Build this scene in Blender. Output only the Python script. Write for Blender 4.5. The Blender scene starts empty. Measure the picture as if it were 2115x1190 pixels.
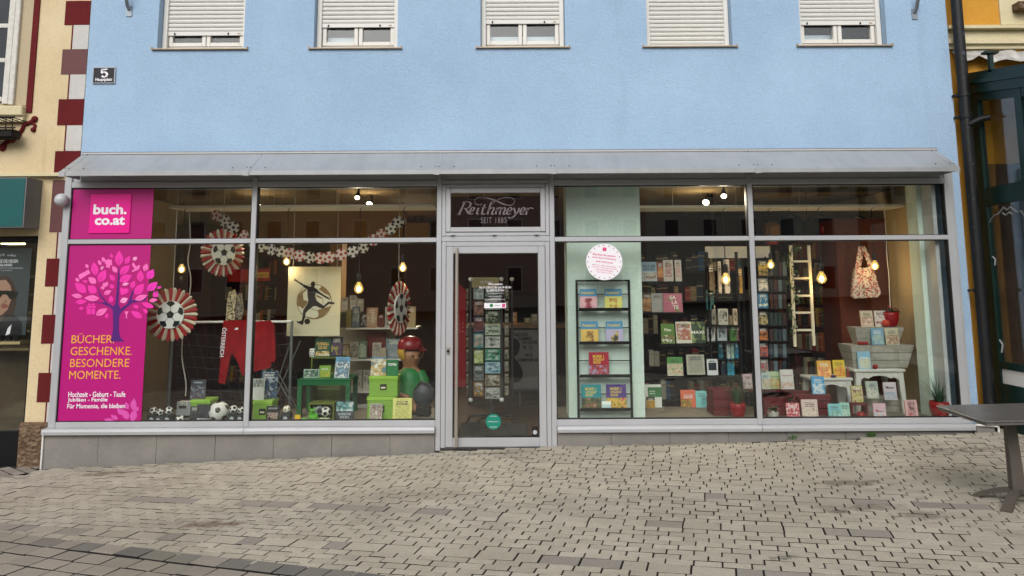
import bpy, bmesh, math, random
from mathutils import Vector, Matrix, Euler

# ------------------------------------------------------------------ camera
PI = math.pi
R = math.radians
scene = bpy.context.scene
PW, PH, FP = 2115.0, 1190.0, 1527.5          # photograph size and focal length in its pixels
PITCH, ROLL, PY, CH, CD = R(7.2), R(-0.3), 390.0, 1.65, 7.83
_f = Vector((0, math.cos(PITCH), math.sin(PITCH)))
_u0 = Vector((0, -math.sin(PITCH), math.cos(PITCH)))
_r0 = Vector((1, 0, 0))
_r = math.cos(ROLL) * _r0 + math.sin(ROLL) * _u0
_u = -math.sin(ROLL) * _r0 + math.cos(ROLL) * _u0
CAM = Vector((0, -CD, CH))
cd = bpy.data.cameras.new('camera')
cam = bpy.data.objects.new('camera', cd)
scene.collection.objects.link(cam)
cam.matrix_world = Matrix(((_r.x, _u.x, -_f.x, CAM.x), (_r.y, _u.y, -_f.y, CAM.y), (_r.z, _u.z, -_f.z, CAM.z), (0, 0, 0, 1)))
cd.sensor_width = 36.0
cd.lens = 36.0 * FP / PW
cd.shift_y = -(PH / 2 - PY) / PW
cd.clip_start = 0.05
cd.clip_end = 400
scene.camera = cam

# ------------------------------------------------------------------ sky, sun, exposure (overcast)
world = bpy.data.worlds.new('World')
scene.world = world
world.use_nodes = True
wn, wl = world.node_tree.nodes, world.node_tree.links
wn.clear()
SUN_EL, SUN_AZ = 38.0, 190.0                # degrees; azimuth from +Y clockwise (behind the photographer)
sky = wn.new('ShaderNodeTexSky')
sky.sky_type = 'NISHITA'
sky.sun_disc = False
sky.sun_elevation = R(SUN_EL)
sky.sun_rotation = R(SUN_AZ)
sky.air_density = 1.0
sky.dust_density = 3.0
hs = wn.new('ShaderNodeHueSaturation')
hs.inputs['Saturation'].default_value = 0.22   # cloud cover takes the blue out of the sky
bg = wn.new('ShaderNodeBackground')
bg.inputs['Strength'].default_value = 0.12
wo = wn.new('ShaderNodeOutputWorld')
wl.new(sky.outputs[0], hs.inputs['Color'])
wl.new(hs.outputs[0], bg.inputs['Color'])
wl.new(bg.outputs[0], wo.inputs['Surface'])
sd = bpy.data.lights.new('sun', 'SUN')
sd.energy = 1.1
sd.angle = R(35)
sd.color = (1.0, 0.97, 0.92)
sun = bpy.data.objects.new('sun', sd)
scene.collection.objects.link(sun)
_sv = Vector((math.sin(R(SUN_AZ)) * math.cos(R(SUN_EL)), math.cos(R(SUN_AZ)) * math.cos(R(SUN_EL)), math.sin(R(SUN_EL))))
sun.rotation_euler = (-_sv).to_track_quat('-Z', 'Y').to_euler()
sun.location = (0, -20, 30)
vs = scene.view_settings
vs.view_transform = 'Standard'
vs.look = 'None'
vs.exposure = 0.38
vs.gamma = 1.0
vs.use_curve_mapping = False
scene.cycles.max_bounces = 6
scene.cycles.transparent_max_bounces = 12
scene.cycles.diffuse_bounces = 3
scene.cycles.sample_clamp_indirect = 6
scene.cycles.use_denoising = True
scene.cycles.use_adaptive_sampling = True
scene.cycles.adaptive_threshold = 0.02

# ------------------------------------------------------------------ helpers
rnd = random.Random(7)
COL = scene.collection
def ray(px, py):
    return _f * FP + _r * (px - PW / 2) + _u * (PY - py)
def at(px, py, Y):
    d = ray(px, py)
    return CAM + d * ((Y + CD) / d.y)
def proj(p):
    d = Vector(p) - CAM
    z = d.dot(_f)
    return (PW / 2 + FP * d.dot(_r) / z, PY - FP * d.dot(_u) / z)
def rect(x0, y0, x1, y1, Y):
    a = at(x0, (y0 + y1) / 2, Y).x; b = at(x1, (y0 + y1) / 2, Y).x
    c = at((x0 + x1) / 2, y1, Y).z; d = at((x0 + x1) / 2, y0, Y).z
    return a, c, b, d            # x0, z0, x1, z1
def S(Y): return at(1200, 600, Y).x and 100.0 / (at(1200, 600, Y).x - at(1100, 600, Y).x)
def gz(x, y=0.0): return -0.028 + (0.035 if x < 0 else 0.0275) * x       # the sloping ground
def lin(h):
    h = h.lstrip('#')
    o = []
    for i in (0, 2, 4):
        v = int(h[i:i + 2], 16) / 255.0
        o.append(v / 12.92 if v <= 0.04045 else ((v + 0.055) / 1.055) ** 2.4)
    return tuple(o)
def C(c):
    if isinstance(c, str): c = lin(c)
    return (c[0], c[1], c[2], 1.0)

def orgof(o):
    v = Vector((0, 0, 0))
    while o is not None:
        v += o.location; o = o.parent
    return v
class MB:
    def __init__(s, parent=None, org=None):
        s.v = []; s.f = []; s.m = []; s.sm = []
        s.par = parent
        s.o = Vector(org) if org is not None else (orgof(parent) if parent is not None else Vector((0, 0, 0)))
    def add(s, vs, fs, mi=0, smooth=False):
        n = len(s.v)
        s.v += [(p[0] - s.o.x, p[1] - s.o.y, p[2] - s.o.z) for p in vs]
        for f in fs:
            s.f.append([i + n for i in f]); s.m.append(mi); s.sm.append(smooth)
        return s
    def box(s, x0, y0, z0, x1, y1, z1, mi=0, c=0.0):
        if x0 > x1: x0, x1 = x1, x0
        if y0 > y1: y0, y1 = y1, y0
        if z0 > z1: z0, z1 = z1, z0
        c = min(c, (x1 - x0) * .45, (y1 - y0) * .45, (z1 - z0) * .45)
        if c <= 0:
            vs = [(x, y, z) for z in (z0, z1) for y in (y0, y1) for x in (x0, x1)]
            return s.add(vs, [(0, 2, 3, 1), (4, 5, 7, 6), (0, 1, 5, 4), (2, 6, 7, 3), (0, 4, 6, 2), (1, 3, 7, 5)], mi)
        bm = bmesh.new()
        bmesh.ops.create_cube(bm, size=1.0)
        for v in bm.verts:
            v.co = (x0 + (v.co.x + .5) * (x1 - x0), y0 + (v.co.y + .5) * (y1 - y0), z0 + (v.co.z + .5) * (z1 - z0))
        bmesh.ops.bevel(bm, geom=bm.edges[:], offset=c, segments=1, affect='EDGES')
        bm.verts.index_update()
        s.add([v.co[:] for v in bm.verts], [[v.index for v in f.verts] for f in bm.faces], mi)
        bm.free()
        return s
    def prism(s, pts, y0, y1, mi=0):              # outline in x,z ; between y0 (front) and y1
        a = sum(pts[i][0] * pts[(i + 1) % len(pts)][1] - pts[(i + 1) % len(pts)][0] * pts[i][1] for i in range(len(pts)))
        if a < 0: pts = pts[::-1]
        n = len(pts)
        vs = [(p[0], y0, p[1]) for p in pts] + [(p[0], y1, p[1]) for p in pts]
        fs = [tuple(range(n)), tuple(range(2 * n - 1, n - 1, -1))]
        fs += [(i + n, (i + 1) % n + n, (i + 1) % n, i)[::1] for i in range(n)]
        return s.add(vs, fs, mi)
    def flat(s, pts, y, mi=0):                    # print: outline in x,z facing -Y
        a = sum(pts[i][0] * pts[(i + 1) % len(pts)][1] - pts[(i + 1) % len(pts)][0] * pts[i][1] for i in range(len(pts)))
        if a < 0: pts = pts[::-1]
        return s.add([(p[0], y, p[1]) for p in pts], [tuple(range(len(pts)))], mi)
    def tube(s, path, rad, n=8, mi=0, caps=True):
        path = [Vector(p) for p in path]
        if not isinstance(rad, (list, tuple)): rad = [rad] * len(path)
        vs = []; fs = []
        prev = None
        for i, p in enumerate(path):
            t = (path[min(i + 1, len(path) - 1)] - path[max(i - 1, 0)])
            if t.length < 1e-9: t = Vector((0, 0, 1))
            t.normalize()
            if prev is None:
                a = Vector((0, 0, 1)) if abs(t.z) < .9 else Vector((1, 0, 0))
                u = t.cross(a).normalized()
            else:
                u = (prev - t * prev.dot(t))
                u = u.normalized() if u.length > 1e-6 else t.orthogonal().normalized()
            prev = u
            w = t.cross(u)
            for k in range(n):
                q = 2 * PI * k / n
                vs.append(p + (u * math.cos(q) + w * math.sin(q)) * rad[i])
        for i in range(len(path) - 1):
            for k in range(n):
                fs.append((i * n + k, i * n + (k + 1) % n, (i + 1) * n + (k + 1) % n, (i + 1) * n + k))
        s.add([v[:] for v in vs], fs, mi, True)
        if caps:
            L = len(path) - 1
            s.add([v[:] for v in vs[:n]], [tuple(range(n - 1, -1, -1))], mi)
            s.add([v[:] for v in vs[L * n:]], [tuple(range(n))], mi)
        return s
    def lathe(s, prof, cx, cy, cz, n=20, mi=0, sx=1, sy=1):   # prof: (r, z)
        vs = []; fs = []
        for r, z in prof:
            for k in range(n):
                q = 2 * PI * k / n
                vs.append((cx + r * math.cos(q) * sx, cy + r * math.sin(q) * sy, cz + z))
        for i in range(len(prof) - 1):
            for k in range(n):
                fs.append((i * n + k, i * n + (k + 1) % n, (i + 1) * n + (k + 1) % n, (i + 1) * n + k))
        s.add(vs, fs, mi, True)
        if prof[0][0] > 1e-5: s.add(vs[:n], [tuple(range(n - 1, -1, -1))], mi)
        if prof[-1][0] > 1e-5: s.add(vs[-n:], [tuple(range(n))], mi)
        return s
    def ball(s, c, r, n=12, mi=0, sx=1, sy=1, sz=1):
        m = max(6, n // 2)
        return s.lathe([(r * math.sin(PI * i / m), -r * math.cos(PI * i / m) * sz) for i in range(m + 1)], c[0], c[1], c[2], n, mi, sx, sy)
    def mesh(s, name, mats):
        me = bpy.data.meshes.new(name)
        me.from_pydata(s.v, [], s.f)
        if not isinstance(mats, (list, tuple)): mats = [mats]
        for m in mats: me.materials.append(m)
        me.polygons.foreach_set('material_index', s.m)
        me.polygons.foreach_set('use_smooth', s.sm)
        me.update()
        return me
    def build(s, name, mats, parent='same', **props):
        o = bpy.data.objects.new(name, s.mesh(name, mats))
        COL.objects.link(o)
        p = s.par if parent == 'same' else parent
        if p is not None: o.parent = p
        else: o.location = s.o
        for k, v in props.items(): o[k] = v
        return o
def thing(name, label, cat, loc=(0, 0, 0), rot=(0, 0, 0), group=None):
    o = bpy.data.objects.new(name, None)
    o.empty_display_size = 0.1
    COL.objects.link(o)
    o.location = loc; o.rotation_euler = rot
    return tag(o, label, cat, group)
def tag(o, label, cat, group=None):
    o['label'] = label; o['category'] = cat
    if group: o['group'] = group
    return o
def struct(o):
    o['kind'] = 'structure'; return o
def inst(name, me, parent=None, loc=(0, 0, 0), rot=(0, 0, 0), scale=(1, 1, 1)):
    o = bpy.data.objects.new(name, me)
    COL.objects.link(o)
    if parent is not None: o.parent = parent
    o.location = loc; o.rotation_euler = rot; o.scale = scale
    return o

_tc = {}
def textmesh(body, bold=0.0, shear=0.0, spacing=1.0, lead=1.0, align='CENTER'):
    k = (body, bold, shear, spacing, lead, align)
    if k in _tc: return _tc[k]
    cu = bpy.data.curves.new('t', 'FONT')
    cu.body = body; cu.align_x = align; cu.offset = bold; cu.shear = shear
    cu.space_character = spacing; cu.space_line = lead; cu.resolution_u = 3
    ob = bpy.data.objects.new('t', cu)
    me = bpy.data.meshes.new_from_object(ob)
    vs = [v.co[:] for v in me.vertices]; fs = [list(p.vertices) for p in me.polygons]
    bpy.data.objects.remove(ob); bpy.data.curves.remove(cu); bpy.data.meshes.remove(me)
    _tc[k] = (vs, fs)
    return _tc[k]
def text(name, body, x0, z0, x1, z1, y, m, parent, local=False, rot=0.0, **kw):
    """lettering filling the box x0..x1, z0..z1 on the plane y, facing -Y"""
    vs, fs = textmesh(body, **kw)
    if not vs: return None
    ax = min(v[0] for v in vs); bx = max(v[0] for v in vs); az = min(v[1] for v in vs); bz = max(v[1] for v in vs)
    kx = (x1 - x0) / max(bx - ax, 1e-6); kz = (z1 - z0) / max(bz - az, 1e-6)
    cx, cz = (x0 + x1) / 2, (z0 + z1) / 2
    P = []
    for v in vs:
        x = x0 + (v[0] - ax) * kx - cx; z = z0 + (v[1] - az) * kz - cz
        P.append((cx + x * math.cos(rot) - z * math.sin(rot), y, cz + x * math.sin(rot) + z * math.cos(rot)))
    b = MB(parent, (0, 0, 0) if local else None)
    b.add(P, fs)
    return b.build(name, m)

# ------------------------------------------------------------------ materials
_mats = {}
class NT:
    def __init__(s, name):
        s.m = bpy.data.materials.new(name); s.m.use_nodes = True
        s.n = s.m.node_tree.nodes; s.l = s.m.node_tree.links
        s.b = s.n['Principled BSDF']
        s.out = s.n['Material Output']
        s._t = None
    def node(s, t, ins=None, **a):
        x = s.n.new(t)
        for k, v in a.items(): setattr(x, k, v)
        for k, v in (ins or {}).items(): s.set(x.inputs[k], v)
        return x
    def set(s, sock, v):
        if isinstance(v, bpy.types.NodeSocket): s.l.new(v, sock)
        else: sock.default_value = v
    def coord(s, w='Object'):
        if s._t is None: s._t = s.n.new('ShaderNodeTexCoord')
        return s._t.outputs[w]
    def pos(s): return s.node('ShaderNodeNewGeometry').outputs['Position']
    def noise(s, vec, scale, detail=3, rough=.6, out=0):
        x = s.node('ShaderNodeTexNoise', {'Scale': scale, 'Detail': detail, 'Roughness': rough})
        s.l.new(vec, x.inputs['Vector'])
        return x.outputs[out]
    def ramp(s, fac, stops, interp='LINEAR'):
        x = s.n.new('ShaderNodeValToRGB'); x.color_ramp.interpolation = interp
        e = x.color_ramp.elements
        while len(e) < len(stops): e.new(.5)
        for el, (p, c) in zip(e, stops): el.position = p; el.color = C(c) if not isinstance(c, (int, float)) else (c, c, c, 1)
        s.l.new(fac, x.inputs[0])
        return x.outputs[0]
    def mix(s, fac, a, b, mode='MIX'):
        x = s.n.new('ShaderNodeMix'); x.data_type = 'RGBA'; x.blend_type = mode
        s.set(x.inputs[0], fac); s.set(x.inputs[6], a if isinstance(a, bpy.types.NodeSocket) else C(a)); s.set(x.inputs[7], b if isinstance(b, bpy.types.NodeSocket) else C(b))
        return x.outputs[2]
    def math(s, op, a, b=0.0, c=0.0):
        x = s.n.new('ShaderNodeMath'); x.operation = op
        s.set(x.inputs[0], a); s.set(x.inputs[1], b); s.set(x.inputs[2], c)
        return x.outputs[0]
    def bump(s, h, strength=.3, dist=.01):
        x = s.node('ShaderNodeBump', {'Strength': strength, 'Distance': dist, 'Height': h})
        s.l.new(x.outputs[0], s.b.inputs['Normal'])
    def fin(s, col=None, rough=.6, metal=0.0, spec=.5):
        if col is not None: s.set(s.b.inputs['Base Color'], col if isinstance(col, bpy.types.NodeSocket) else C(col))
        s.set(s.b.inputs['Roughness'], rough); s.b.inputs['Metallic'].default_value = metal
        s.b.inputs['Specular IOR Level'].default_value = spec
        return s.m
def M(name, col='#808080', rough=.6, metal=0.0, var=.12, vscale=6.0, bump=0.0, bscale=80.0, spec=.4, coord='Object'):
    """painted / plain surface with slight mottling"""
    if name in _mats: return _mats[name]
    t = NT(name)
    c = C(col)
    vec = t.coord(coord)
    if var > 0:
        n = t.noise(vec, vscale, 4)
        a = tuple(max(0, v * (1 - var)) for v in c[:3]); b = tuple(min(1, v * (1 + var)) for v in c[:3])
        col_ = t.ramp(n, [(.3, a), (.7, b)])
    else: col_ = c[:3]
    if bump > 0: t.bump(t.noise(vec, bscale, 2), bump, .004)
    _mats[name] = t.fin(col_, rough, metal, spec)
    return _mats[name]
def emit(name, col, st):
    if name in _mats: return _mats[name]
    t = NT(name)
    t.fin(col, .4)
    t.b.inputs['Emission Color'].default_value = C(col)
    t.b.inputs['Emission Strength'].default_value = st
    _mats[name] = t.m
    return t.m
def glass(name, tint=(1, 1, 1), ior=1.5, rough=0.0, dirt=0.0):
    if name in _mats: return _mats[name]
    t = NT(name)
    t.n.remove(t.b)
    tr = t.node('ShaderNodeBsdfTransparent', {'Color': C(tint)})
    gl = t.node('ShaderNodeBsdfGlossy', {'Roughness': rough, 'Color': (1, 1, 1, 1)})
    bf = t.node('ShaderNodeNewGeometry').outputs['Backfacing']     # same reflectance from either side of the pane
    fr = t.node('ShaderNodeFresnel', {'IOR': t.math('ADD', ior, t.math('MULTIPLY', bf, 1.0 / ior - ior))})
    mx = t.node('ShaderNodeMixShader', {0: fr.outputs[0], 1: tr.outputs[0], 2: gl.outputs[0]})
    # faint waviness of float glass
    bp = t.node('ShaderNodeBump', {'Strength': .02, 'Distance': .02, 'Height': t.noise(t.coord(), 1.3, 1)})
    t.l.new(bp.outputs[0], gl.inputs['Normal'])
    t.l.new(mx.outputs[0], t.out.inputs['Surface'])
    _mats[name] = t.m
    return t.m

def stucco(name, c0, c1, streak='#6f7f92', stf=.35, bump=.5):
    t = NT(name)
    p = t.pos()
    base = t.ramp(t.noise(p, .7, 6, .65), [(.3, c0), (.7, c1)])
    mp = t.node('ShaderNodeMapping', {'Vector': p, 'Scale': (4.0, 4.0, .45)})
    st = t.ramp(t.noise(mp.outputs[0], 1.0, 5, .6), [(.60, 0.0), (.85, stf)])
    base = t.mix(st, base, streak)
    fine = t.noise(p, 38, 5, .75)
    base = t.mix(t.ramp(fine, [(.36, .12), (.56, .03)]), base, (.03, .035, .04))
    drip = t.node('ShaderNodeMapping', {'Vector': p, 'Scale': (11.0, 11.0, .30)})
    base = t.mix(t.ramp(t.noise(drip.outputs[0], 1.0, 4, .6), [(.60, 0.0), (.78, stf * .35)]), base, streak)
    spots = t.ramp(t.noise(p, 3.2, 6, .75), [(.68, 0.0), (.80, .45)])
    base = t.mix(spots, base, streak)
    t.bump(t.math('ADD', t.noise(p, 42, 4, .75), t.math('MULTIPLY', t.noise(p, 6, 3), .6)), bump, .02)
    return t.fin(base, .92, 0, .2)
m_blue = stucco('blue_render', '#9db8d4', '#aac6e1', '#8297ae', .32)
m_cream = stucco('cream_render', '#cdb890', '#dfcda8', '#9a8566', .55, .35)
m_yellow = stucco('ochre_render', '#c48a2f', '#d89f42', '#8a6324', .5, .35)
m_tan = stucco('tan_plaster', '#8a6a40', '#9c7a4c', '#6b5232', .3, .2)
m_mould = stucco('pale_moulding', '#cfc29b', '#ded3b0', '#8d8262', .5, .3)
m_quoin = stucco('oxblood_paint', '#571619', '#6a2022', '#3c1114', .5, .25)
m_quoinb = stucco('faded_oxblood_paint', '#684545', '#745353', '#523635', .5, .25)
m_quoinw = stucco('white_wall_paint', '#bdbbb8', '#cfccc8', '#8c8a86', .5, .25)
m_alu = M('grey_aluminium', '#b0b1b4', .42, .2, .05, 2.5, .04, 300, coord='Object')
m_alud = M('grey_aluminium_panel', '#b4b5b7', .5, .1, .06, 3)
m_gasket = M('black_gasket', '#0d0d0e', .6, 0, 0)
m_canopy = None
def weathered(name, col, dirt, rough, metal, amt=.5, sc=3.0):
    t = NT(name)
    p = t.pos()
    n = t.noise(p, sc, 6, .7)
    mp = t.node('ShaderNodeMapping', {'Vector': p, 'Scale': (9.0, 1.0, 1.0)})
    d = t.ramp(t.math('ADD', t.math('MULTIPLY', n, .6), t.math('MULTIPLY', t.noise(mp.outputs[0], 1.2, 5), .4)), [(.42, 0.0), (.72, amt)])
    col = t.mix(d, col, dirt)
    t.bump(n, .06, .01)
    t.fin(col, rough, metal, .4)
    return t.m
m_canopy = weathered('canopy_sheet', '#abadaf', '#858789', .38, .35, .55, 2.2)
m_glass = glass('window_glass', (.96, .985, .975), 1.62)
m_white = M('white_plastic', '#dcdad4', .45, 0, .03, 8)
m_white2 = M('white_lacquer', '#d9d8d4', .4, 0, .03, 4)
m_print_w = M('white_print', '#ece8ee', .5, 0, 0)
m_black = M('black_steel', '#121214', .45, .3, .1, 9)
m_dark = M('dark_stuff', '#151315', .6, 0, .2, 9)
m_paper = M('paper_pages', '#d8cfb8', .8, 0, .08, 60)

# ================================================================== GROUND AND PAVING
def stone_mat(name, mode, c0, c1, stains_shade=True):
    t = NT(name)
    p = t.pos()
    if mode == 'obj': tone = t.node('ShaderNodeObjectInfo').outputs['Random']
    else: tone = t.node('ShaderNodeAttribute', attribute_name='tone').outputs['Fac']
    base = t.ramp(tone, [(0.0, c0), (1.0, c1)])
    grain = t.noise(p, 160, 3, .7)
    base = t.mix(t.ramp(grain, [(.35, 0.0), (.75, .45)]), base, '#5f5b53')
    base = t.mix(t.ramp(t.noise(p, 45, 4, .7), [(.45, 0.0), (.8, .35)]), base, '#6a655a')
    base = t.mix(t.ramp(t.noise(p, 420, 2), [(.60, 0.0), (.72, .30)]), base, '#c4beb2')
    base = t.mix(t.ramp(t.noise(p, 1.1, 6, .65), [(.42, 0.0), (.8, .45)]), base, '#77705f')
    if stains_shade:
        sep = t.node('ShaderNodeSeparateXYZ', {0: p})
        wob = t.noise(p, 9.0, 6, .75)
        for (sx, sy, rx, ry, col, am) in STAINS_SHADE:
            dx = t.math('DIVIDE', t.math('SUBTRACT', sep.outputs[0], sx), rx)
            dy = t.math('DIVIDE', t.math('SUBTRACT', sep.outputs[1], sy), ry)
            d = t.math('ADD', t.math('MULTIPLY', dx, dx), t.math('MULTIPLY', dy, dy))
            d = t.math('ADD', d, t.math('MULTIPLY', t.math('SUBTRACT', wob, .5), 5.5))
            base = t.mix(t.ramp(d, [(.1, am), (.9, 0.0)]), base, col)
    t.bump(t.math('ADD', grain, t.math('MULTIPLY', t.noise(p, 28, 3), 1.2)), .45, .006)
    return t.fin(base, .9, 0, .25)
def gpt(px, py):
    d = ray(px, py)
    k = (gz(0) - CAM.z) / (d.z - 0.033 * d.x)
    return CAM + d * k
STAINS_SHADE = []
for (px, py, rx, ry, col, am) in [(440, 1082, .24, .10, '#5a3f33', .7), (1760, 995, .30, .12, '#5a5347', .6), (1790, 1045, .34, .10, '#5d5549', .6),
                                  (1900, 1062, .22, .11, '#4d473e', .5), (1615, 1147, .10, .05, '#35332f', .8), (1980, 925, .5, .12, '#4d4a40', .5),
                                  (215, 975, .35, .10, '#544c40', .6), (330, 955, .4, .05, '#544c40', .6), (1730, 1055, .12, .05, '#3c3a36', .7), (880, 1020, .6, .2, '#7a7162', .35), (600, 945, 1.6, .07, '#57503f', .6), (1500, 912, 1.4, .06, '#57503f', .5), (1040, 935, .5, .05, '#57503f', .5)]:  # thin bands at the wall foot: contact shade painted in with the grime
    g_ = gpt(px, py); STAINS_SHADE.append((g_.x, g_.y, rx, ry, col, am))
m_joint = M('joint_sand', '#1d1b18', .95, 0, .3, 30, .5, 120)
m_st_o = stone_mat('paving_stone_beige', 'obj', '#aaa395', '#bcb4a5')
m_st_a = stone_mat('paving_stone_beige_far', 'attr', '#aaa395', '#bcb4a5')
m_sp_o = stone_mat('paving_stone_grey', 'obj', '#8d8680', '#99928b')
m_sg_o = stone_mat('granite_sett_dark', 'obj', '#5c5d5f', '#77746e', False)
m_sr_o = stone_mat('granite_sett_brown', 'obj', '#8b857d', '#9e958a', False)
m_sr_a = stone_mat('granite_sett_brown_far', 'attr', '#8b857d', '#9e958a', False)

b = MB(org=(0, 0, 0))
xs = [-60, 0, 60]; ys = [-60, 60]
b.add([(x, y, gz(x) - .022) for y in ys for x in xs], [(0, 1, 4, 3), (1, 2, 5, 4)])
ground = struct(b.build('ground', m_joint))
pavement = struct(bpy.data.objects.new('pavement', None)); COL.objects.link(pavement)

def unit_stone(name, m):
    """unit sett: 1 x 1 top, worn chamfer, open underneath"""
    b = MB(org=(0, 0, 0))
    r0, r1, r2 = .5, .490, .475
    vs = [(sx * r0, sy * r0, -.8) for sx, sy in ((-1, -1), (1, -1), (1, 1), (-1, 1))]
    vs += [(sx * r0, sy * r0, -.10) for sx, sy in ((-1, -1), (1, -1), (1, 1), (-1, 1))]
    vs += [(sx * r1, sy * r1, -.04) for sx, sy in ((-1, -1), (1, -1), (1, 1), (-1, 1))]
    vs += [(sx * r2, sy * r2, 0) for sx, sy in ((-1, -1), (1, -1), (1, 1), (-1, 1))]
    fs = []
    for L in range(3):
        for k in range(4):
            fs.append((L * 4 + k, L * 4 + (k + 1) % 4, L * 4 + 4 + (k + 1) % 4, L * 4 + 4 + k))
    b.add(vs, fs[:8], 1)                      # flanks carry the dark joint dirt
    b.add(vs, fs[8:] + [(12, 13, 14, 15)], 0)
    return b.mesh(name, [m, m_joint])
ANG = R(15.5)
stones = []          # cx, cy, len, wid, angle, kind
A21 = R(21)
BP = Vector((-2.32, -2.73))                                # border line of dark setts
bd = Vector((math.cos(A21), -math.sin(A21))); bn = Vector((math.sin(A21), math.cos(A21)))
def side(x, y): return (Vector((x, y)) - BP).dot(bn)       # >0 on the shop's side
srn = random.Random(21)
def rows(ang, v0, v1, u0, u1, hs_, ls_, keep, kind, org, jit=.005, gap=.0046):
    e1 = Vector((math.cos(ang), -math.sin(ang))); e2 = Vector((math.sin(ang), math.cos(ang)))
    v = v0; i = 0
    while v < v1:
        h = hs_[i % len(hs_)]
        u = u0 + (i % 2) * .08 + srn.gauss(0, .012) - (srn.random() * .2 if h > .12 else 0); j = 0
        while u < u1:
            l = ls_(h, srn, j); j += 1
            c = org + e1 * (u + l / 2) + e2 * (v + h / 2)
            if keep(c.x, c.y):
                stones.append((c.x, c.y, l - gap - srn.random() * .003, h - gap * 1.3 - srn.random() * .003, -ang + srn.gauss(0, jit), (3 if kind == 0 and h > .12 and srn.random() < .3 else kind)))
            u += l
        v += h; i += 1
PVO = Vector((0.0, -2.0))
def keep_main(x, y):
    if y > .10 or (y > -.07 and -4.79 < x < 4.70 and not (-.8 < x < .45)): return False
    if y > -.02 and -4.79 < x < 4.75: return False
    if x < -4.85 and (x + 4.85) * .5 - (y + .25) < -.0 and y > -.35 + (x + 4.85) * 0.9: return False
    return side(x, y) > .035
rows(ANG, -4.6, 4.2, -9.5, 9.0, [.080, .081, .080, .079, .080, .082, .080, .142, .080, .081, .080, .080, .082, .080, .081, .080, .142],
     lambda h, r, j: (.25 if j % 3 else .15) if h > .12 else r.choice((.158, .162, .165)), keep_main, 0, PVO)
# dark border setts
border = set()
u = -4.2
while u < 4.2:
    l = srn.choice((.17, .19, .2, .22))
    c = BP + bd * (u + l / 2)
    k = 1 if (u > -.35 and srn.random() < .9 and u < 1.6) or srn.random() < .35 else 2
    border.add(len(stones)); stones.append((c.x, c.y, l - .008, .139, -A21 + srn.gauss(0, .02), k))
    u += l
rows(R(21.0), -4.425, -.10, -5, 5.5, [.150], lambda h, r, j: r.choice((.2, .23, .21)), lambda x, y: side(x, y) < -.085 and y > -5.6 and x < 3.5, 2, BP, .02, .008)
# older setts in front of the left neighbour
rows(R(40), -1.2, 1.6, -2.2, 1.0, [.11], lambda h, r, j: r.choice((.15, .18)), lambda x, y: x < -4.86 and y < .08 and y > -.30 + (x + 4.85) * .9 and x > -7, 2, Vector((-5.6, 0)), .03, .010)
mesh_by = {0: unit_stone('paving_stone', m_st_o), 1: unit_stone('paving_stone', m_sg_o), 2: unit_stone('paving_stone', m_sr_o), 3: unit_stone('paving_stone', m_sp_o)}
rank = []
for i, (cx, cy, l, w, a, k) in enumerate(stones):
    px, py = proj((cx, cy, gz(cx)))
    vis = -20 < px < PW + 20 and 880 < py < PH + 10
    rank.append((-(py if vis else -1) - (60 if k in (1, 2) else 90 if k == 3 else 0) * vis, i))
rank.sort()
single = set(i for _, i in rank[:300])
TILT = math.atan(.033)
far = {0: MB(org=(0, 0, 0)), 2: MB(org=(0, 0, 0))}
tones = {0: [], 2: []}
proto_v = [v.co.copy() for v in mesh_by[0].vertices]; proto_f = [list(p.vertices) for p in mesh_by[0].polygons if p.material_index == 0]; proto_g = [list(p.vertices) for p in mesh_by[0].polygons if p.material_index == 1]
for i, (cx, cy, l, w, a, k) in enumerate(stones):
    z = gz(cx) + srn.gauss(0, .0012) + .006 * math.sin(cx * 1.7 + cy * 1.1)
    tx, ty = srn.gauss(0, .006), srn.gauss(0, .006)
    if i in border: z += .005
    M3 = (Matrix.Rotation(-TILT, 4, 'Y') @ Matrix.Rotation(a, 4, 'Z') @ Matrix.Rotation(tx, 4, 'X') @ Matrix.Rotation(ty, 4, 'Y'))
    if i in single:
        o = inst('paving_stone', mesh_by[k], pavement)
        o.rotation_euler = M3.to_euler(); o.location = (cx, cy, z); o.scale = (l, w, .06)
    else:
        k2 = 0 if k in (0, 3) else 2
        M4 = Matrix.Translation((cx, cy, z)) @ M3 @ Matrix.Diagonal((l, w, .06, 1))
        n0 = len(far[k2].v); far[k2].add([(M4 @ v)[:] for v in proto_v], proto_f)
        far[k2].f += [[q + n0 for q in f] for f in proto_g]; far[k2].m += [1] * len(proto_g); far[k2].sm += [False] * len(proto_g)
        tones[k2] += [srn.random()] * len(proto_v)
for k, (nm, m) in {0: ('paving_stones', m_st_a), 2: ('granite_setts', m_sr_a)}.items():
    o = far[k].build(nm, [m, m_joint], pavement, kind='stuff')
    at_ = o.data.attributes.new('tone', 'FLOAT', 'POINT')
    at_.data.foreach_set('value', tones[k])

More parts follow.
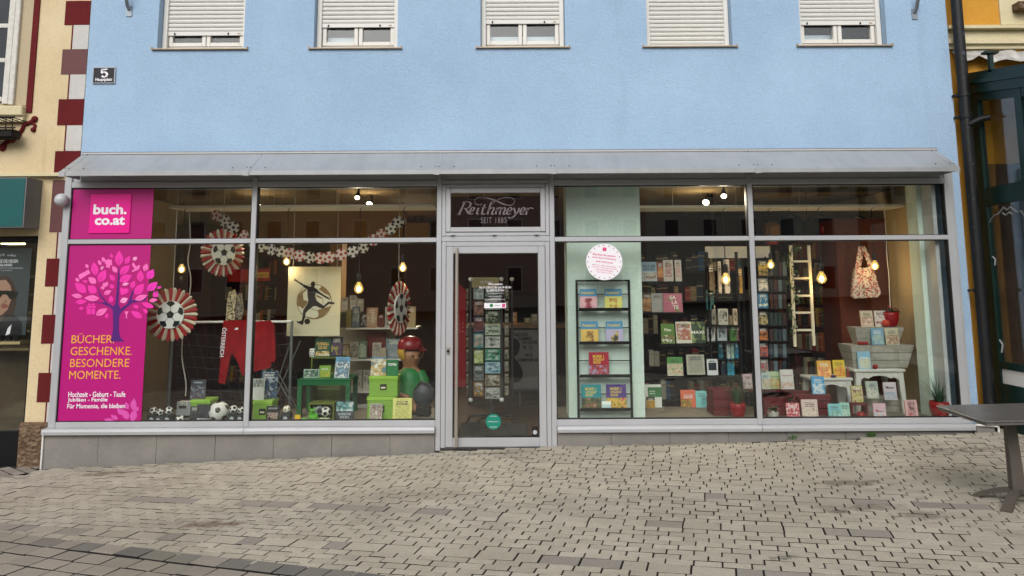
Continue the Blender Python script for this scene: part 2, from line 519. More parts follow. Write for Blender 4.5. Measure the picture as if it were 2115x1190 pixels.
# ================================================================== THE BLUE SHOP BUILDING
WY = .10                                      # face of the blue wall
shop = thing('shop_building', 'pale blue rendered town house with a grey framed bookshop front', 'building', (0, .1, 0))
WINS = [(-3.925, -2.965, 4.427, 0), (-2.190, -1.262, 4.513, 0), (-.340, .597, 4.545, 0), (1.505, 2.452, 4.246, 1), (3.210, 4.166, 4.512, 0)]
ZS, ZT = 4.225, 5.72
X0, X1 = -4.685, 4.845
b = MB(shop)
zb, zt = 2.70, 7.2
edges = [X0] + [v for w in WINS for v in (w[0], w[1])] + [X1]
b.box(X0, WY, zb, X1, WY + .3, ZS)
b.box(X0, WY, ZT, X1, WY + .3, zt)
for i in range(0, len(edges), 2): b.box(edges[i], WY, ZS, edges[i + 1], WY + .3, ZT)
b.box(4.70, WY, -.2, X1, WY + .3, zb)
b.box(-4.685, WY + .02, -.4, -4.62, WY + .3, zb)
b.build('wall', m_blue)
m_slat = M('roller_shutter_slat', '#d3d2cc', .5, 0, .03, 5)
m_wood = M('brown_metal_sill', '#a8957e', .5, .2, .1, 8)
m_frosted = M('pale_inner_panel', '#c9d0dc', .6, 0, .05, 3)
sl = MB(org=(0, 0, 0))
pr = [(.000, 0), (-.008, .006), (-.0115, .018), (-.012, .026), (-.009, .038), (-.002, .045), (.004, .0455), (.004, .0)]
n = len(pr)
sl.add([(-.5, y, z) for y, z in pr] + [(.5, y, z) for y, z in pr],
       [(i, (i + 1) % n, (i + 1) % n + n, i + n) for i in range(n)] + [tuple(range(n - 1, -1, -1)), tuple(range(n, 2 * n))])
slat_me = sl.mesh('slat', m_slat)
for (a, c, zsh, closed) in WINS:
    fy = WY + .13
    ins = .055
    w = MB(shop)                                  # window : frame
    # guide rails left and right (part of the frame)
    w.box(a + .004, fy - .03, ZS + .012, a + ins, fy + .05, ZT - .002, c=.004)
    w.box(c - ins, fy - .03, ZS + .012, c - .004, fy + .05, ZT - .002, c=.004)
    w.box(a + ins, fy + .02, ZS + .012, c - ins, fy + .09, ZS + .075, c=.006)
    mid = (a + c) / 2
    win = w.build('window', m_white)
    for (l, r) in ((a + ins, mid), (mid, c - ins)):
        f = MB(win)
        q = .048
        f.box(l + .004, fy + .012, ZS + .078, l + q, fy + .07, ZT - .002, c=.006)
        f.box(r - q, fy + .012, ZS + .078, r - .004, fy + .07, ZT - .002, c=.006)
        f.box(l + q, fy + .014, ZS + .078, r - q, fy + .068, ZS + .078 + q, c=.006)
        f.build('sash', m_white)
        p = MB(win); p.box(l + q, fy + .04, ZS + .12, r - q, fy + .048, ZT - .01); p.build('pane', m_glass)
    bb = MB(win); bb.box(a + ins, fy + .16, ZS, c - ins, fy + .17, ZT); bb.build('inner_panel' if not closed else 'room_backing', M('dark_room', '#0c0d10', .9, 0, .4, 3))
    if a in (-2.190, -.340, 3.210):
        bb = MB(win); bb.box(a + ins + .01, fy + .12, ZS, mid if a != -.340 else c - ins, fy + .125, ZS + .21); bb.build('inner_panel', m_frosted)  # pale strip behind the lower part of the panes
    s_ = MB(win); s_.add([(a - .045, WY - .03, ZS - .006), (c + .045, WY - .03, ZS - .006), (c + .045, WY - .03, ZS + .006), (a - .045, WY - .03, ZS + .006),
                          (a - .045, fy + .02, ZS - .006), (c + .045, fy + .02, ZS - .006), (c + .045, fy + .02, ZS + .014), (a - .045, fy + .02, ZS + .014)],
                         [(0, 1, 2, 3), (3, 2, 6, 7), (1, 5, 6, 2), (4, 0, 3, 7), (0, 4, 5, 1), (5, 4, 7, 6)])
    s_.box(a - .052, WY - .034, ZS - .010, a - .040, WY + .0, ZS + .022); s_.box(c + .040, WY - .034, ZS - .010, c + .052, WY + .0, ZS + .022)
    s_.build('sill', m_wood)
    sh = MB(shop)
    sh.box(a + ins - .01, fy - .004, zsh, c - ins + .01, fy + .008, zsh + .047, c=.003)
    shutter = sh.build('roller_shutter', m_white2)
    if not closed:
        for fx in (.09, .80):
            st = MB(shutter)
            xx = a + ins + (c - a - 2 * ins) * fx
            st.box(xx - .008, fy - .016, zsh + .008, xx + .008, fy - .004, zsh + .03, c=.003)
            st.build('end_stop', m_dark)
        st = MB(shutter); st.box(c - ins - .07, fy - .006, zsh + .014, c - ins - .03, fy - .004, zsh + .028); st.build('maker_tag', m_wood)
    z = zsh + .048
    while z < ZT - .04:
        inst('slat', slat_me, shutter, Vector(((a + c) / 2, fy + .006, z)) - orgof(shutter), scale=(c - a - 2 * ins + .014, 1, 1))
        z += .0495
# flag holders
for px, py in ((268, 14), (1888, 20)):
    p0 = at(px, py + 8, WY); t = MB(shop)
    t.tube([p0 + Vector((0, .01, 0)), p0 + Vector((0, -.05, .03)), p0 + Vector((.0, -.14, .22))], .02, 10)
    t.box(p0.x - .03, WY - .012, p0.z - .07, p0.x + .03, WY + .002, p0.z + .05)
    t.build('flag_holder', M('galvanised_bracket', '#8f959c', .45, .6, .1, 12))

# ---- shopfront
FY0, FY1 = -.005, .075
b_ = lambda *a, **k: None
def bar(name, x0, z0, x1, z1, y0=FY0, y1=FY1, m=None, par=None, c=.004):
    b = MB(par or shop); b.box(x0, y0, z0, x1, y1, z1, c=c); return b.build(name, m or m_alu)
ZB, ZR0, ZR1, ZT0, ZT1, ZH0, ZH1, ZF = .13, .19, .247, 2.074, 2.122, 2.672, 2.735, 2.845
bar('post', -4.775, ZR0, -4.702, ZF); bar('post', 4.614, ZR0, 4.690, ZF)
bar('post', 4.692, ZR0 + .01, 4.712, ZF - .002, .0, .09)
bar('post', -.800, gz(-.8), -.748, ZF); bar('post', .396, gz(.42), .448, ZF)
for x in (-2.744, 2.534): bar('mullion', x - .027, ZR0, x + .027, ZF - .0)
bays = [(-4.702, -2.771), (-2.717, -.800), (.448, 2.507), (2.561, 4.614)]
for i, (a, c) in enumerate(bays):
    bar('bottom_rail', a, ZR0, c, ZR1, FY0 + .004)
    bar('transom', a, ZT0, c, ZT1, FY0 + .003)
    bar('head_rail', a, ZH0, c, ZH1, FY0 + .003)
    for z0, z1, nm in ((ZR1, ZT0, 'pane'), (ZT1, ZH0, 'pane')):
        g = MB(shop)
        for (p, q, r_, s2) in ((a, z0, a + .009, z1), (c - .009, z0, c, z1), (a + .009, z1 - .009, c - .009, z1), (a + .009, z0, c - .009, z0 + .007)):
            g.box(p, FY0 + .016, q, r_, FY1 - .004, s2)
        g.build('gasket', m_gasket)
        b = MB(shop); b.box(a + .009, .028, z0 + .007, c - .009, .036, z1 - .009); b.build(nm, m_glass)
for a, c in ((-4.702, -2.771), (-2.717, -.80), (-.748, .396), (.448, 2.507), (2.561, 4.614)):
    bar('fascia_panel', a, ZH1 + .003, c, ZF - .004, FY0 + .022, FY1 - .01, m_alud)
for a, c in ((-4.80, -2.746), (-2.742, -.803), (.451, 2.532), (2.536, 4.705)):
    b = MB(shop)
    b.add([(x, y, z) for x in (a, c) for y, z in ((-.062, ZB), (-.066, ZB + .03), (-.060, ZR0 - .006), (.05, ZR0 + .004), (.05, ZB))],
          [(0, 1, 6, 5), (1, 2, 7, 6), (2, 3, 8, 7), (3, 4, 9, 8), (4, 0, 5, 9), (4, 3, 2, 1, 0), (5, 6, 7, 8, 9)])
    b.build('window_ledge', m_alu)
# plinth slabs
t = NT('plinth_concrete'); p_ = t.pos()
cc = t.ramp(t.noise(p_, 2.0, 6, .7), [(.3, '#75726d'), (.7, '#8a8680')])
cc = t.mix(t.ramp(t.noise(p_, 60, 3), [(.62, 0.0), (.72, .5)]), cc, '#4c4a46')
t.bump(t.noise(p_, 120, 3), .25, .004)
m_plinth = t.fin(cc, .85, 0, .3)
xs_ = [-4.792, -4.24, -3.645, -3.045, -2.45, -1.855, -1.26, -.803]
for a, c in list(zip(xs_, xs_[1:])) + [(a, c) for a, c in zip([.451, 1.0, 1.6, 2.2, 2.8, 3.4, 4.0, 4.5], [1.0, 1.6, 2.2, 2.8, 3.4, 4.0, 4.5, 4.70])]:
    dy = srn.gauss(0, .0012)
    b = MB(shop); b.box(a + .0015, -.012 + dy, -.35, c - .0015, .05, ZB - .002, c=.0015); b.build('plinth_slab', m_plinth)
b = MB(shop); b.box(-.80, -.0, -.4, .448, .06, -.018); b.build('threshold', M('worn_threshold', '#3a3835', .6, .3, .2, 8))
bar('corner_strip', -4.812, gz(-4.8) - .05, -4.794, ZB + .03, -.03, .05, m_white2)
# transom light over the door
def ring(name, x0, z0, x1, z1, w, y0, y1, par, m=m_alu, wb=None, c=.004):
    wb = w if wb is None else wb
    g = MB(par)
    g.box(x0, y0, z0, x0 + w, y1, z1, c=c); g.box(x1 - w, y0, z0, x1, y1, z1, c=c)
    g.box(x0 + w, y0 + .001, z1 - w, x1 - w, y1, z1, c=c); g.box(x0 + w, y0 + .001, z0, x1 - w, y1, z0 + wb, c=c)
    return g.build(name, m)
ring('fanlight_frame', -.745, 2.137, .393, 2.690, .040, -.004, .07, shop)
bar('head_rail', -.748, 2.692, .396, ZH1, .0, FY1)
bar('transom', -.748, 2.078, .396, 2.134, .0, FY1)
fan = ring('fanlight', -.703, 2.180, .351, 2.647, .050, -.016, .06, shop)
b = MB(fan); b.box(-.654, .02, 2.229, .302, .028, 2.598); b.build('pane', m_glass)
for x in (-.63, -.19, .255):
    b = MB(fan); b.box(x - .022, -.03, 2.145, x + .022, -.004, 2.160, c=.003); b.build('hinge', m_alud)
# door
ring('door_frame', -.745, gz(-.2) + .005, .393, 2.075, .046, -.002, .07, shop, wb=.004)
door = ring('door', -.695, -.018, .343, 2.026, .073, -.014, .05, shop, wb=.093)
b = MB(door); b.box(-.622, .012, .075, .27, .020, 1.953); b.build('pane', m_glass)
g = MB(door)
for q in ((-.622, .075, -.614, 1.953), (.262, .075, .27, 1.953), (-.614, 1.945, .262, 1.953), (-.614, .075, .262, .083)): g.box(q[0], -.010, q[1], q[2], .045, q[3])
g.build('gasket', m_gasket)
m_steel = M('brushed_steel', '#b5aea4', .38, .7, .1, 40)
b = MB(door)
hx = -.578
b.tube([(hx, -.085, .0), (hx, -.085, 2.01)], .017, 14)
for z in (.22, 1.0, 1.8): b.tube([(hx, -.085, z), (hx, -.012, z)], .010, 8)
b.build('pull_handle', m_steel)
b = MB(door); b.box(-.688, -.022, .905, -.652, -.014, .985, c=.006); lock = b.build('lock', m_steel)
b = MB(lock); b.tube([(-.67, -.034, .945), (-.67, -.021, .945)], .014, 12); b.build('cylinder', m_black)

# canopy
cz0, cz1, cy0, cy1 = 2.80, 3.055, -.30, WY - .002
canopy = MB(shop)
canopy.box(-4.668, cy1 - .02, cz1 - .005, 4.615, cy1 + .0, cz1 + .012)
canopy = canopy.build('canopy', m_alud)
cuts = [-4.66, -2.735, -.775, .425, 2.535, 4.61]
def slope(y): return cz0 + (cz1 - cz0) * (y - cy0) / (cy1 - cy0)
for a, c in zip(cuts, cuts[1:]):
    q = MB(canopy)
    q.add([(a + .004, cy0, cz0), (c - .004, cy0, cz0), (c - .004, cy1, cz1), (a + .004, cy1, cz1), (a + .004, cy0, cz0 - .012), (c - .004, cy0, cz0 - .012), (c - .004, cy1, cz1 - .012), (a + .004, cy1, cz1 - .012)],
          [(0, 1, 2, 3), (7, 6, 5, 4), (4, 5, 1, 0), (5, 6, 2, 1), (6, 7, 3, 2), (7, 4, 0, 3)])
    q.box(a + .004, cy0 - .008, cz0 - .045, c - .004, cy0 + .004, cz0 + .004, c=.003)
    q.build('canopy_panel', m_canopy)
for i, x in enumerate(cuts):
    x = x + (.035 if i == 0 else -.035 if i == 5 else 0)
    q = MB(canopy)
    q.add([(x + s_ * .033, y, slope(y) + .0035) for y in (cy0 - .012, cy1) for s_ in (-1, 1)] + [(x + s_ * .033, y, slope(y) - .001) for y in (cy0 - .012, cy1) for s_ in (-1, 1)],
          [(0, 1, 3, 2), (4, 6, 7, 5), (0, 4, 5, 1), (1, 5, 7, 3), (2, 6, 4, 0)])
    q.box(x - .030, cy0 - .016, cz0 - .050, x + .030, cy0 - .008, cz0 + .005)
    q.box(x - .008, cy0 + .02, cz0 - .04, x + .008, FY0, cz0 + .02)
    q.build('cover_strip', m_canopy)
    q = MB(canopy)
    for y in (cy0 + .07, cy1 - .03):
        for s_ in (-.018, .018): q.tube([(x + s_, y, slope(y) + .002), (x + s_, y, slope(y) + .008)], .007, 8)
    for s_ in (-.17, .17):
        if (i == 0 and s_ < 0) or (i == 5 and s_ > 0): continue
        q.tube([(x + s_, cy0 + .07, slope(cy0 + .07)), (x + s_, cy0 + .07, slope(cy0 + .07) + .005)], .008, 8)
    q.build('screw', m_dark)
# wires of the canopy flashing seam
q = MB(canopy); q.box(-4.67, WY - .012, cz1 + .010, 4.62, WY - .001, cz1 + .020); q.build('flashing', M('rusty_flashing', '#6b5a55', .7, .2, .5, 14))

# ---- inside shell
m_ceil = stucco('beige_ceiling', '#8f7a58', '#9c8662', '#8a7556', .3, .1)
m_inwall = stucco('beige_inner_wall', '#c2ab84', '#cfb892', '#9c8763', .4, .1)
m_floor = M('brown_floor', '#4a3325', .5, 0, .25, 7)
IX0, IX1, IY1, IZ = -4.62, 4.60, 6.6, 2.735
b = MB(shop); b.box(IX0 - .06, .06, -.35, IX1 + .06, IY1, -.02); b.build('shop_floor', m_floor)
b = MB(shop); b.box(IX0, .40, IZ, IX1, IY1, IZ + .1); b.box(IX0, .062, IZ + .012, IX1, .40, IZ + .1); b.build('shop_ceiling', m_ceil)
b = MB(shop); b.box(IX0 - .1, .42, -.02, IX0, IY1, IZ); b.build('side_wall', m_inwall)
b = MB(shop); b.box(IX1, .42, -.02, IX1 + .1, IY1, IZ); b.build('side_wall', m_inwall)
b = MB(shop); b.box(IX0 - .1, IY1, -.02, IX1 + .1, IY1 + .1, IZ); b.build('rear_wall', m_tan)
# roof and rear so the sky does not leak in
b = MB(shop); b.box(X0, WY + .3, 2.95, X1, 7.0, 3.05); b.box(X0, 6.9, 2.95, X1, 7.0, 7.2); b.box(X0, WY + .3, 7.1, X1, 7.0, 7.2); b.build('roof_slab', m_dark)
# display platforms
PZ = .20
m_plat = M('display_platform', '#7d7466', .6, 0, .15, 5)
for a, c in ((IX0, -.80), (.46, IX1)):
    b = MB(shop); b.box(a, .078, -.02, c, 1.05, PZ, c=.004); b.build('display_platform', m_plat)
# mint pillar and right hand pillar
m_mint = stucco('mint_wall_paint', '#cddcd1', '#d5e3d9', '#aebfb3', .25, .08)
a, z0, c, z1 = rect(1164, 384, 1320, 500, .35)
b = MB(shop); b.box(.60, .35, PZ, 1.418, .75, IZ + .0); b.build('pillar', m_mint)
b = MB(shop); b.box(4.47, .30, PZ, IX1 - .002, .52, IZ); b.build('pillar', m_mint)
b = MB(shop); b.box(4.52, .09, PZ, 4.56, .30, IZ); b.build('reveal', m_alud)
b = MB(shop); b.box(-4.62, .09, PZ, -4.59, .42, IZ); b.build('reveal', m_inwall)

# ================================================================== LEFT NEIGHBOUR (cream house with red quoins)
LY = .12
lh = thing('neighbour_house', 'cream rendered house with oxblood and white painted corner blocks', 'building', (-6.5, LY, 0))
XC = -4.70
SX0, SZ0, SX1, SZ1 = -8.5, -.19, at(71, 600, LY).x, at(40, 487, LY).z      # shop opening
b = MB(lh)
b.box(-12, LY, SZ1, XC, LY + .35, 7.2)
b.box(SX1, LY, -.5, XC - .0, LY + .35, SZ1)
b.box(-12, LY, -.5, SX0, LY + .35, SZ1)
b.build('wall', m_cream)
QU = [(135, 2, 186, 52, 'r'), (151, 52, 184, 102, 'w'), (128, 102, 180, 154, 'b'), (144, 154, 176, 205, 'w'), (120, 205, 173, 259, 'r'), (137, 259, 169, 312, 'w'),
      (113, 312, 166, 362, 'r'), (106, 372, 150, 480, 'b'), (120, 480, 147, 534, 'w'), (95, 534, 127, 592, 'r'), (113, 592, 124, 650, 'w'), (87, 650, 118, 710, 'r'),
      (106, 710, 115, 770, 'w'), (78, 770, 109, 831, 'r'), (97, 831, 105, 873, 'w'), (137, -60, 190, -4, 'w')]
for x0, y0, x1, y1, k in QU:
    a, z0, c, z1 = rect(x0, y0, x1, y1, LY)
    b = MB(lh); b.box(a, LY - .005, z0 + .001, XC - .001, LY + .05, z1 - .001); q = b.build('quoin', {'r': m_quoin, 'w': m_quoinw, 'b': m_quoinb}[k])
    if k == 'w':
        b = MB(lh); b.box(a - .018, LY - .003, z0, a - .002, LY + .04, z1); b.build('painted_line', m_quoin)
t = NT('conglomerate_stone'); p_ = t.pos()
vo = t.node('ShaderNodeTexVoronoi', {'Scale': 26.0, 'Vector': p_})
cc = t.mix(.65, t.ramp(vo.outputs['Color'], [(.2, '#4e3a2c'), (.5, '#7a6049'), (.8, '#94806a')]), t.ramp(t.noise(p_, 9, 5), [(.3, '#54402f'), (.7, '#8a7560')]))
t.bump(t.math('ADD', vo.outputs['Distance'], t.noise(p_, 30, 4)), 1.0, .03)
m_conglo = t.fin(cc, .9, 0, .2)
a, z0, c, z1 = rect(36, 873, 104, 944, LY - .05)
bm = bmesh.new(); bmesh.ops.create_grid(bm, x_segments=14, y_segments=14, size=.5)
b = MB(lh); b.box(a, LY - .055, -.5, -4.815, LY + .0, z1, c=.02); b.build('plinth_stone', m_conglo); bm.free()
a, z0, c, z1 = rect(-20, 357, 125, 364, LY - .06)
b = MB(lh); b.box(-9, LY - .07, z0, c, LY + .0, z1); b.build('moulding', m_mould)
# upper window of the house
px_f = at(38, 100, LY + .1).x
a, z0, c, z1 = rect(0, 0, 60, 222, LY + .02)
b = MB(lh)
wz0 = at(20, 222, LY).z
xw = at(40, 110, LY).x
win = None
# window surround: wall is solid here, so the window is a box bay set on the wall
b.box(-7.2, LY - .012, wz0 + .02, at(66, 110, LY).x, LY + .01, 6.4); sur = b.build('window_surround', stucco('stone_surround', '#b3a386', '#c2b295', '#85775c', .5, .3))
b = MB(sur); b.box(at(64, 110, LY).x, LY - .016, wz0 - .06, at(76, 110, LY).x, LY + .01, 6.5); b.build('painted_line', m_quoin)
fx = at(38, 110, LY - .02).x
b = MB(lh)
b.box(fx - .055, LY - .05, wz0 + .02, fx, LY - .013, 6.2, c=.006); b.box(fx - .13, LY - .04, wz0 + .03, fx - .062, LY - .013, 6.2, c=.006)
for z in (wz0 + .06, wz0 + .50, at(10, 60, LY).z): b.box(-7.0, LY - .038, z, fx - .13, LY - .013, z + .05, c=.005)
w2 = b.build('window', M('old_white_paint', '#cfccc4', .6, 0, .12, 20))
b = MB(w2); b.box(-7.0, LY - .026, wz0 + .05, fx - .12, LY - .02, 6.2); b.build('pane', M('dark_old_glass', '#2b2f36', .08, 0, .3, 3))
b = MB(lh); b.box(-7.2, LY - .09, wz0 - .11, at(56, 230, LY).x, LY, wz0 + .0, c=.01); b.box(-7.2, LY - .06, wz0 - .17, at(56, 230, LY).x, LY, wz0 - .11); b.build('sill', m_mould)
# painted scrolls and the wire flower basket
def scroll(path, r): 
    q = MB(lh); P = [at(x, y, LY - .008) for x, y in path]
    q.tube(P, r, 8)
    for e in (P[0], P[-1]): q.ball(e, r[0] * 1.5 if isinstance(r, list) else r * 1.6, 10)
    q.build('scroll_ornament', m_quoin)
scroll([(38, 278), (46, 268), (50, 258), (58, 255), (66, 252), (72, 246)], .022)
scroll([(66, 252), (73, 260), (69, 268)], .018)
scroll([(5, 305), (12, 295), (25, 288)], .026)
m_wire = M('black_wire', '#15100f', .6, .4, .2, 30)
fb = thing('flower_basket', 'black wire flower basket hanging under the cream house window sill', 'basket', tuple(at(15, 290, LY - .12)))
b = MB(fb)
zt_, zb_ = at(20, 248, LY - .12).z, at(20, 288, LY - .12).z
xr = at(42, 268, LY - .12).x
for i in range(9):
    x = xr - i * .07
    b.tube([(x, LY - .02, zt_), (x - .01, LY - .24, zt_), (x - .02, LY - .22, (zt_ + zb_) / 2), (x - .03, LY - .14, zb_)], .006, 6)
for z, y in ((zt_, LY - .24), ((zt_ + zb_) / 2, LY - .22), (zb_, LY - .14)): b.tube([(xr + .01, y, z), (xr - .62, y, z)], .009, 6)
b.build('wire_cage', m_wire)
b = MB(fb); b.box(xr - .6, LY - .2, zb_, xr - .02, LY - .06, zb_ + .10, c=.02); b.build('trough', m_wire)
# teal sign
a, z0, c, z1 = rect(-60, 367, 52, 470, -.14)
sg = thing('shop_sign', 'teal illuminated sign box projecting above the optician doorway', 'sign', (-5.8, 0, z0))
b = MB(sg); b.box(-9, -.14, z0, c, LY - .001, z1); b.build('casing', M('sign_casing', '#77797b', .5, .4, .06, 5))
b = MB(sg); b.box(-9, -.146, z0 + .01, c - .012, -.141, z1 - .01); b.build('face_panel', M('teal_panel', '#0c5454', .4, 0, .06, 3))
# optician doorway
SY = LY + .12
b = MB(lh); b.box(SX1 - .07, SY - .03, SZ0 - .2, SX1 - .0, SY + .04, SZ1); b.box(-8, SY - .03, SZ1 - .07, SX1 - .07, SY + .04, SZ1); b.box(-8, SY - .03, SZ0 - .3, SX1 - .07, SY + .04, .12); b.build('shopfront_frame', m_black)
b = MB(lh); b.box(-8, SY, .12, SX1 - .07, SY + .008, SZ1 - .07); b.build('pane', m_glass)
b = MB(lh); b.box(-8.5, 3.0, -.3, SX1 + .3, 3.1, 2.6); b.box(SX1 + .0, LY + .35, -.3, SX1 + .1, 3.0, 2.6); b.box(-8.5, LY + .35, -.32, SX1 + .1, 3.0, -.22); b.box(-8.5, LY + .35, 2.5, SX1 + .1, 3.0, 2.6)
b.build('inner_room', M('dim_shop_room', '#6e5f49', .8, 0, .3, 2))
for i in range(5):
    z = .75 + i * .25
    b = MB(lh); b.box(-7.6, 2.55, z, SX1 - .0, 2.95, z + .03); b.build('display_shelf', M('pale_shelf', '#b09c70', .6, 0, .1, 5))
tl = thing('ceiling_tube_light', 'lit fluorescent tube lamp behind the optician window', 'lamp', tuple(at(30, 507, 1.6)))
b = MB(tl)
p0, p1 = at(-10, 500, 1.0), at(68, 512, 1.4)
b.box(p0.x, 1.1, p0.z - .02, p1.x, 1.25, p0.z + .03); b.build('diffuser', emit('tube_light', '#ffe9b0', 7.0))
po = rect(-60, 513, 60, 692, SY + .06)
ps = thing('eyewear_poster', 'dark advertising poster of a person in black sunglasses in the optician window', 'poster', ((po[0] + po[2]) / 2, SY + .06, po[1]))
b = MB(ps); b.box(po[0], SY + .055, po[1], po[2], SY + .07, po[3]); b.build('sheet', M('slate_poster_paper', '#3d4448', .6, 0, .12, 3))
def ppx(pts, Y): return [(at(x, y, Y).x, at(x, y, Y).z) for x, y in pts]
YP = SY + .054
m_skin = M('printed_skin', '#a8806c', .6, 0, .12, 6); m_hair = M('printed_hair', '#3f2a22', .6, 0, .35, 14)
b = MB(ps); b.flat(ppx([(-40, 690), (-40, 640), (-28, 590), (-5, 572), (14, 570), (26, 580), (33, 600), (34, 625), (29, 645), (33, 668), (22, 672), (12, 650), (2, 668), (-20, 692)], YP), YP); b.build('hair_print', m_hair)
b = MB(ps); b.flat(ppx([(-30, 660), (-30, 600), (-5, 580), (12, 578), (22, 590), (24, 605), (22, 622), (15, 640), (4, 650), (-10, 655)], YP - .001), YP - .001); b.build('face_print', m_skin)
b = MB(ps); b.flat(ppx([(-30, 692), (0, 668), (12, 648), (33, 652), (46, 668), (44, 692)], YP - .0005), YP - .0005); b.build('jacket_print', m_dark)
b = MB(ps); b.flat(ppx([(-20, 597), (-2, 597), (2, 601), (14, 600), (38, 603), (36, 611), (30, 617), (20, 618), (14, 609), (6, 608), (-2, 618), (-20, 620)], YP - .002), YP - .002); b.build('sunglasses_print', M('gloss_black_print', '#08090b', .3, 0, 0))
b = MB(ps); b.flat(ppx([(2, 630), (8, 626), (14, 629), (18, 632), (13, 637), (4, 637)], YP - .002), YP - .002); b.build('mouth_print', M('printed_lips', '#8a4a44', .5, 0, 0))
b = MB(ps); b.flat(ppx([(10, 622), (13, 619), (14, 624), (8, 625)], YP - .0022), YP - .0022); b.flat(ppx([(11, 693), (16, 678), (24, 670), (20, 690)], YP - .002), YP - .002, 1); b.build('highlight_print', [M('nose_shade', '#7d5a4a', .6, 0, 0), m_print_w])
for tx, (x0, y0, x1, y1), bo in (('\u221e Meta', (15, 525, 33, 530), .01), ('CKE DIE NEUEN', (-6, 536, 37, 543), .03), ('I GLASSES', (-4, 545, 25, 550), .03), ('MIT KI FUNKTIONEN', (0, 553, 47, 555), .0), ('JETZT ENTDECKEN', (2, 558, 25, 560), 0), ('y-B', (0, 524, 9, 530), .01)):
    a, z0, c, z1 = rect(x0, y0, x1, y1, YP - .002)
    text('lettering', tx, a, z0, c, z1, YP - .002, m_print_w, ps, bold=bo)
b = MB(lh)
a, z0, c, z1 = rect(-30, 690, 48, 705, SY + .15)
b.box(a, SY + .1, z0 - .03, c, SY + .35, z0); b.build('display_shelf', M('pale_shelf', '#b09c70', .6, 0, .1, 5))
b = MB(lh)
for i in range(5): b.tube([(c - .08 - i * .09, SY + .15, z0 + .03), (c - .04 - i * .09, SY + .15, z0 + .03)], .025, 10)
b.build('spectacles', m_black)
wl_ = thing('wall_lamp', 'white round globe wall lamp beside the magenta window panel', 'lamp', tuple(at(127, 413, -.05)))
b = MB(wl_); q = at(127, 413, -.06); b.ball(q, .068, 18); b.build('globe', M('opal_globe', '#b9bcc0', .3, 0, 0))
b = MB(wl_); b.tube([q + Vector((0, .05, 0)), (q.x, LY + .01, q.z)], .03, 12); b.build('mount', m_alud)

# ================================================================== RIGHT NEIGHBOUR (ochre house, green conservatory, downpipe)
RY = .20
rh = thing('ochre_house', 'ochre yellow rendered house with cream cornice behind the green conservatory', 'building', (7, RY, 0))
XR = 4.86
b = MB(rh); b.box(XR, RY, -.3, 14, RY + .4, 7.2); b.build('wall', m_yellow)
a, z0, c, z1 = rect(1978, 54, 2130, 98, RY - .08)
b = MB(rh); h_ = z1 - z0
b.box(XR, RY - .12, z1 - h_ * .14, 14, RY, z1); b.box(XR, RY - .05, z1 - h_ * .62, 14, RY, z1 - h_ * .14); b.box(XR, RY - .08, z1 - h_ * .80, 14, RY, z1 - h_ * .62); b.box(XR, RY - .04, z0, 14, RY, z1 - h_ * .80)
b.build('cornice', m_mould)
a, z0, c, z1 = rect(2062, -50, 2200, 52, RY - .01)
b = MB(rh); b.box(a, RY - .02, z1 - .8 if False else at(2080, 52, RY).z, 14, RY, 7.2); b.build('pale_panel', m_mould)
a, z0, c, z1 = rect(2100, 5, 2140, 20, RY - .1)
b = MB(rh); b.box(a, RY - .14, z0, 14, RY - .02, z1); b.build('sill', m_conglo)
pipe = thing('downpipe', 'black weathered downpipe between the blue and the ochre house', 'pipe', (4.93, .04, 0))
t = NT('pitted_black_pipe'); p_ = t.pos()
pt = t.ramp(t.noise(p_, 14, 5, .7), [(.62, 0.0), (.70, .8)])
pc = t.mix(pt, '#161719', '#4a525c')
t.bump(t.noise(p_, 22, 4), .5, .01)
m_pipe = t.fin(pc, .5, .1, .4)
b = MB(pipe); b.tube([(4.925, .03, 7.0), (4.925, .03, -.1)], .056, 14); b.build('tube', m_pipe)
for py in (195, 240, 600):
    z = at(2000, py, .0).z
    b = MB(pipe); b.tube([(4.925, .03, z - .02), (4.925, .03, z + .02)], .066, 14); b.box(4.83, .02, z - .012, 4.875, .11, z + .012); b.build('clamp', m_pipe)
b = MB(pipe); z = at(2000, 258, 0).z; b.tube([(4.93, .0, z), (5.02, -.06, z + .05), (5.10, -.1, z + .06)], .035, 10); b.build('stub', m_pipe)

m_green = M('dark_green_paint', '#0b2722', .35, 0, .12, 5)
GX = 5.06
cons = thing('conservatory', 'dark green glazed conservatory with etched panes at the right edge', 'conservatory', (5.8, -1.0, 0))
GY1 = .17
def gpx(px, py):
    """point of the conservatory's side wall (plane x = GX) seen at a pixel"""
    d = ray(px, py); k = GX / d.x; return CAM + d * k
def sidebox(name, pts, m, t0=0.0, t1=.06, par=None):
    """prism on the side plane: outline given as (Y, z), thickness along +x"""
    q = MB(par or cons)
    n = len(pts)
    vs = [(GX + t0, y, z) for y, z in pts] + [(GX + t1, y, z) for y, z in pts]
    fs = [tuple(range(n)), tuple(range(2 * n - 1, n - 1, -1))] + [(i, i + n, (i + 1) % n + n, (i + 1) % n) for i in range(n)]
    q.add(vs, fs); return q.build(name, m)
YE = -3.4
zr0 = gpx(2010, 190).z; zr1 = zr0 - .0
def yz(px, py): v = gpx(px, py); return v.y, v.z
Yp = yz(2100, 300)[0]                                        # first post
slope_r = -.18
def zroof(y): return zr0 + (GY1 - y) * -.18
zsill = yz(2060, 750)[1]; zmid0 = yz(2050, 395)[1]; zmid1 = zmid0 - .14; zpan0 = yz(2060, 760)[1]; zpan1 = yz(2060, 790)[1]
sidebox('corner_post', [(GY1, -.2), (GY1 - .14, -.2), (GY1 - .14, zroof(GY1 - .14)), (GY1, zroof(GY1))], m_green)
posts_y = [Yp - .02, Yp - .75, Yp - 1.5, Yp - 2.25]
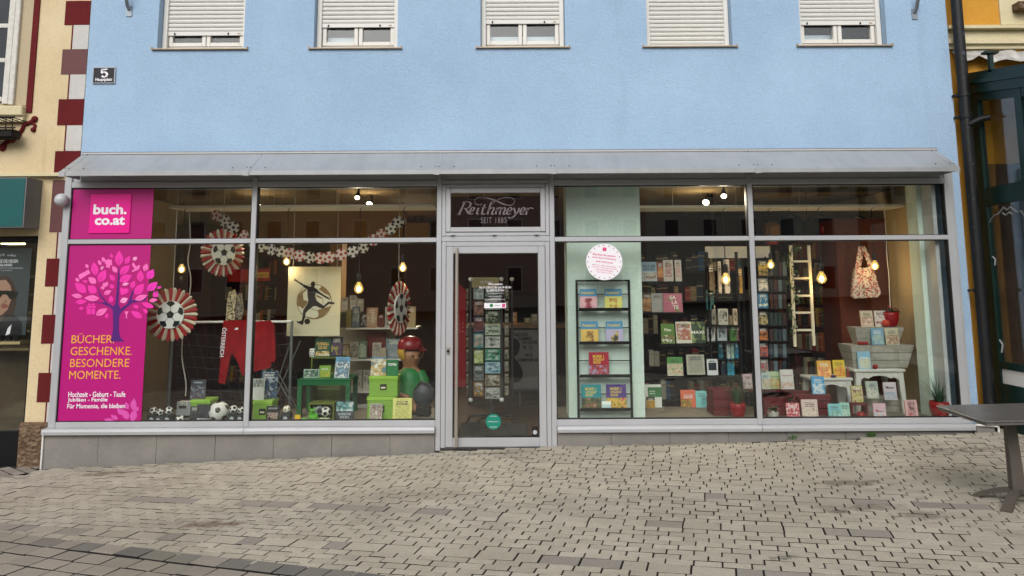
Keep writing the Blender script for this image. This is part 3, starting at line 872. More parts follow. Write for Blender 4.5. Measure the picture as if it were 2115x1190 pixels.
for y in posts_y: sidebox('post', [(y, -.2), (y - .10, -.2), (y - .10, zroof(y - .1)), (y, zroof(y))], m_green)
sidebox('roof_beam', [(GY1, zroof(GY1)), (GY1, zroof(GY1) + .20), (YE, zroof(YE) + .20), (YE, zroof(YE))], m_green, -.03, .09)
sidebox('gutter', [(GY1, zroof(GY1) + .10), (GY1, zroof(GY1) + .14), (YE, zroof(YE) + .14), (YE, zroof(YE) + .10)], m_green, -.06, -.031)
ya = GY1 - .14
for y in posts_y:
    top = [(ya, zmid0 + .05), (y, zmid0 + .05), (y, zroof(y) - .09), (ya, zroof(ya) - .09)]
    sidebox('rail', [(ya, zmid1), (y, zmid1), (y, zmid0), (ya, zmid0)], m_green, .004, .055)
    sidebox('rail', [(ya, zmid0 + .001), (y, zmid0 + .001), (y, zmid0 + .05), (ya, zmid0 + .05)], m_green, .012, .05)
    sidebox('rail', [(ya, zroof(ya) - .09), (y, zroof(y) - .09), (y, zroof(y) - .001), (ya, zroof(ya) - .001)], m_green, .004, .055)
    sidebox('pane', top, m_glass, .028, .034)
    sidebox('rail', [(ya, zpan0), (y, zpan0), (y, zpan0 + .07), (ya, zpan0 + .07)], m_green, .004, .055)
    sidebox('rail', [(ya, -.2), (y, -.2), (y, zpan1), (ya, zpan1)], m_green, .004, .055)
    sidebox('lower_panel', [(ya, zpan1), (y, zpan1), (y, zpan0), (ya, zpan0)], m_white2, .02, .04)
    sidebox('pane', [(ya, zpan0 + .07), (y, zpan0 + .07), (y, zmid1), (ya, zmid1)], m_glass, .028, .034)
    ya = y - .10
# etched ornament on the first lower pane
def etch(path, r):
    q = MB(cons)
    P = []
    for x, y in path:
        v = gpx(x, y); P.append((GX + .024, v.y, v.z))
    q.tube(P, r, 6); q.build('etched_ornament', m_etch)
m_etch = M('etched_white', '#8a8e8d', .7, 0, .1, 30)
etch([(2037, 470), (2045, 700)], 0.0039)
etch([(2036, 468), (2042, 452), (2050, 444), (2056, 443)], 0.0055)
etch([(2056, 443), (2062, 436), (2068, 428), (2075, 434), (2082, 427), (2088, 432)], 0.0077)
etch([(2088, 432), (2096, 438), (2104, 436), (2112, 448), (2114, 462)], 0.0066)
etch([(2066, 440), (2072, 445), (2080, 438), (2086, 443)], 0.0066)
etch([(2045, 530), (2051, 536), (2050, 548)], 0.0088)
etch([(2058, 700), (2066, 712), (2064, 728)], 0.0099)
# roof sheets, base, far side
b = MB(cons)
for a, c in ((GX, 7.5),):
    b.add([(a, GY1, zroof(GY1) + .205), (c, GY1, zroof(GY1) + .205), (c, YE, zroof(YE) + .205), (a, YE, zroof(YE) + .205),
           (a, GY1, zroof(GY1) + .235), (c, GY1, zroof(GY1) + .235), (c, YE, zroof(YE) + .235), (a, YE, zroof(YE) + .235)], [(0, 1, 2, 3), (7, 6, 5, 4), (0, 3, 7, 4), (2, 3, 7, 6)])
b.build('roof_panel', m_green)
b = MB(cons); b.box(GX + .0, YE, -.3, 8, GY1, .1); b.build('floor_base', M('dark_base', '#3a2620', .8, 0, .2, 5))
b = MB(cons)
b.box(5.9, -.4, .1, 6.5, -.1, 2.2); b.box(5.6, -1.6, .1, 6.2, -1.1, 1.1); b.box(7.4, YE, .1, 7.5, GY1, 2.6); b.box(5.45, .06, .1, 7.5, .15, 2.9); b.box(GX + .07, .13, .1, 5.44, .17, 2.9, 1)
b.build('inner_lining', [M('grey_inner_furniture', '#4a525b', .6, 0, .3, 2), M('brown_inner_wood', '#4a3626', .6, 0, .3, 3)])
b = MB(cons); q0 = at(2050, 150, -.2)
zz = zroof(-.2) + .2
b.box(5.06, -.24, zz, 5.10, -.20, zz + .22); b.box(5.01, -.26, zz + .20, 5.15, -.18, zz + .225); b.build('finial', m_green)
# crumpled flashing at the wall
b = MB(cons)
fl = random.Random(4)
vs = []; N = 40
for i in range(N + 1):
    x = 4.92 + i * (3.0 / N)
    vs += [(x, RY - .005, zroof(GY1) + .50 + fl.gauss(0, .012)), (x, RY - .05 - fl.random() * .05, zroof(GY1) + .43 + fl.gauss(0, .015)), (x, RY - .14, zroof(GY1) + .36 + fl.gauss(0, .02))]
fs = []
for i in range(N): fs += [(3 * i, 3 * i + 1, 3 * i + 4, 3 * i + 3), (3 * i + 1, 3 * i + 2, 3 * i + 5, 3 * i + 4)]
b.add(vs, fs); b.build('lead_flashing', M('bright_flashing', '#b9b7b2', .4, .3, .25, 12, .5, 20))

# ------------------------------------------------------------------ bistro table on the right
ta, tb = at(1945, 831, -2.1), at(2037, 867, -2.86)
hub = Vector((3.60, -2.32, gz(3.60)))
table = thing('bistro_table', 'square grey metal topped cafe table standing on the paving at right', 'table', hub, (0, -TILT, R(-4)))
t = NT('grey_table_top'); p_ = t.coord()
mp = t.node('ShaderNodeMapping', {'Vector': p_, 'Scale': (60.0, 1.5, 1.0)})
tc_ = t.ramp(t.noise(mp.outputs[0], 1.0, 4), [(.3, '#5b5855'), (.7, '#6f6b67')])
tc_ = t.mix(t.ramp(t.noise(p_, 5, 5), [(.45, 0.0), (.8, .4)]), tc_, '#8a8680')
m_ttop = t.fin(tc_, .32, .25, .5)
TH = .632
b = MB(table, (0, 0, 0)); b.box(-.345, -.335, TH - .012, .345, .335, TH, c=.006); b.box(-.338, -.328, TH - .032, .338, .328, TH - .013, c=.004); b.build('table_top', m_ttop)
m_leg = M('taupe_powder_coat', '#57514a', .55, .2, .08, 12)
b = MB(table, (0, 0, 0))
b.add([(sx * w, sy * w2, z) for w, w2, z in ((.045, .03, .05), (.033, .022, TH - .03)) for sx, sy in ((-1, -1), (1, -1), (1, 1), (-1, 1))],
      [(0, 1, 5, 4), (1, 2, 6, 5), (2, 3, 7, 6), (3, 0, 4, 7), (4, 5, 6, 7)])
b.build('column', m_leg)
for a in (45, 135, 225, 315):
    q = R(a)
    b = MB(table, (0, 0, 0)); n = 9
    vs = []; 
    for i in range(n):
        u_ = i / (n - 1); rr = .02 + .27 * u_
        z_ = .085 * math.cos(u_ * PI * .5) + .004
        wv = .026 + .008 * u_; th = .022
        for s_, zz in ((-1, 0), (1, 0), (1, 1), (-1, 1)):
            d_ = Vector((math.cos(q), math.sin(q), 0)); e_ = Vector((-math.sin(q), math.cos(q), 0))
            vs.append((d_ * rr + e_ * wv * s_ + Vector((0, 0, max(0.0, z_ - th) if not zz else z_ + .008)))[:])
    fs = [(0, 3, 2, 1), (4 * n - 4, 4 * n - 3, 4 * n - 2, 4 * n - 1)]
    for i in range(n - 1):
        for k in range(4): fs.append((4 * i + k, 4 * i + (k + 1) % 4, 4 * i + 4 + (k + 1) % 4, 4 * i + 4 + k))
    b.add(vs, fs); b.build('foot', m_leg)
# weeds at the plinth
m_leaf = M('weed_leaf', '#41602c', .7, 0, .3, 40)
def weed(px, py, n, label):
    g = gpt(px, py); w = thing('weed', label, 'plant', (g.x, -.035, gz(g.x)))
    rr = random.Random(int(px)); b = MB(w)
    for i in range(n):
        a = rr.uniform(0, 2 * PI); l = rr.uniform(.03, .07); c = Vector((g.x + rr.gauss(0, .02), -.04 - rr.random() * .02, gz(g.x)))
        d = Vector((math.cos(a) * .6, -abs(math.sin(a)) * .5, 1)).normalized() * l; s_ = Vector((-math.sin(a), math.cos(a), .2)) * .010
        b.add([c[:], (c + d * .5 + s_)[:], (c + d)[:], (c + d * .5 - s_)[:]], [(0, 1, 2, 3)])
    b.build('leaves', m_leaf)
weed(1789, 893, 26, 'small green weed growing at the foot of the right plinth'); weed(1632, 902, 10, 'tiny weed tuft in the joint under the right window')
# bucket-like block and clamp at the right end
hb = thing('concrete_block', 'low concrete block under the right window end beside the downpipe', 'block', (4.78, -.05, gz(4.8)))
b = MB(hb); b.box(4.715, -.06, gz(4.8) - .05, 4.90, .09, .175, c=.006); b.build('block', m_plinth)
b = MB(hb); b.tube([(4.70, -.07, .185), (4.86, -.08, .18), (4.92, -.08, .17), (4.925, -.08, .08)], .012, 8); b.build('rail_end', m_white2)

# ------------------------------------------------------------------ houses across the square (seen in the shop glass)
for i, (x0, x1, h, col, lab) in enumerate([(-36, -12, 9.5, '#d8c8a6', 'beige house across the square mirrored in the left windows'), (-12, 9, 11.5, '#c8aea0', 'dusky pink house across the square mirrored in the door glass'), (9, 36, 9.0, '#dcd6c6', 'pale grey house across the square mirrored in the right windows')]):
    hz = thing('opposite_house', lab, 'building', ((x0 + x1) / 2, -42, 0), group='houses across the square')
    b = MB(hz); b.box(x0, -50, -.5, x1, -42, h); b.build('wall', stucco('opposite_render_%d' % i, col, col, '#776f60', .3, .2))
    b = MB(hz); b.add([(x0, -41.6, h), (x1, -41.6, h), (x1, -46, h + 3), (x0, -46, h + 3)], [(0, 3, 2, 1)]); b.build('roof', M('red_tiles', '#5a3428', .8, 0, .2, 3))
    x = x0 + 1.2
    while x < x1 - 1.5:
        for z in (1.0, 4.2, 7.2):
            if z + 1.7 > h: continue
            if z == 1.0 and int(x * 10) % 3 == 0: continue
            b = MB(hz); b.box(x, -42.0, z, x + 1.1, -41.93, z + 1.7); f = b.build('window', m_white)
            b = MB(f); b.box(x + .1, -41.95, z + .1, x + 1.0, -41.92, z + 1.6); b.build('pane', M('dark_old_glass', '#2b2f36', .08, 0, .3, 3))
        x += 2.6

# ================================================================== WINDOW GRAPHICS
# magenta panel stuck to the inside of the left glass
gx0, gx1 = -4.692, -3.832
m_mag = M('magenta_film', '#b00572', .45, 0, .04, 1.5)
m_mag2 = M('bright_pink_tile', '#e3008b', .4, 0, .03, 2)
GLY = .020
def panel(name, label, z0, z1):
    o = thing(name, label, 'sign', ((gx0 + gx1) / 2, GLY, z0))
    b = MB(o); b.box(gx0, GLY, z0, gx1, GLY + .006, z1); b.build('film', m_mag)
    return o
pu = panel('window_film', 'magenta window film with pink buch.co.at logo tile', 2.124, 2.662)
pl_ = panel('window_film', 'tall magenta window film with pink leaf tree and yellow text', .256, 2.064)
a, z0, c, z1 = rect(186, 401, 270, 482, GLY - .004)
b = MB(pu); b.box(a, GLY - .012, z0, c, GLY - .001, z1, c=.003); b.build('logo_tile', m_mag2)
for tx, q in (('buch.', (193, 422, 262, 443)), ('co.at', (196, 447, 258, 465))):
    a, z0, c, z1 = rect(*q, GLY - .013); text('lettering', tx, a, z0, c, z1, GLY - .0135, m_print_w, pu, bold=.035)
m_gold = M('yellow_print', '#e8a63a', .5, 0, 0)
for i, tx in enumerate(('BÜCHER.', 'GESCHENKE.', 'BESONDERE', 'MOMENTE.')):
    xx = [(148, 236), (146, 273), (145, 267), (143, 249)][i]
    y = 709 + i * 24.6
    a, z0, c, z1 = rect(xx[0], y - (20.5 if i == 0 else 17), xx[1], y, GLY - .002)
    text('lettering', tx, a, z0, c, z1, GLY - .0022, m_gold, pl_)
for tx, q in (('Hochzeit - Geburt - Taufe', (141, 809, 259, 820)), ('Jubiläen - Familie', (140, 821.5, 222, 832)), ('Für Momente, die bleiben.', (139, 834, 261, 845))):
    a, z0, c, z1 = rect(*q, GLY - .002); text('lettering', tx, a, z0, c, z1, GLY - .0022, m_print_w, pl_, bold=.014)
# tree print
m_trunk = M('violet_print', '#4d1270', .5, 0, .1, 8)
zx, zy, zk = 130, 500, 220 / 1190.0
def zp(pts, Y): return [(at(zx + x * zk, zy + y * zk, Y).x, at(zx + x * zk, zy + y * zk, Y).z) for x, y in pts]
YT = GLY - .0016
b = MB(pl_)
b.flat(zp([(525, 1112), (548, 1060), (560, 960), (556, 760), (520, 725), (440, 690), (290, 668), (440, 676), (470, 672), (410, 600), (385, 500), (425, 590), (500, 680), (560, 720), (585, 690), (612, 400), (622, 250), (634, 400), (620, 690), (640, 745), (720, 690), (775, 540), (790, 545), (768, 650), (900, 640), (950, 600), (915, 655), (775, 680), (660, 775), (628, 830), (626, 1000), (645, 1070), (690, 1112)], YT), YT)
b.build('tree_print', m_trunk)
def leaf(cx, cy, L, W, ang):
    pts = []
    for i in range(9):
        u_ = i / 8; pts.append((u_ - .5, math.sin(PI * u_ ** .85) * .5))
    for i in range(7, 0, -1):
        u_ = i / 8; pts.append((u_ - .5, -math.sin(PI * u_ ** .85) * .5))
    ca, sa = math.cos(R(ang)), math.sin(R(ang))
    return [(cx + x * L * ca + y * W * sa, cy - x * L * sa + y * W * ca) for x, y in pts]
LEAVES = [(628, 180, 170, 95, 90, 0), (722, 200, 105, 55, 60, 0), (693, 310, 150, 80, 40, 0), (703, 405, 160, 85, 25, 0), (355, 298, 155, 85, 100, 0), (440, 378, 160, 95, 60, 0), (550, 398, 90, 55, 130, 0), (578, 305, 90, 55, 125, 1), (327, 428, 110, 70, 145, 1), (325, 528, 130, 90, 140, 0), (197, 510, 170, 95, 140, 0), (865, 380, 130, 80, 90, 0), (855, 525, 160, 90, 48, 0), (782, 476, 100, 58, 65, 0), (925, 283, 90, 60, 70, 1), (980, 360, 130, 85, 60, 2), (1000, 495, 150, 85, 40, 2), (875, 620, 150, 62, 20, 1), (320, 628, 170, 68, 178, 1), (155, 602, 125, 52, 172, 1), (205, 668, 130, 55, 5, 0), (433, 780, 150, 70, 30, 1), (683, 650, 95, 60, 25, 3), (500, 563, 95, 50, 25, 1), (700, 470, 80, 35, 15, 3), (537, 638, 85, 52, 90, 0), (545, 495, 65, 50, 140, 0), (945, 705, 150, 60, 160, 0), (1010, 650, 100, 42, 10, 1), (822, 810, 150, 70, 150, 0), (815, 722, 75, 42, 160, 0), (920, 770, 70, 42, 140, 0), (490, 825, 65, 40, 70, 0), (205, 742, 60, 34, 5, 0), (248, 440, 62, 38, 170, 0), (160, 422, 60, 36, 130, 1), (268, 268, 55, 36, 130, 1), (410, 230, 65, 38, 120, 1), (452, 195, 65, 40, 110, 1), (437, 290, 55, 28, 60, 3), (543, 153, 60, 36, 115, 0), (805, 185, 60, 42, 35, 3), (1075, 508, 55, 30, 10, 2)]
m_lf = [M('pink_leaf_print', '#e82fa5', .5, 0, .06, 9), M('light_pink_leaf_print', '#f26cba', .5, 0, .06, 9), M('hot_pink_leaf_print', '#e52fb0', .5, 0, .06, 9), M('pale_pink_leaf_print', '#f59ad0', .5, 0, .05, 9)]
for i, (cx, cy, L, W, an, k) in enumerate(LEAVES):
    b = MB(pl_); y_ = YT - .0004 - .00004 * i
    b.flat(zp(leaf(cx, cy, L, W, an), y_), y_)
    b.flat(zp([(cx - L * .35 * math.cos(R(an)) - 1.5, cy + L * .35 * math.sin(R(an))), (cx + L * .1 * math.cos(R(an)), cy - L * .1 * math.sin(R(an))), (cx - L * .35 * math.cos(R(an)) + 4, cy + L * .35 * math.sin(R(an)) + 5)], y_ - .0006), y_ - .0006, 1)
    b.build('leaf_print', [m_lf[k], m_mag])
m_ic = m_lf[1]
def icon(polys, m=None):
    b = MB(pl_); y_ = YT - .0005
    for p in polys: b.flat(zp(p, y_), y_)
    b.build('icon_print', m or m_ic)
icon([[(170, 370), (215, 345), (240, 335), (285, 305), (308, 350), (265, 372), (235, 390), (190, 420)]])
icon([[(470, 205), (495, 200), (510, 185), (520, 200), (548, 195), (545, 225), (552, 255), (525, 265), (522, 298), (508, 285), (478, 285), (485, 255), (468, 235)]])
icon([[(640, 515), (660, 505), (678, 525), (700, 515), (730, 525), (735, 555), (700, 580), (655, 598), (640, 560)]], m_lf[0])
icon([[(415, 515), (440, 490), (450, 455), (480, 455), (495, 440), (508, 470), (490, 500), (470, 500), (455, 535)]])
icon([[(262, 745), (312, 745), (312, 808), (268, 808)], [(318, 745), (362, 745), (358, 808), (318, 808)], [(260, 720), (372, 715), (368, 738), (262, 740)], [(275, 700), (290, 683), (312, 700), (316, 714), (290, 712)], [(318, 714), (325, 690), (345, 682), (360, 700), (345, 712)]], m_lf[0])
icon([[(770, 255), (785, 225), (820, 275), (848, 255), (866, 265), (845, 310), (805, 325), (778, 338), (768, 322), (800, 300)]])
icon([[(685, 775), (735, 775), (718, 808), (714, 843), (728, 851), (690, 851), (704, 843), (702, 808)]])
icon([[(1005, 565), (1065, 565), (1060, 615), (1005, 615)], [(1015, 560), (1020, 540), (1035, 560)], [(1038, 560), (1055, 540), (1062, 560)]], m_lf[2])
for i, (x, y, L, W, an) in enumerate([(276, 835, 26, 13, 85), (262, 838, 16, 9, 110), (248, 850, 18, 11, 130), (259, 856, 24, 14, 120), (276, 858, 26, 15, 75), (236, 862, 18, 9, 150), (225, 868, 22, 8, 170), (283, 845, 12, 8, 60)]):
    b = MB(pl_); y_ = YT - .0006 - .0001 * i; pts = [(at(px, py, y_).x, at(px, py, y_).z) for px, py in leaf(x, y, L, W, an)]
    b.flat(pts, y_); b.build('leaf_print', M('dim_leaf_print', '#cf4fa6', .5, 0, 0))

# round notice stuck on the right glass
cx_, cz_ = at(1248, 541, GLY).x, at(1248, 541, GLY).z
rn = thing('round_notice', 'white round notice with pink text stuck on the glass above the wire rack', 'sign', (cx_, GLY, cz_ - .19))
b = MB(rn); b.prism([(cx_ + .192 * math.cos(2 * PI * i / 40), cz_ + .192 * math.sin(2 * PI * i / 40)) for i in range(40)], GLY, GLY + .005); b.build('disc', m_print_w)
m_pk = M('pink_print', '#d6487f', .5, 0, 0); m_dot = M('berry_print', '#8a3258', .5, 0, 0)
for i in range(20):
    q = 2 * PI * i / 20; b = MB(rn); x, z = cx_ + .172 * math.cos(q), cz_ + .172 * math.sin(q)
    b.flat([(x + .006 * math.cos(2 * PI * k / 8), z + .006 * math.sin(2 * PI * k / 8)) for k in range(8)], GLY - .001); b.build('dot_print', m_dot)
b = MB(rn); b.flat([(cx_ - .015, cz_ + .115), (cx_ + .025, cz_ + .112), (cx_ + .027, cz_ + .150), (cx_ - .013, cz_ + .152)], GLY - .001); b.build('logo_print', m_pk)
for tx, dz, w, h in (('Besuchen Sie unseren', .072, .24, .022), ('neuen Buch-Onlineshop', .036, .255, .022), ('unter buch.co.at', .0, .18, .021), ('Mehr als 1,1 Mio. Titel bestellen', -.042, .25, .015), ('kostenlos zur Abholung im Geschäft', -.065, .265, .015), ('oder versandkostenfrei', -.088, .18, .015), ('nach Hause ab € 25,-', -.112, .16, .015)):
    text('lettering', tx, cx_ - w / 2, cz_ + dz - h / 2, cx_ + w / 2, cz_ + dz + h / 2, GLY - .001, m_pk, rn, rot=-.12, bold=.02 if h > .02 else .008)

# name in the fanlight: broad-nib strokes
fl_name = thing('name_lettering', 'curling Reithmeyer name lettering on the fanlight glass over the door', 'sign', (-.18, .012, 2.3))
m_frost = M('frosted_lettering', '#756a6e', .6, 0, .05, 20)
def bez(p, n=10):
    o = []
    for i in range(n + 1):
        t_ = i / n
        if len(p) == 4: o.append(tuple((1 - t_) ** 3 * p[0][k] + 3 * (1 - t_) ** 2 * t_ * p[1][k] + 3 * (1 - t_) * t_ * t_ * p[2][k] + t_ ** 3 * p[3][k] for k in (0, 1)))
        else: o.append(tuple((1 - t_) ** 2 * p[0][k] + 2 * (1 - t_) * t_ * p[1][k] + t_ * t_ * p[2][k] for k in (0, 1)))
    return o
gl_n = [0]
def pen(path, y, wide=.055, thin=.018, nib=R(25), par=None, m=None, name='lettering'):
    """stroke with a flat nib: thick in one direction, thin in the other; path in metres (x,z)"""
    q = MB(par); n = len(path); L = []; Rr = []
    for i, p in enumerate(path):
        a = path[max(i - 1, 0)]; c = path[min(i + 1, n - 1)]
        dx, dz = c[0] - a[0], c[1] - a[1]; l = math.hypot(dx, dz) or 1
        nx, nz = -dz / l, dx / l
        w = thin + (wide - thin) * abs(math.cos(math.atan2(nz, nx) - nib)) ** 1.3
        L.append((p[0] + nx * w / 2, y, p[1] + nz * w / 2)); Rr.append((p[0] - nx * w / 2, y, p[1] - nz * w / 2))
    q.add(L + Rr, [(i, n + i, n + i + 1, i + 1) for i in range(n - 1)])
    return q.build(name, m)
zx7, zy7, zk7 = 900, 370, 1 / 4.4077
YN = .0165
def p7(pts): return [(at(zx7 + x * zk7, zy7 + y * zk7, YN).x, at(zx7 + x * zk7, zy7 + y * zk7, YN).z) for x, y in pts]
STROKES = [  # zoomed pixel paths of the letters
    [(262, 215), (238, 265), (212, 320)], [(240, 214), (262, 208), (300, 208), (318, 222), (310, 250), (285, 266), (255, 266)], [(268, 266), (285, 290), (298, 312), (318, 322)],
    [(200, 322), (228, 322)], [(308, 300), (335, 290), (352, 270), (340, 258), (322, 270), (310, 300), (318, 320), (342, 312)],
    [(390, 262), (378, 295), (376, 318), (392, 314)], [(412, 228), (414, 234)], [(448, 230), (430, 275), (420, 312), (432, 322), (448, 312)], [(415, 262), (462, 258)],
    [(530, 205), (505, 215), (490, 260), (470, 322)], [(482, 290), (505, 262), (525, 260), (528, 275), (512, 305), (516, 322), (532, 312)],
    [(560, 262), (545, 322)], [(552, 290), (575, 262), (592, 262), (592, 280), (580, 322)], [(590, 288), (612, 262), (630, 262), (630, 280), (616, 310), (622, 322), (640, 312)],
    [(648, 302), (675, 292), (692, 272), (680, 258), (660, 272), (648, 302), (658, 322), (684, 312)],
    [(712, 262), (722, 300), (728, 322)], [(762, 262), (752, 290), (722, 330), (695, 352), (668, 352), (666, 344)],
    [(770, 302), (798, 292), (812, 272), (800, 258), (782, 272), (770, 302), (780, 322), (806, 312)], [(838, 262), (830, 290), (822, 326)], [(828, 294), (850, 266), (872, 262), (888, 270)],
    [(208, 320), (192, 322)],
]
def smooth(pts, k=5):
    if len(pts) < 3: return pts
    o = []
    P = [pts[0]] + pts + [pts[-1]]
    for i in range(1, len(P) - 2):
        for j in range(k):
            t_ = j / k
            o.append(tuple(.5 * ((2 * P[i][d]) + (-P[i - 1][d] + P[i + 1][d]) * t_ + (2 * P[i - 1][d] - 5 * P[i][d] + 4 * P[i + 1][d] - P[i + 2][d]) * t_ ** 2 + (-P[i - 1][d] + 3 * P[i][d] - 3 * P[i + 1][d] + P[i + 2][d]) * t_ ** 3) for d in (0, 1)))
    o.append(pts[-1])
    return o
for s_ in STROKES: pen(p7(smooth(s_)), YN, .020, .006, R(10), fl_name, m_frost)
for s_ in ([(395, 235), (362, 225), (356, 195), (385, 170), (450, 168), (540, 190), (600, 218), (660, 238), (700, 232), (718, 205), (705, 178), (650, 168), (590, 178), (540, 205), (515, 235)], [(420, 165), (520, 190), (600, 225), (640, 238)]):
    pen(p7(smooth(s_)), YN, .008, .004, R(80), fl_name, m_frost)
a, z0, c, z1 = rect(993, 449, 1046, 461, YN); text('lettering', 'SEIT 1885', a, z0, c, z1, YN, m_frost, fl_name, spacing=1.25)
# opening hours on the door glass
DY = .006
oh = thing('opening_hours', 'white opening hours lettering and small logo strip on the door glass', 'sign', (-.1, DY, 1.3))
for tx, q, bo in (('Öffnungszeiten', (1008, 584, 1038, 590), .02), ('Mo.-Fr. 8.30-12 Uhr und 14-18 Uhr', (990, 591, 1056, 596), .02), ('Sa. 8.30-12.30 Uhr', (1005, 597, 1041, 602), .02), ('www.reithmeyerbuch.at', (1006, 604.5, 1040, 607.5), 0), ('Online Shopping 24/7:', (1009, 611, 1037, 614), .0), ('www.buch.co.at', (1013, 614.5, 1034, 617), 0), ('kontakt@reithmeyerbuch.at', (1001, 617.5, 1044, 620.5), 0)):
    a, z0, c, z1 = rect(*q, DY); text('lettering', tx, a, z0, c, z1, DY, m_print_w, oh, bold=bo)
a, z0, c, z1 = rect(1000, 626, 1045, 636.5, DY); b = MB(oh); b.box(a, DY, z0, c, DY + .003, z1); b.build('logo_strip', m_print_w)
def disc(par, px, py, r, Y, m, name='disc_print', n=24):
    p = at(px, py, Y); b = MB(par); b.flat([(p.x + r * math.cos(2 * PI * i / n), p.z + r * math.sin(2 * PI * i / n)) for i in range(n)], Y); return b.build(name, m)
disc(oh, 1015, 631, .018, DY - .001, M('green_print', '#1f7d44', .5, 0, 0))
a, z0, c, z1 = rect(1037, 627.5, 1043.5, 635, DY); b = MB(oh); b.flat([(a, z0), (c, z0), (c, z1), (a, z1)], DY - .001); b.build('logo_print', m_pk)
a, z0, c, z1 = rect(1022, 629.5, 1034, 633, DY); text('lettering', 'Reithmeyer', a, z0, c, z1, DY - .001, m_dark, oh, shear=.3)
rs = thing('round_door_sticker', 'round teal green sticker low on the door glass', 'sticker', tuple(at(1019, 871, DY)))
m_teal = M('teal_sticker', '#14806c', .4, 0, .04, 5)
q = at(1019, 871, DY); b = MB(rs); b.prism([(q.x + .078 * math.cos(2 * PI * i / 32), q.z + .078 * math.sin(2 * PI * i / 32)) for i in range(32)], DY, DY + .003); b.build('disc', m_teal)
text('lettering', 'KOTSCHERS 0', q.x - .055, q.z - .006, q.x + .055, q.z + .006, DY - .001, m_print_w, rs)
text('lettering', 'GUTSCHEIN', q.x - .036, q.z + .048, q.x + .036, q.z + .058, DY - .001, m_print_w, rs); text('lettering', 'EINKAUFEN', q.x - .036, q.z - .058, q.x + .036, q.z - .048, DY - .001, m_print_w, rs)
sq = thing('square_door_sticker', 'small black and white sticker in the lower corner of the door glass', 'sticker', tuple(at(1104, 893, DY)))
a, z0, c, z1 = rect(1099, 881, 1111, 902, DY); b = MB(sq); b.box(a, DY, z0, c, DY + .002, z1); b.build('backing', m_dark)
disc(sq, 1105, 893, .022, DY - .001, m_alud)
# house number plate
a, z0, c, z1 = rect(191.5, 138.5, 238.5, 173, WY - .012)
hn = thing('house_number_plate', 'black enamel plate with white number 5 on the blue wall', 'sign', ((a + c) / 2, WY - .01, z0))
b = MB(hn); b.box(a, WY - .018, z0, c, WY + .001, z1, c=.004); b.build('frame', M('zinc_frame', '#a4aab0', .45, .5, .1, 20))
b = MB(hn); b.box(a + .012, WY - .021, z0 + .012, c - .012, WY - .017, z1 - .012); b.build('plate', M('black_enamel', '#0c0e18', .25, 0, 0))
k5 = 90 / 1530.0
def p5(pts): return [(at(170 + x * k5, 120 + y * k5, WY - .022).x, at(170 + x * k5, 120 + y * k5, WY - .022).z) for x, y in pts]
for s_ in ([(680, 395), (740, 410), (800, 400), (880, 385)], [(690, 395), (680, 480), (675, 530)]): pen(p5(s_), WY - .0225, .018, .014, R(0), hn, m_print_w, 'numeral')
pen(p5(smooth([(675, 535), (730, 498), (800, 498), (862, 545), (865, 600), (810, 655), (740, 662), (685, 625)])), WY - .0226, .024, .013, R(10), hn, m_print_w, 'numeral')
a, z0, c, z1 = rect(196.5, 161, 232, 169, WY - .022); text('lettering', 'Hauptplatz', a, z0, c, z1, WY - .0224, m_print_w, hn, bold=.03, shear=.15)

# ================================================================== INSIDE: FIXTURES
def lum(px, py, Y): return at(px, py, Y)
m_tanb = M('tan_beam_paint', '#a0783f', .7, 0, .1, 3)
m_redwood = M('dark_red_wood', '#4a1512', .5, 0, .2, 8)
m_brownw = M('red_brown_panel', '#5a2410', .45, 0, .15, 4)
m_maroon = M('maroon_wall_paint', '#40151d', .7, 0, .15, 3)
# beam and partition at mid depth, mezzanine stairs behind
a, z0, c, z1 = rect(690, 438, 860, 462, 3.2)
b = MB(shop); b.box(IX0, 3.1, 2.30, -1.6, 3.3, IZ - .002); b.box(a, 3.12, z0, c + .2, 3.28, 2.30); b.build('ceiling_beam', m_tanb)
b = MB(shop); b.box(a, 3.0, -.02, a + .18, 3.3, 2.30); b.build('partition_post', m_tanb)
b = MB(shop); b.box(-.9, 4.6, -.02, 4.6, 4.7, IZ - .003); b.build('partition', stucco('maroon_partition', '#3d1a20', '#4a2228', '#2a1114', .3, .1))
a, z0, c, z1 = rect(1170, 440, 1420, 475, 2.8)
b = MB(shop)
b.prism([(at(1170 + 30 * i, 0, 3.4).x, at(1170 + 30 * i, 400 + [92, 92, 91, 88, 83, 75, 63, 46, 30][i], 3.4).z) for i in range(9)] + [(at(1410, 0, 3.4).x, IZ - .004), (at(1170, 0, 3.4).x, IZ - .004)], 3.4, 3.5); b.build('curved_ceiling_panel', m_maroon)
b = MB(shop)                                     # stair stringers behind the left bay
for i in range(2):
    p0 = at(400 + i * 75, 400, 4.4); p1 = at(520 + i * 75, 500, 4.4)
    b.prism([(p0.x, p0.z), (p0.x + .2, p0.z), (p1.x + .2, p1.z), (p1.x, p1.z)], 4.3, 4.4 + .001 * i)
b.build('stair_stringer', m_tanb)
b = MB(shop); b.box(-.79, 1.5, 2.12, .58, 1.6, IZ - .004); b.build('bulkhead', M('maroon_bulkhead', '#3a1420', .6, 0, .35, 2))
a, z0, c, z1 = rect(368, 465, 432, 870, 2.35)
b = MB(shop); b.box(IX0, 2.35, -.02, c, 2.9, z1); b.build('built_in_cupboard', m_maroon)
a, z0, c, z1 = rect(1738, 495, 1834, 870, 1.25)
b = MB(shop); b.box(a, 1.25, -.02, IX1 - .003, 1.75, at(1800, 452, 1.25).z); b.build('built_in_cupboard', m_brownw)

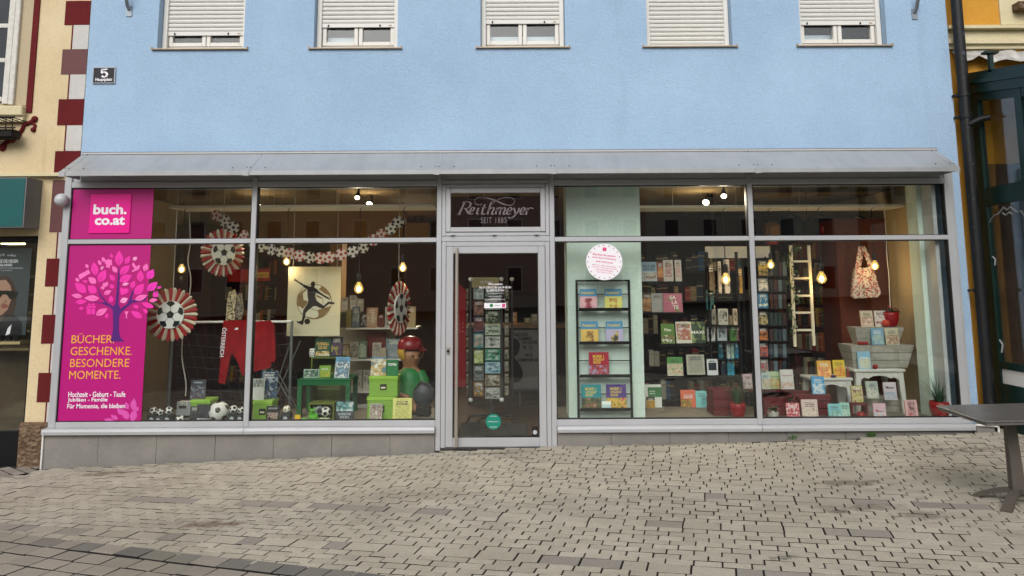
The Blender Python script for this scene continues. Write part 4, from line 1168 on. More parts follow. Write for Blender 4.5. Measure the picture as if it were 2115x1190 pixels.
# ---- hanging boards and pendant bulbs
m_board = M('white_board', '#e6e4dc', .6, 0, .04, 6)
m_cordb = M('black_cord', '#0b0b0b', .6, 0, 0); m_cordw = M('white_cord', '#c9c3b8', .5, 0, 0)
boards = []
for (x0, x1, lab) in ((348, 898, 'long white hanging display board across the left windows'), (1318, 1872, 'long white hanging display board across the right windows')):
    pa, pb = at(x0, 430, .70), at(x1, 424, .70)
    z = at((x0 + x1) / 2, 427, .70).z
    hbd = thing('hanging_board', lab, 'shelf', ((pa.x + pb.x) / 2, .8, z), group=None)
    b = MB(hbd); b.box(pa.x, .70, z - .008, pb.x, 1.16, z + .022, c=.003); b.build('board', m_board)
    for k in range(4):
        x = pa.x + (pb.x - pa.x) * (.14 + .24 * k)
        b = MB(hbd); b.tube([(x, .84, z + .02), (x, .84, IZ)], .003, 5); b.ball((x, .84, z + .03), .009, 8); b.build('suspension_wire', m_cordw)
    boards.append(z)
def glow_glass():
    if 'bulb_glass' in _mats: return _mats['bulb_glass']
    t = NT('bulb_glass'); t.n.remove(t.b)
    tr = t.node('ShaderNodeBsdfTransparent', {'Color': (1, .93, .78, 1)}); gl = t.node('ShaderNodeBsdfGlossy', {'Roughness': .02})
    bf = t.node('ShaderNodeNewGeometry').outputs['Backfacing']; fr = t.node('ShaderNodeFresnel', {'IOR': t.math('ADD', 1.3, t.math('MULTIPLY', bf, 1 / 1.3 - 1.3))}); em = t.node('ShaderNodeEmission', {'Color': (1, .62, .18, 1), 'Strength': .35})
    mx = t.node('ShaderNodeMixShader', {0: fr.outputs[0], 1: tr.outputs[0], 2: gl.outputs[0]})
    ad = t.node('ShaderNodeAddShader', {0: mx.outputs[0], 1: em.outputs[0]})
    t.l.new(ad.outputs[0], t.out.inputs['Surface']); _mats['bulb_glass'] = t.m
    return t.m
m_fil = emit('glowing_filament', '#ffc860', 42.0); m_filw = emit('glowing_filament_white', '#ffe6b0', 30.0)
def bulb(px, py, r, Y, label, zb, white=False):
    p = at(px, py, Y); s = S(Y); r = r / s
    o = thing('pendant_bulb', label, 'lamp', (p.x, p.y, p.z - r), group='pendant bulbs in the shop windows')
    b = MB(o); prof = [(0, -r), (r * .6, -r * .82), (r * .95, -r * .3), (r, .05 * r), (r * .8, .7 * r), (r * .45, 1.25 * r), (r * .34, 1.6 * r)]
    b.lathe(prof, p.x, p.y, p.z, 18); b.build('bulb', glow_glass())
    b = MB(o); b.ball((p.x, p.y, p.z), r * .46, 12, sz=1.3); b.build('filament', m_filw if white else m_fil)
    b = MB(o); b.lathe([(r * .42, 1.5 * r), (r * .5, 1.6 * r), (r * .5, 3.0 * r), (r * .2, 3.4 * r)], p.x, p.y, p.z, 14); b.build('socket', m_dark)
    b = MB(o); b.tube([(p.x, p.y, p.z + 3.3 * r), (p.x + .003, p.y, (p.z + zb) / 2), (p.x, p.y, zb - .03), (p.x + .03, p.y - .02, zb - .005), (p.x - .005, p.y + .0, zb + .05), (p.x - .10, p.y + .05, zb + .03)], .005, 6); b.build('cord', m_cordb)
    l = bpy.data.lights.new('bulb_light', 'POINT'); l.energy = 1.3; l.color = (1, .72, .38); l.shadow_soft_size = .03
    lo = bpy.data.objects.new('bulb_light', l); COL.objects.link(lo); lo.parent = o; lo.location = (0, 0, r - 1.9 * r - .02)
zl, zr_ = boards
bulb(375, 557, 7.5, .78, 'small lit bulb hanging left of the tall rosette', zl, True)
bulb(592, 541, 7.5, .78, 'lit bulb hanging below the football garland by the cream poster', zl, True)
bulb(741, 597, 9.5, .74, 'large clear lit bulb right of the footballer poster', zl)
bulb(832, 554, 8, .78, 'lit bulb hanging near the right end of the left board', zl, True)
bulb(1499, 578, 9.5, .74, 'lit bulb hanging in front of the black book rack', zr_)
bulb(1592, 548, 7.5, .78, 'lit bulb just right of the window mullion, by the ladder', zr_)
bulb(1697, 576, 10, .74, 'large lit bulb in front of the dark red bookcase', zr_)
bulb(1807, 550, 8, .78, 'lit bulb beside the floral shopping bag', zr_)
# ---- ceiling spotlights
m_spot = emit('spot_face', '#fff0d0', 14.0)
SPOTS = [(738, 408, 5, 'spotlight over the poster, upper of the pair'), (763, 421, 6, 'spotlight over the poster, lower of the pair'), (534, 424, 4, 'small spotlight beside the left mullion'), (853, 474, 4, 'far spotlight, highest of the distant three'), (857, 481, 3, 'far spotlight, middle of the distant three'), (870, 486, 4, 'far spotlight, lowest of the distant three'), (1458, 418, 7, 'bright warm spotlight above the black book rack'), (1495, 405, 6, 'oval spotlight right of the bright warm one')]
for px, py, r, lab in SPOTS:
    p = Vector(at(px, py, 1.0)); d = p - CAM
    k = (IZ - .12 - CAM.z) / d.z; 
    p = CAM + d * min(k, 12.0 / d.y * 1.0)
    s = S(p.y); rr = r / s
    o = thing('ceiling_spotlight', lab, 'lamp', p, group='ceiling spotlights')
    aim = ((CAM - p).normalized() * .75 + Vector((rnd.uniform(-.3, .3), 0, -.55))).normalized()
    b = MB(o); e = p - aim * .12
    b.tube([p, p - aim * .02, e], [rr, rr, rr * .6], 14, caps=True); b.tube([e, (e.x, e.y, IZ)], .012, 8); b.build('housing', m_dark)
    b = MB(o); b.tube([p + aim * .002, p + aim * .006], [rr * .92, rr * .92], 16); b.build('lens', m_spot)
    l = bpy.data.lights.new('spot_light', 'SPOT'); l.energy = 42; l.color = (1, .82, .58); l.spot_size = R(110); l.spot_blend = .6; l.shadow_soft_size = .04
    lo = bpy.data.objects.new('spot_light', l); COL.objects.link(lo); lo.parent = o; lo.location = aim * .02
    lo.rotation_euler = aim.to_track_quat('-Z', 'Y').to_euler()

# ================================================================== BOOKS AND PRINTED THINGS
def cover_mat(key, base, band=None, split=.62, art=None, box=(.08, .06, .92, .55), sc=5.0, lines=True):
    """printed cover: base colour, coloured band at the top, a picture area of coloured blobs"""
    t = NT('cover_' + key)
    g = t.node('ShaderNodeSeparateXYZ', {0: t.coord('Generated')})
    u, v = g.outputs[0], g.outputs[2]
    col = t.mix(0.0, base, base)
    if band: col = t.mix(t.math('GREATER_THAN', v, split), col, band)
    if art:
        mp = t.node('ShaderNodeMapping', {'Vector': t.coord('Generated'), 'Location': (rnd.random() * 9, 0, rnd.random() * 9), 'Scale': (sc * .62, 1.0, sc * .9)})
        nn = t.noise(mp.outputs[0], 1.0, 5, .62)
        n = len(art)
        pc = t.ramp(nn, [(.2, art[0])] + [(.40 + .20 * (i - 1) / max(1, n - 2), art[i]) for i in range(1, n)])
        fd = t.noise(mp.outputs[0], 4.0, 3, .6)
        pc = t.mix(t.ramp(fd, [(.5, 0.0), (.75, .5)]), pc, art[1])
        k = t.math('MULTIPLY', t.math('MULTIPLY', t.math('GREATER_THAN', u, box[0]), t.math('LESS_THAN', u, box[2])), t.math('MULTIPLY', t.math('GREATER_THAN', v, box[1]), t.math('LESS_THAN', v, box[3])))
        col = t.mix(k, col, pc)
        if lines:
            v0 = min(box[3], .68) + .05
            tl = t.node('ShaderNodeMapping', {'Vector': t.coord('Generated'), 'Location': (rnd.random() * 9, 0, 0), 'Scale': (16.0, 0.0, 9.0)})
            ln = t.math('GREATER_THAN', t.noise(tl.outputs[0], 1.0, 1), .44)
            row = t.math('LESS_THAN', t.math('FRACT', t.math('MULTIPLY', v, 11.0)), .55)
            msk = t.math('MULTIPLY', t.math('MULTIPLY', t.math('GREATER_THAN', v, v0), t.math('LESS_THAN', v, v0 + .2)), t.math('MULTIPLY', t.math('GREATER_THAN', u, .2), t.math('LESS_THAN', u, .8)))
            col = t.mix(t.math('MULTIPLY', t.math('MULTIPLY', ln, row), msk), col, (.72, .70, .64) if sum(lin(base)) < 1.0 else (.06, .05, .06))
    return t.fin(col, .42, 0, .4)
_bk = [0]
def book(label, x0, y0, x1, y1, Y, cov, z0=None, th=.025, lean=8, yaw=0, title=None, name='book', cat='book', group=None, tcol=None, back=None):
    """cov: (base, band, split, art, box, scale); sized from its photographed outline at its own distance"""
    _bk[0] += 1
    a, zb, c, zt_ = rect(x0, y0, x1, y1, Y)
    if z0 is not None: zt_ += z0 - zb if False else 0
    w, h = c - a, (zt_ - zb) / math.cos(R(lean))
    zz = zb if z0 is None else z0
    o = thing(name, label, cat, ((a + c) / 2, Y, zz), (R(-lean), 0, R(yaw)), group)
    cv = cover_mat(str(_bk[0]), *cov, **({'lines': not title} if len(cov) > 3 else {})) if isinstance(cov, tuple) else cov
    b = MB(o, (0, 0, 0)); t_ = .003
    b.box(-w / 2, 0, .0, w / 2, t_, h); b.box(-w / 2, th - t_, 0, w / 2, th, h); b.box(-w / 2, t_, 0, -w / 2 + t_, th - t_, h)
    b.build('cover', cv)
    b = MB(o, (0, 0, 0)); b.box(-w / 2 + t_, t_ + .0005, .003, w / 2 - .004, th - t_ - .0005, h - .003); b.build('pages', m_paper)
    for tt in (title or []):
        tx, u0, v0, u1, v1, cl = tt
        text('title_lettering', tx, -w / 2 + u0 * w, v0 * h, -w / 2 + u1 * w, v1 * h, -.0012, M('ink_' + cl, '#' + cl, .5, 0, 0), o, True, bold=.02)
    return o
W, K = 'f0eee6', '16161a'
GRN = ['#23441f', '#4f7a2c', '#93b04c', '#d8d0b0']
# ---------- wire magazine rack on the mint pillar
RY0 = .30
rk = thing('magazine_rack', 'tall black wire magazine rack on the mint pillar', 'rack', tuple(at(1247, 862, RY0)))
b = MB(rk)
xl, xr_ = at(1193, 720, RY0).x, at(1302, 720, RY0).x
ztop = at(1245, 578, RY0).z
for x in (xl, xr_):
    b = MB(rk); b.box(x - .012, RY0 - .008, PZ, x + .012, RY0 + .012, ztop); b.build('upright', m_black)
b = MB(rk); b.box(xl + .012, RY0 - .008, ztop - .02, xr_ - .012, RY0 + .012, ztop); b.build('top_bar', m_black)
SH = {}
for k, y in enumerate((640, 709, 777, 846)):
    z = at(1245, y, RY0 - .06).z; SH[k] = z
    b = MB(rk); b.box(xl + .012, RY0 - .085, z - .012, xr_ - .012, RY0 + .005, z - .002); b.box(xl + .012, RY0 - .09, z - .012, xr_ - .012, RY0 - .085, z + .022); b.build('tray', m_black)
    b = MB(rk); zz = at(1245, y - 32, RY0).z; b.tube([(xl, RY0, zz), (xr_, RY0, zz)], .006, 6); b.build('crossbar', m_black)
RB = RY0 - .055
FR = 'Französisch'
rowb = ('#4d87ad', 'e8c94a')
for lab, x0, y0, x1, y1, k, base, art in (
    ('blue and pink exercise book with cherries, top tray left', 1198, 595, 1233, 638, 0, '#d9a5ab', ['#d9a5ab', '#d9a5ab', '#a3283c', '#4d1f22']),
    ('blue and yellow exercise book with strawberry cone, top tray right', 1249, 595, 1285, 638, 0, '#d6cf6e', ['#d6cf6e', '#d6cf6e', '#b0562c', '#33301e']),
    ('blue and orange exercise book with bottle, second tray left', 1200, 661, 1236, 706, 1, '#d9b25c', ['#d9b25c', '#d9b25c', '#6a4325', '#c89a5a']),
    ('blue and lilac exercise book with perfume flask, second tray right', 1252, 661, 1287, 706, 1, '#b3a9c6', ['#b3a9c6', '#b3a9c6', '#c2a83a', '#26232a'])):
    book(lab, x0, y0, x1, y1, RB, (base, rowb[0], .64, art, (.28, .05, .72, .55), 3.0), SH[k], .012, 6, title=[(FR, .1, .76, .85, .88, rowb[1])])
for lab, x0, y0, x1, y1, k, base, art in (
    ('crimson holiday exercise book alone on the third tray', 1217, 726, 1258, 775, 2, '#a11d33', ['#cfe0ee', '#7f9fc0', '#c23a3a', '#3a3434']),
    ('teal holiday exercise book, bottom tray left', 1201, 793, 1242, 844, 3, '#1f8288', ['#e4e4e0', '#8f4638', '#4d6a3a', '#3a3434']),
    ('purple holiday exercise book, bottom tray right', 1253, 793, 1294, 844, 3, '#4c3378', ['#8fc0dd', '#c23a5a', '#d8c03a', '#3a3434'])):
    book(lab, x0, y0, x1, y1, RB, (base, None, .5, art, (0, 0, 1, .46), 6.0), SH[k], .014, 6, title=[('MORE! 1', .2, .76, .75, .88, 'e0c23a'), ('HOLIDAY', .22, .64, .78, .74, 'e0c23a'), ('BOOK', .22, .52, .6, .62, 'e0c23a')])
book('small pale blue booklet between the two holiday books', 1243, 827, 1262, 844, RB - .012, ('#b8d2d0', '#e8ece4', .6, None), SH[3], .006, 6)

# ---------- black steel shelving with cook books right of the pillar
BY = 1.0
bs = thing('black_bookstand', 'black steel bookstand full of cook books right of the pillar', 'bookstand', tuple(at(1400, 862, BY)))
m_bst = M('black_bookstand_steel', '#0d0c0e', .5, .3, .1, 8)
for px in (1322, 1394, 1468, 1530):
    x = at(px, 700, BY + .1).x; b = MB(bs); b.box(x - .014, BY + .12, PZ, x + .014, BY + .16, at(1400, 520, BY).z); b.build('upright', m_bst)
CS = []
for (py, x0, x1) in ((582, 1322, 1430), (646, 1322, 1415), (712, 1362, 1470), (779, 1375, 1470), (846, 1330, 1470)):
    z = at(1400, py, BY - .03).z; CS.append(z)
    p0, p1 = at(x0, 700, BY).x, at(x1, 700, BY).x
    b = MB(bs); b.box(p0, BY - .06, z - .014, p1, BY + .12, z - .002); b.build('shelf', m_bst)
for (py, x0, x1) in ((607, 1465, 1532), (672, 1465, 1532), (706, 1465, 1532), (742, 1465, 1532), (776, 1465, 1532)):
    z = at(1500, py, BY + .1).z
    b = MB(bs); b.box(at(x0, 700, BY).x, BY + .06, z - .012, at(x1, 700, BY).x, BY + .3, z - .002); b.build('shelf', m_bst)
bk = lambda *a, **k: book(*a, **k)
bk('white and blue heat-relief guide with dark blue title', 1325, 541, 1357, 581, BY, ('#c3ccd2', '#8fa9bd', .5, ['#b9d4dd', '#8a6a50', '#d8d0c4', '#6f9fb0'], (.02, .1, .98, .45), 5), None, .02, 6, title=[('GUT BEI', .1, .72, .9, .84, '1a2c4c'), ('HITZE', .18, .56, .85, .68, '1a2c4c')])
bk('orange cook book half hidden beside the heat guide', 1357, 541, 1372, 581, BY + .02, ('#7d3a18', None, .5, ['#7d3a18', '#c06a2c', '#d8a060'], (.1, .2, .9, .7), 4), None, .02, 6)
bk('white book with red script standing left of the upright', 1371, 537, 1391, 581, BY, ('#c8c0b8', None, .5, ['#c8c0b8', '#c8c0b8', '#a85c50', '#c8c0b8'], (.15, .2, .85, .8), 7), None, .02, 6)
bk('white book with red script standing right of the upright', 1395, 537, 1408, 581, BY, ('#c8c0b8', None, .5, ['#c8c0b8', '#b87c70', '#c8c0b8'], (.15, .2, .85, .7), 7), None, .02, 6)
bk('dark chilli cook book with bread bowl picture', 1327, 604, 1346, 645, BY, ('#33241c', None, .5, ['#33241c', '#8a5a34', '#c09060'], (.05, .05, .95, .7), 4), None, .022, 7, title=[('CHILI', .2, .74, .9, .88, 'e8e0d0')])
bk('grey white cook book between chilli and salad books', 1346, 606, 1371, 645, BY + .03, ('#a8a4a0', None, .5, ['#3a3434', '#a8a4a0', '#a8a4a0'], (.05, .0, .45, .8), 3), None, .02, 7)
bk('orange and pink salad cook book with big white letters', 1370, 606, 1410, 645, BY, ('#b06a7c', None, .5, ['#c58a3c', '#b06a7c', '#b8607c', '#6f7a3a'], (0, 0, 1, 1), 3.2), None, .022, 7, title=[('SA', .35, .68, .68, .88, 'f0e8e0'), ('LA', .45, .42, .75, .62, 'f0e8e0'), ('TE', .5, .16, .8, .36, 'f0e8e0')])
bk('green topped mushroom cook book on the third shelf', 1366, 669, 1394, 710, BY, ('#5c7a34', None, .5, ['#d8c8a0', '#8a6a40', '#4a5a2c', '#e0dcc8'], (.05, .05, .95, .42), 6), None, .022, 7, title=[('Pilze', .25, .62, .75, .76, 'e8e8d0')])
bk('white cook book with red fruit on green leaves', 1397, 665, 1429, 709, BY, ('#d0ccc0', None, .5, ['#2f4a22', '#d0ccc0', '#a02c24', '#a8b878'], (.05, .15, .95, .9), 3.5), None, .022, 7)
bk('dark green cook book titled MAXI', 1427, 665, 1457, 709, BY + .01, ('#28382c', None, .5, ['#28382c', '#3a5040', '#1c281f', '#8a9a60'], (0, 0, 1, 1), 4), None, .022, 7, title=[('MAXI', .06, .44, .94, .58, 'e4e4dc')])
bk('green and white vegetable cook book on the fourth shelf', 1379, 738, 1411, 776, BY, ('#d8d4c4', '#4f8a40', .64, ['#e0d8b8', '#6a8a3c', '#d0c8b0', '#b86a50'], (.02, .03, .98, .62), 6), None, .022, 8)
bk('cream book with rows of small drawings on the fourth shelf', 1419, 733, 1456, 774, BY, ('#aaa796', None, .5, ['#aaa796', '#aaa796', '#7f7c6e', '#aaa796'], (.1, .08, .9, .92), 14), None, .022, 8)
bk('white crime novel with black ink blot cover', 1461, 742, 1483, 775, BY, ('#d0d2d2', None, .5, ['#1a2028', '#1a2028', '#2a323a'], (.12, .3, .88, .78), 3), None, .022, 4)
bk('white bordered green cook book standing on the bottom shelf', 1333, 795, 1367, 842, BY, ('#d8d8d0', None, .5, ['#2d6e3c', '#2d6e3c', '#357a44'], (.18, .45, 1, .88), 2), None, .024, 8, title=[('Küche', .28, .58, .62, .64, 'd8e0d0'), ('Heimat', .28, .68, .62, .74, 'd8e0d0')])
bk('small yellow and red book leaning on the green cook book', 1336, 820, 1353, 843, BY - .045, ('#b08a2c', '#3a2a1c', .7, ['#b08a2c', '#d8b040', '#7a2c1c'], (.1, .1, .9, .6), 5), None, .015, 8)
bk('coral cook book with fruit slices on the bottom shelf', 1407, 806, 1438, 844, BY, ('#d2664a', None, .5, ['#e8d8a0', '#b03a2c', '#5a7a34', '#e0a040'], (.02, .0, .7, .5), 6), None, .024, 8)
bk('turquoise carton book on the bottom shelf', 1438, 808, 1463, 843, BY - .02, ('#7fc2bf', None, .5, ['#34566a', '#7fc2bf', '#2c4a5c'], (.5, .02, 1, .6), 2.5), None, .03, 8)
for i, (x, y0, y1, w, col) in enumerate([(1470, 630, 670, 8, '#8a8a80'), (1484, 638, 671, 20, '#b8b8b0'), (1515, 638, 671, 8, '#c8b8a0'), (1461, 674, 705, 16, '#b8b8b4'), (1482, 673, 704, 19, '#a8b0b4'), (1508, 673, 704, 14, '#4a7a34'), (1522, 674, 704, 7, '#7a4a5a'), (1485, 708, 740, 8, '#2a6a7a'), (1502, 707, 740, 6, '#c8d0c8'), (1510, 708, 740, 6, '#9ab8a8'), (1518, 708, 740, 7, '#2a7a9a'), (1503, 741, 775, 6, '#4a9ab0'), (1510, 741, 775, 6, '#3aa0b8'), (1490, 742, 775, 8, '#34404a'), (1460, 600, 640, 14, '#2a6a70'), (1484, 540, 606, 6, '#c8beb4'), (1497, 536, 606, 10, '#d0c8c0'), (1462, 545, 605, 14, '#5a5048'), (1524, 555, 606, 9, '#b08a40')]):
    cn = {'#8a8a80': 'grey', '#b8b8b0': 'pale grey', '#c8b8a0': 'cream', '#b8b8b4': 'white', '#a8b0b4': 'blue grey', '#4a7a34': 'green', '#7a4a5a': 'plum', '#2a6a7a': 'petrol', '#c8d0c8': 'mint white', '#9ab8a8': 'sage', '#2a7a9a': 'blue', '#4a9ab0': 'light blue', '#3aa0b8': 'turquoise', '#34404a': 'slate', '#2a6a70': 'teal', '#c8beb4': 'ivory', '#d0c8c0': 'white striped', '#5a5048': 'brown', '#b08a40': 'mustard'}[col]
    bk('%s book on the right side of the black bookstand' % cn, x, y0, x + w, y1, BY + .12, (col, None, .5, [col, col, '#2a2426'], (.1, .2, .9, .8), 4), None, .05, 0)
zc = at(1420, 512, 1.9)
# paper strip hung over the rack
a, z0, c, z1 = rect(1457, 509, 1592, 533, 1.35)
ws = thing('white_header_board', 'blank white header board above the black book racks', 'board', ((a + c) / 2, 1.36, z0)); b = MB(ws); b.box(a, 1.35, z0, c, 1.38, z1); b.build('panel', m_white2)
b = MB(ws); b.box(a + .1, 1.38, z0 - .05, a + .13, 1.42, IZ); b.build('hanger', m_black)
# ---------- spinner rack behind the right mullion and tall dark rack
SYY = 1.15
sr = thing('paperback_rack', 'black wire paperback rack right of the window mullion', 'rack', tuple(at(1600, 800, SYY)))
for px in (1560, 1590, 1628):
    x = at(px, 650, SYY).x; b = MB(sr); b.tube([(x, SYY + .06, -.02), (x, SYY + .06, at(1600, 530, SYY).z)], .012, 8); b.build('upright', m_bst)
for i, (lab, y0, y1, base, art) in enumerate([('dark green paperback at the top of the black rack', 538, 570, '#20281c', ['#20281c', '#3a4030', '#c0a048']), ('red and white paperback, second on the black rack', 575, 602, '#5a6a78', ['#a02c2c', '#d8d4d0', '#5a6a78']), ('bright blue seascape paperback on the black rack', 605, 637, '#2a6a98', ['#2a6a98', '#3a8ab8', '#14507c', '#d8e0d8']), ('black paperback with gold pattern on the rack', 643, 672, '#1a1a18', ['#1a1a18', '#b8a878', '#1a1a18']), ('black paperback with orange flower on the rack', 677, 704, '#15161a', ['#15161a', '#c07030', '#15161a']), ('navy paperback with orange lower half on the rack', 708, 738, '#2a3040', ['#c04a2a', '#2a3040', '#d05a30']), ('grey and crimson paperback, lowest on the rack', 743, 768, '#8a8884', ['#8a1c24', '#8a8884', '#a8242c'])]):
    bk(lab, 1566, y0, 1587, y1, SYY, (base, None, .5, art, (.05, .05, .95, .8), 4), None, .02, 5)
    z = at(1577, y1, SYY).z; b = MB(sr); b.box(at(1562, 700, SYY).x, SYY - .02, z - .012, at(1628, 700, SYY).x, SYY + .05, z - .002); b.build('tray', m_bst)
    for j in range(4):
        cc_ = rnd.choice(['#20242a', '#2c3440', '#402a2a', '#2a3a3a', '#5a6a70'])
        bk('dark paperback, number %s on tray %s of the black wire rack' % (['two', 'three', 'four', 'five'][j], ['one', 'two', 'three', 'four', 'five', 'six', 'seven'][i]), 1590 + j * 9, y0 + 3, 1597.5 + j * 9, y1, SYY + .005, M('dk_' + cc_, cc_, .5, 0, .1, 9), None, .03, 0)

# ---------- dark red wall bookcase with spines
SPC = [('red', '#8a1f1c'), ('dark red', '#5e1614'), ('orange', '#b5622a'), ('cream', '#b8a67e'), ('brown', '#6a4426'), ('yellow', '#b89a34'), ('ochre', '#94702e'), ('rust', '#87401f'), ('black', '#1c1a1a'), ('green', '#44563a'), ('white', '#b8b2a4'), ('tan', '#9c7f56')]
ORD = ['first', 'second', 'third', 'fourth', 'fifth', 'sixth', 'seventh', 'eighth', 'ninth', 'tenth']
def numw(i): return ORD[i] if i < 10 else ['eleventh', 'twelfth', 'thirteenth', 'fourteenth', 'fifteenth', 'sixteenth', 'seventeenth', 'eighteenth', 'nineteenth', 'twentieth', 'twenty-first', 'twenty-second', 'twenty-third', 'twenty-fourth', 'twenty-fifth', 'twenty-sixth', 'twenty-seventh', 'twenty-eighth', 'twenty-ninth', 'thirtieth'][min(i - 10, 19)]
_sp = {}
def spine_mesh(cn, ch):
    if cn not in _sp:
        b = MB(org=(0, 0, 0)); b.box(-.5, 0, 0, .5, 1, 1, c=.04); b.box(-.5, -.012, .74, .5, -.001, .80, 1); b.box(-.5, -.012, .22, .5, -.001, .25, 1)
        _sp[cn] = b.mesh('book', [M('spine_' + cn.replace(' ', '_'), ch, .55, 0, .12, 4), M('spine_band', '#a8946a', .5, 0, .1, 9)])
    return _sp[cn]
SPINES = []
def bookcase(name, label, pA, pB, zs, zt_, depth, m, rr, where, pal, gapf=.1, bw=(.018, .04), group=None):
    """shelves between plan points pA (left) and pB (right); books stand at the front"""
    A, B = Vector(pA), Vector(pB); L = (B - A).length; ang = math.atan2(B.y - A.y, B.x - A.x)
    o = thing(name, label, 'bookcase', (A.x, A.y, -.02), (0, 0, ang))
    b = MB(o, (0, 0, 0)); b.box(0, depth - .02, 0, L, depth, zt_); b.build('back_panel', m)
    for x in (0, L - .025):
        b = MB(o, (0, 0, 0)); b.box(x, 0, 0, x + .025, depth - .02, zt_); b.build('side_panel', m)
    ca, sa = math.cos(ang), math.sin(ang)
    for si, z in enumerate(zs):
        b = MB(o, (0, 0, 0)); b.box(.025, .002, z - .024, L - .025, depth - .02, z); b.build('shelf', m)
        x = .035; n = 0; nxt = (zs[si + 1] if si + 1 < len(zs) else zt_) - .03
        hmax = nxt - z
        while x < L - .07:
            if rr.random() < gapf: x += rr.uniform(.03, .10); continue
            w = rr.uniform(*bw); h = min(rr.uniform(.17, .25), hmax - .01); d = rr.uniform(.11, .15)
            cn, ch = rr.choice(pal)
            wx, wy = A.x + ca * (x + w / 2) - sa * .03, A.y + sa * (x + w / 2) + ca * .03
            SPINES.append((w * h / (wy + CD) ** 2, cn, ch, (wx, wy, z - .0195), (0, R(rr.choice((0, 0, 0, 0, 6, -6))) if rr.random() < .5 else 0, ang), (w - .002, d, h),
                           '%s spine, %s on the %s shelf of %s' % (cn, numw(n), ORD[len(zs) - 1 - si], where), 'spines in ' + where))
            x += w; n += 1
    return o
rb = random.Random(11)
P0, P1 = at(1636, 650, 2.5), at(1742, 650, 1.55)
zsh_ = [at(1690, y, 2.0).z + .02 for y in (788, 742, 715, 680, 637, 600, 539)]
bookcase('wall_bookcase', 'dark red wall bookcase full of spines behind the white ladder', (P0.x, P0.y, 0), (P1.x, P1.y, 0), [.10, .42, .75, 1.07, 1.36, 1.66, 1.96], 2.25, .28, m_redwood, rb, 'the bookcase behind the ladder', SPC, .12, (.03, .055))
P0, P1 = at(1585, 650, 3.3), at(1660, 650, 3.0)
bookcase('rear_bookcase', 'dark red bookcase in the shadow left of the ladder', (P0.x, P0.y, 0), (P1.x, P1.y, 0), [.30, .70, 1.10, 1.50, 1.90], 2.3, .28, m_redwood, rb, 'the shadowed bookcase', SPC, .2, (.04, .07))
P0, P1 = at(436, 650, 2.9), at(572, 650, 2.6)
bookcase('left_bookcase', 'dark wooden bookcase behind the red sports clothes', (P0.x, P0.y, 0), (P1.x, P1.y, 0), [.3, .68, 1.06, 1.44, 1.80], 2.2, .28, m_redwood, rb, 'the bookcase behind the red clothes', SPC, .25, (.04, .07))
P0, P1 = at(1322, 650, 1.55), at(1540, 650, 1.55)
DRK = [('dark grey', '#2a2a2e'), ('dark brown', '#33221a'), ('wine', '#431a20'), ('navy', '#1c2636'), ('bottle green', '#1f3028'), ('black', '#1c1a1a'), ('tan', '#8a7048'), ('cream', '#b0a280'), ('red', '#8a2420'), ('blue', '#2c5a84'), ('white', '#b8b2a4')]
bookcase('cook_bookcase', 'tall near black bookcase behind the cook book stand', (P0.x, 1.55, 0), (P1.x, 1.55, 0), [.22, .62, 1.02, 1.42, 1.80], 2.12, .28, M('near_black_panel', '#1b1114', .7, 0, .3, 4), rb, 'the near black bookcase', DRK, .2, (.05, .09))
# shop goods on top of the wall bookcase, red labels
for i, (px, py, w, h, col, lab, Y) in enumerate([(1640, 470, 46, 44, '#22303e', 'dark blue bag on top of the bookcases, beside the red label', 2.0), (1600, 478, 30, 40, '#8a6030', 'toy wooden figure on top of the rack by the mullion', 1.7), (1700, 470, 60, 40, '#2a2c33', 'dark backpack on top of the wall bookcase', 2.0), (1780, 470, 60, 34, '#2c2a30', 'grey parcel on top of the red brown cupboard', 1.5)]):
    a, z0, c, z1 = rect(px - w / 2, py - h / 2, px + w / 2, py + h / 2, Y); o = thing('stored_goods', lab, 'goods', ((a + c) / 2, Y, z0))
    b = MB(o); rr = random.Random(i)
    b.box(a, Y, z0, c, Y + .25, z1, c=.05); b.build('body', M('goods_%d' % i, col, .8, 0, .3, 14))
    b = MB(o); b.tube([(a + .05, Y + .1, z1), ((a + c) / 2, Y + .1, z1 + .06), (c - .05, Y + .1, z1)], .012, 6); b.build('strap', m_dark)
for px, py, w, h in ((1705, 474, 18, 16), (1596, 500, 22, 10)):
    a, z0, c, z1 = rect(px - w / 2, py - h / 2, px + w / 2, py + h / 2, 1.6); o = thing('shelf_label', 'red shelf sign %s' % ('above the right bookcase' if px > 1650 else 'under the transom by the mullion'), 'sign', ((a + c) / 2, 1.6, z0)); b = MB(o); b.box(a, 1.6, z0, c, 1.612, z1); b.build('plate', M('red_sign', '#b01c30', .5, 0, 0)); text('lettering', 'REISE', a + .02, z0 + .03, c - .02, z1 - .02, 1.598, m_print_w, o)

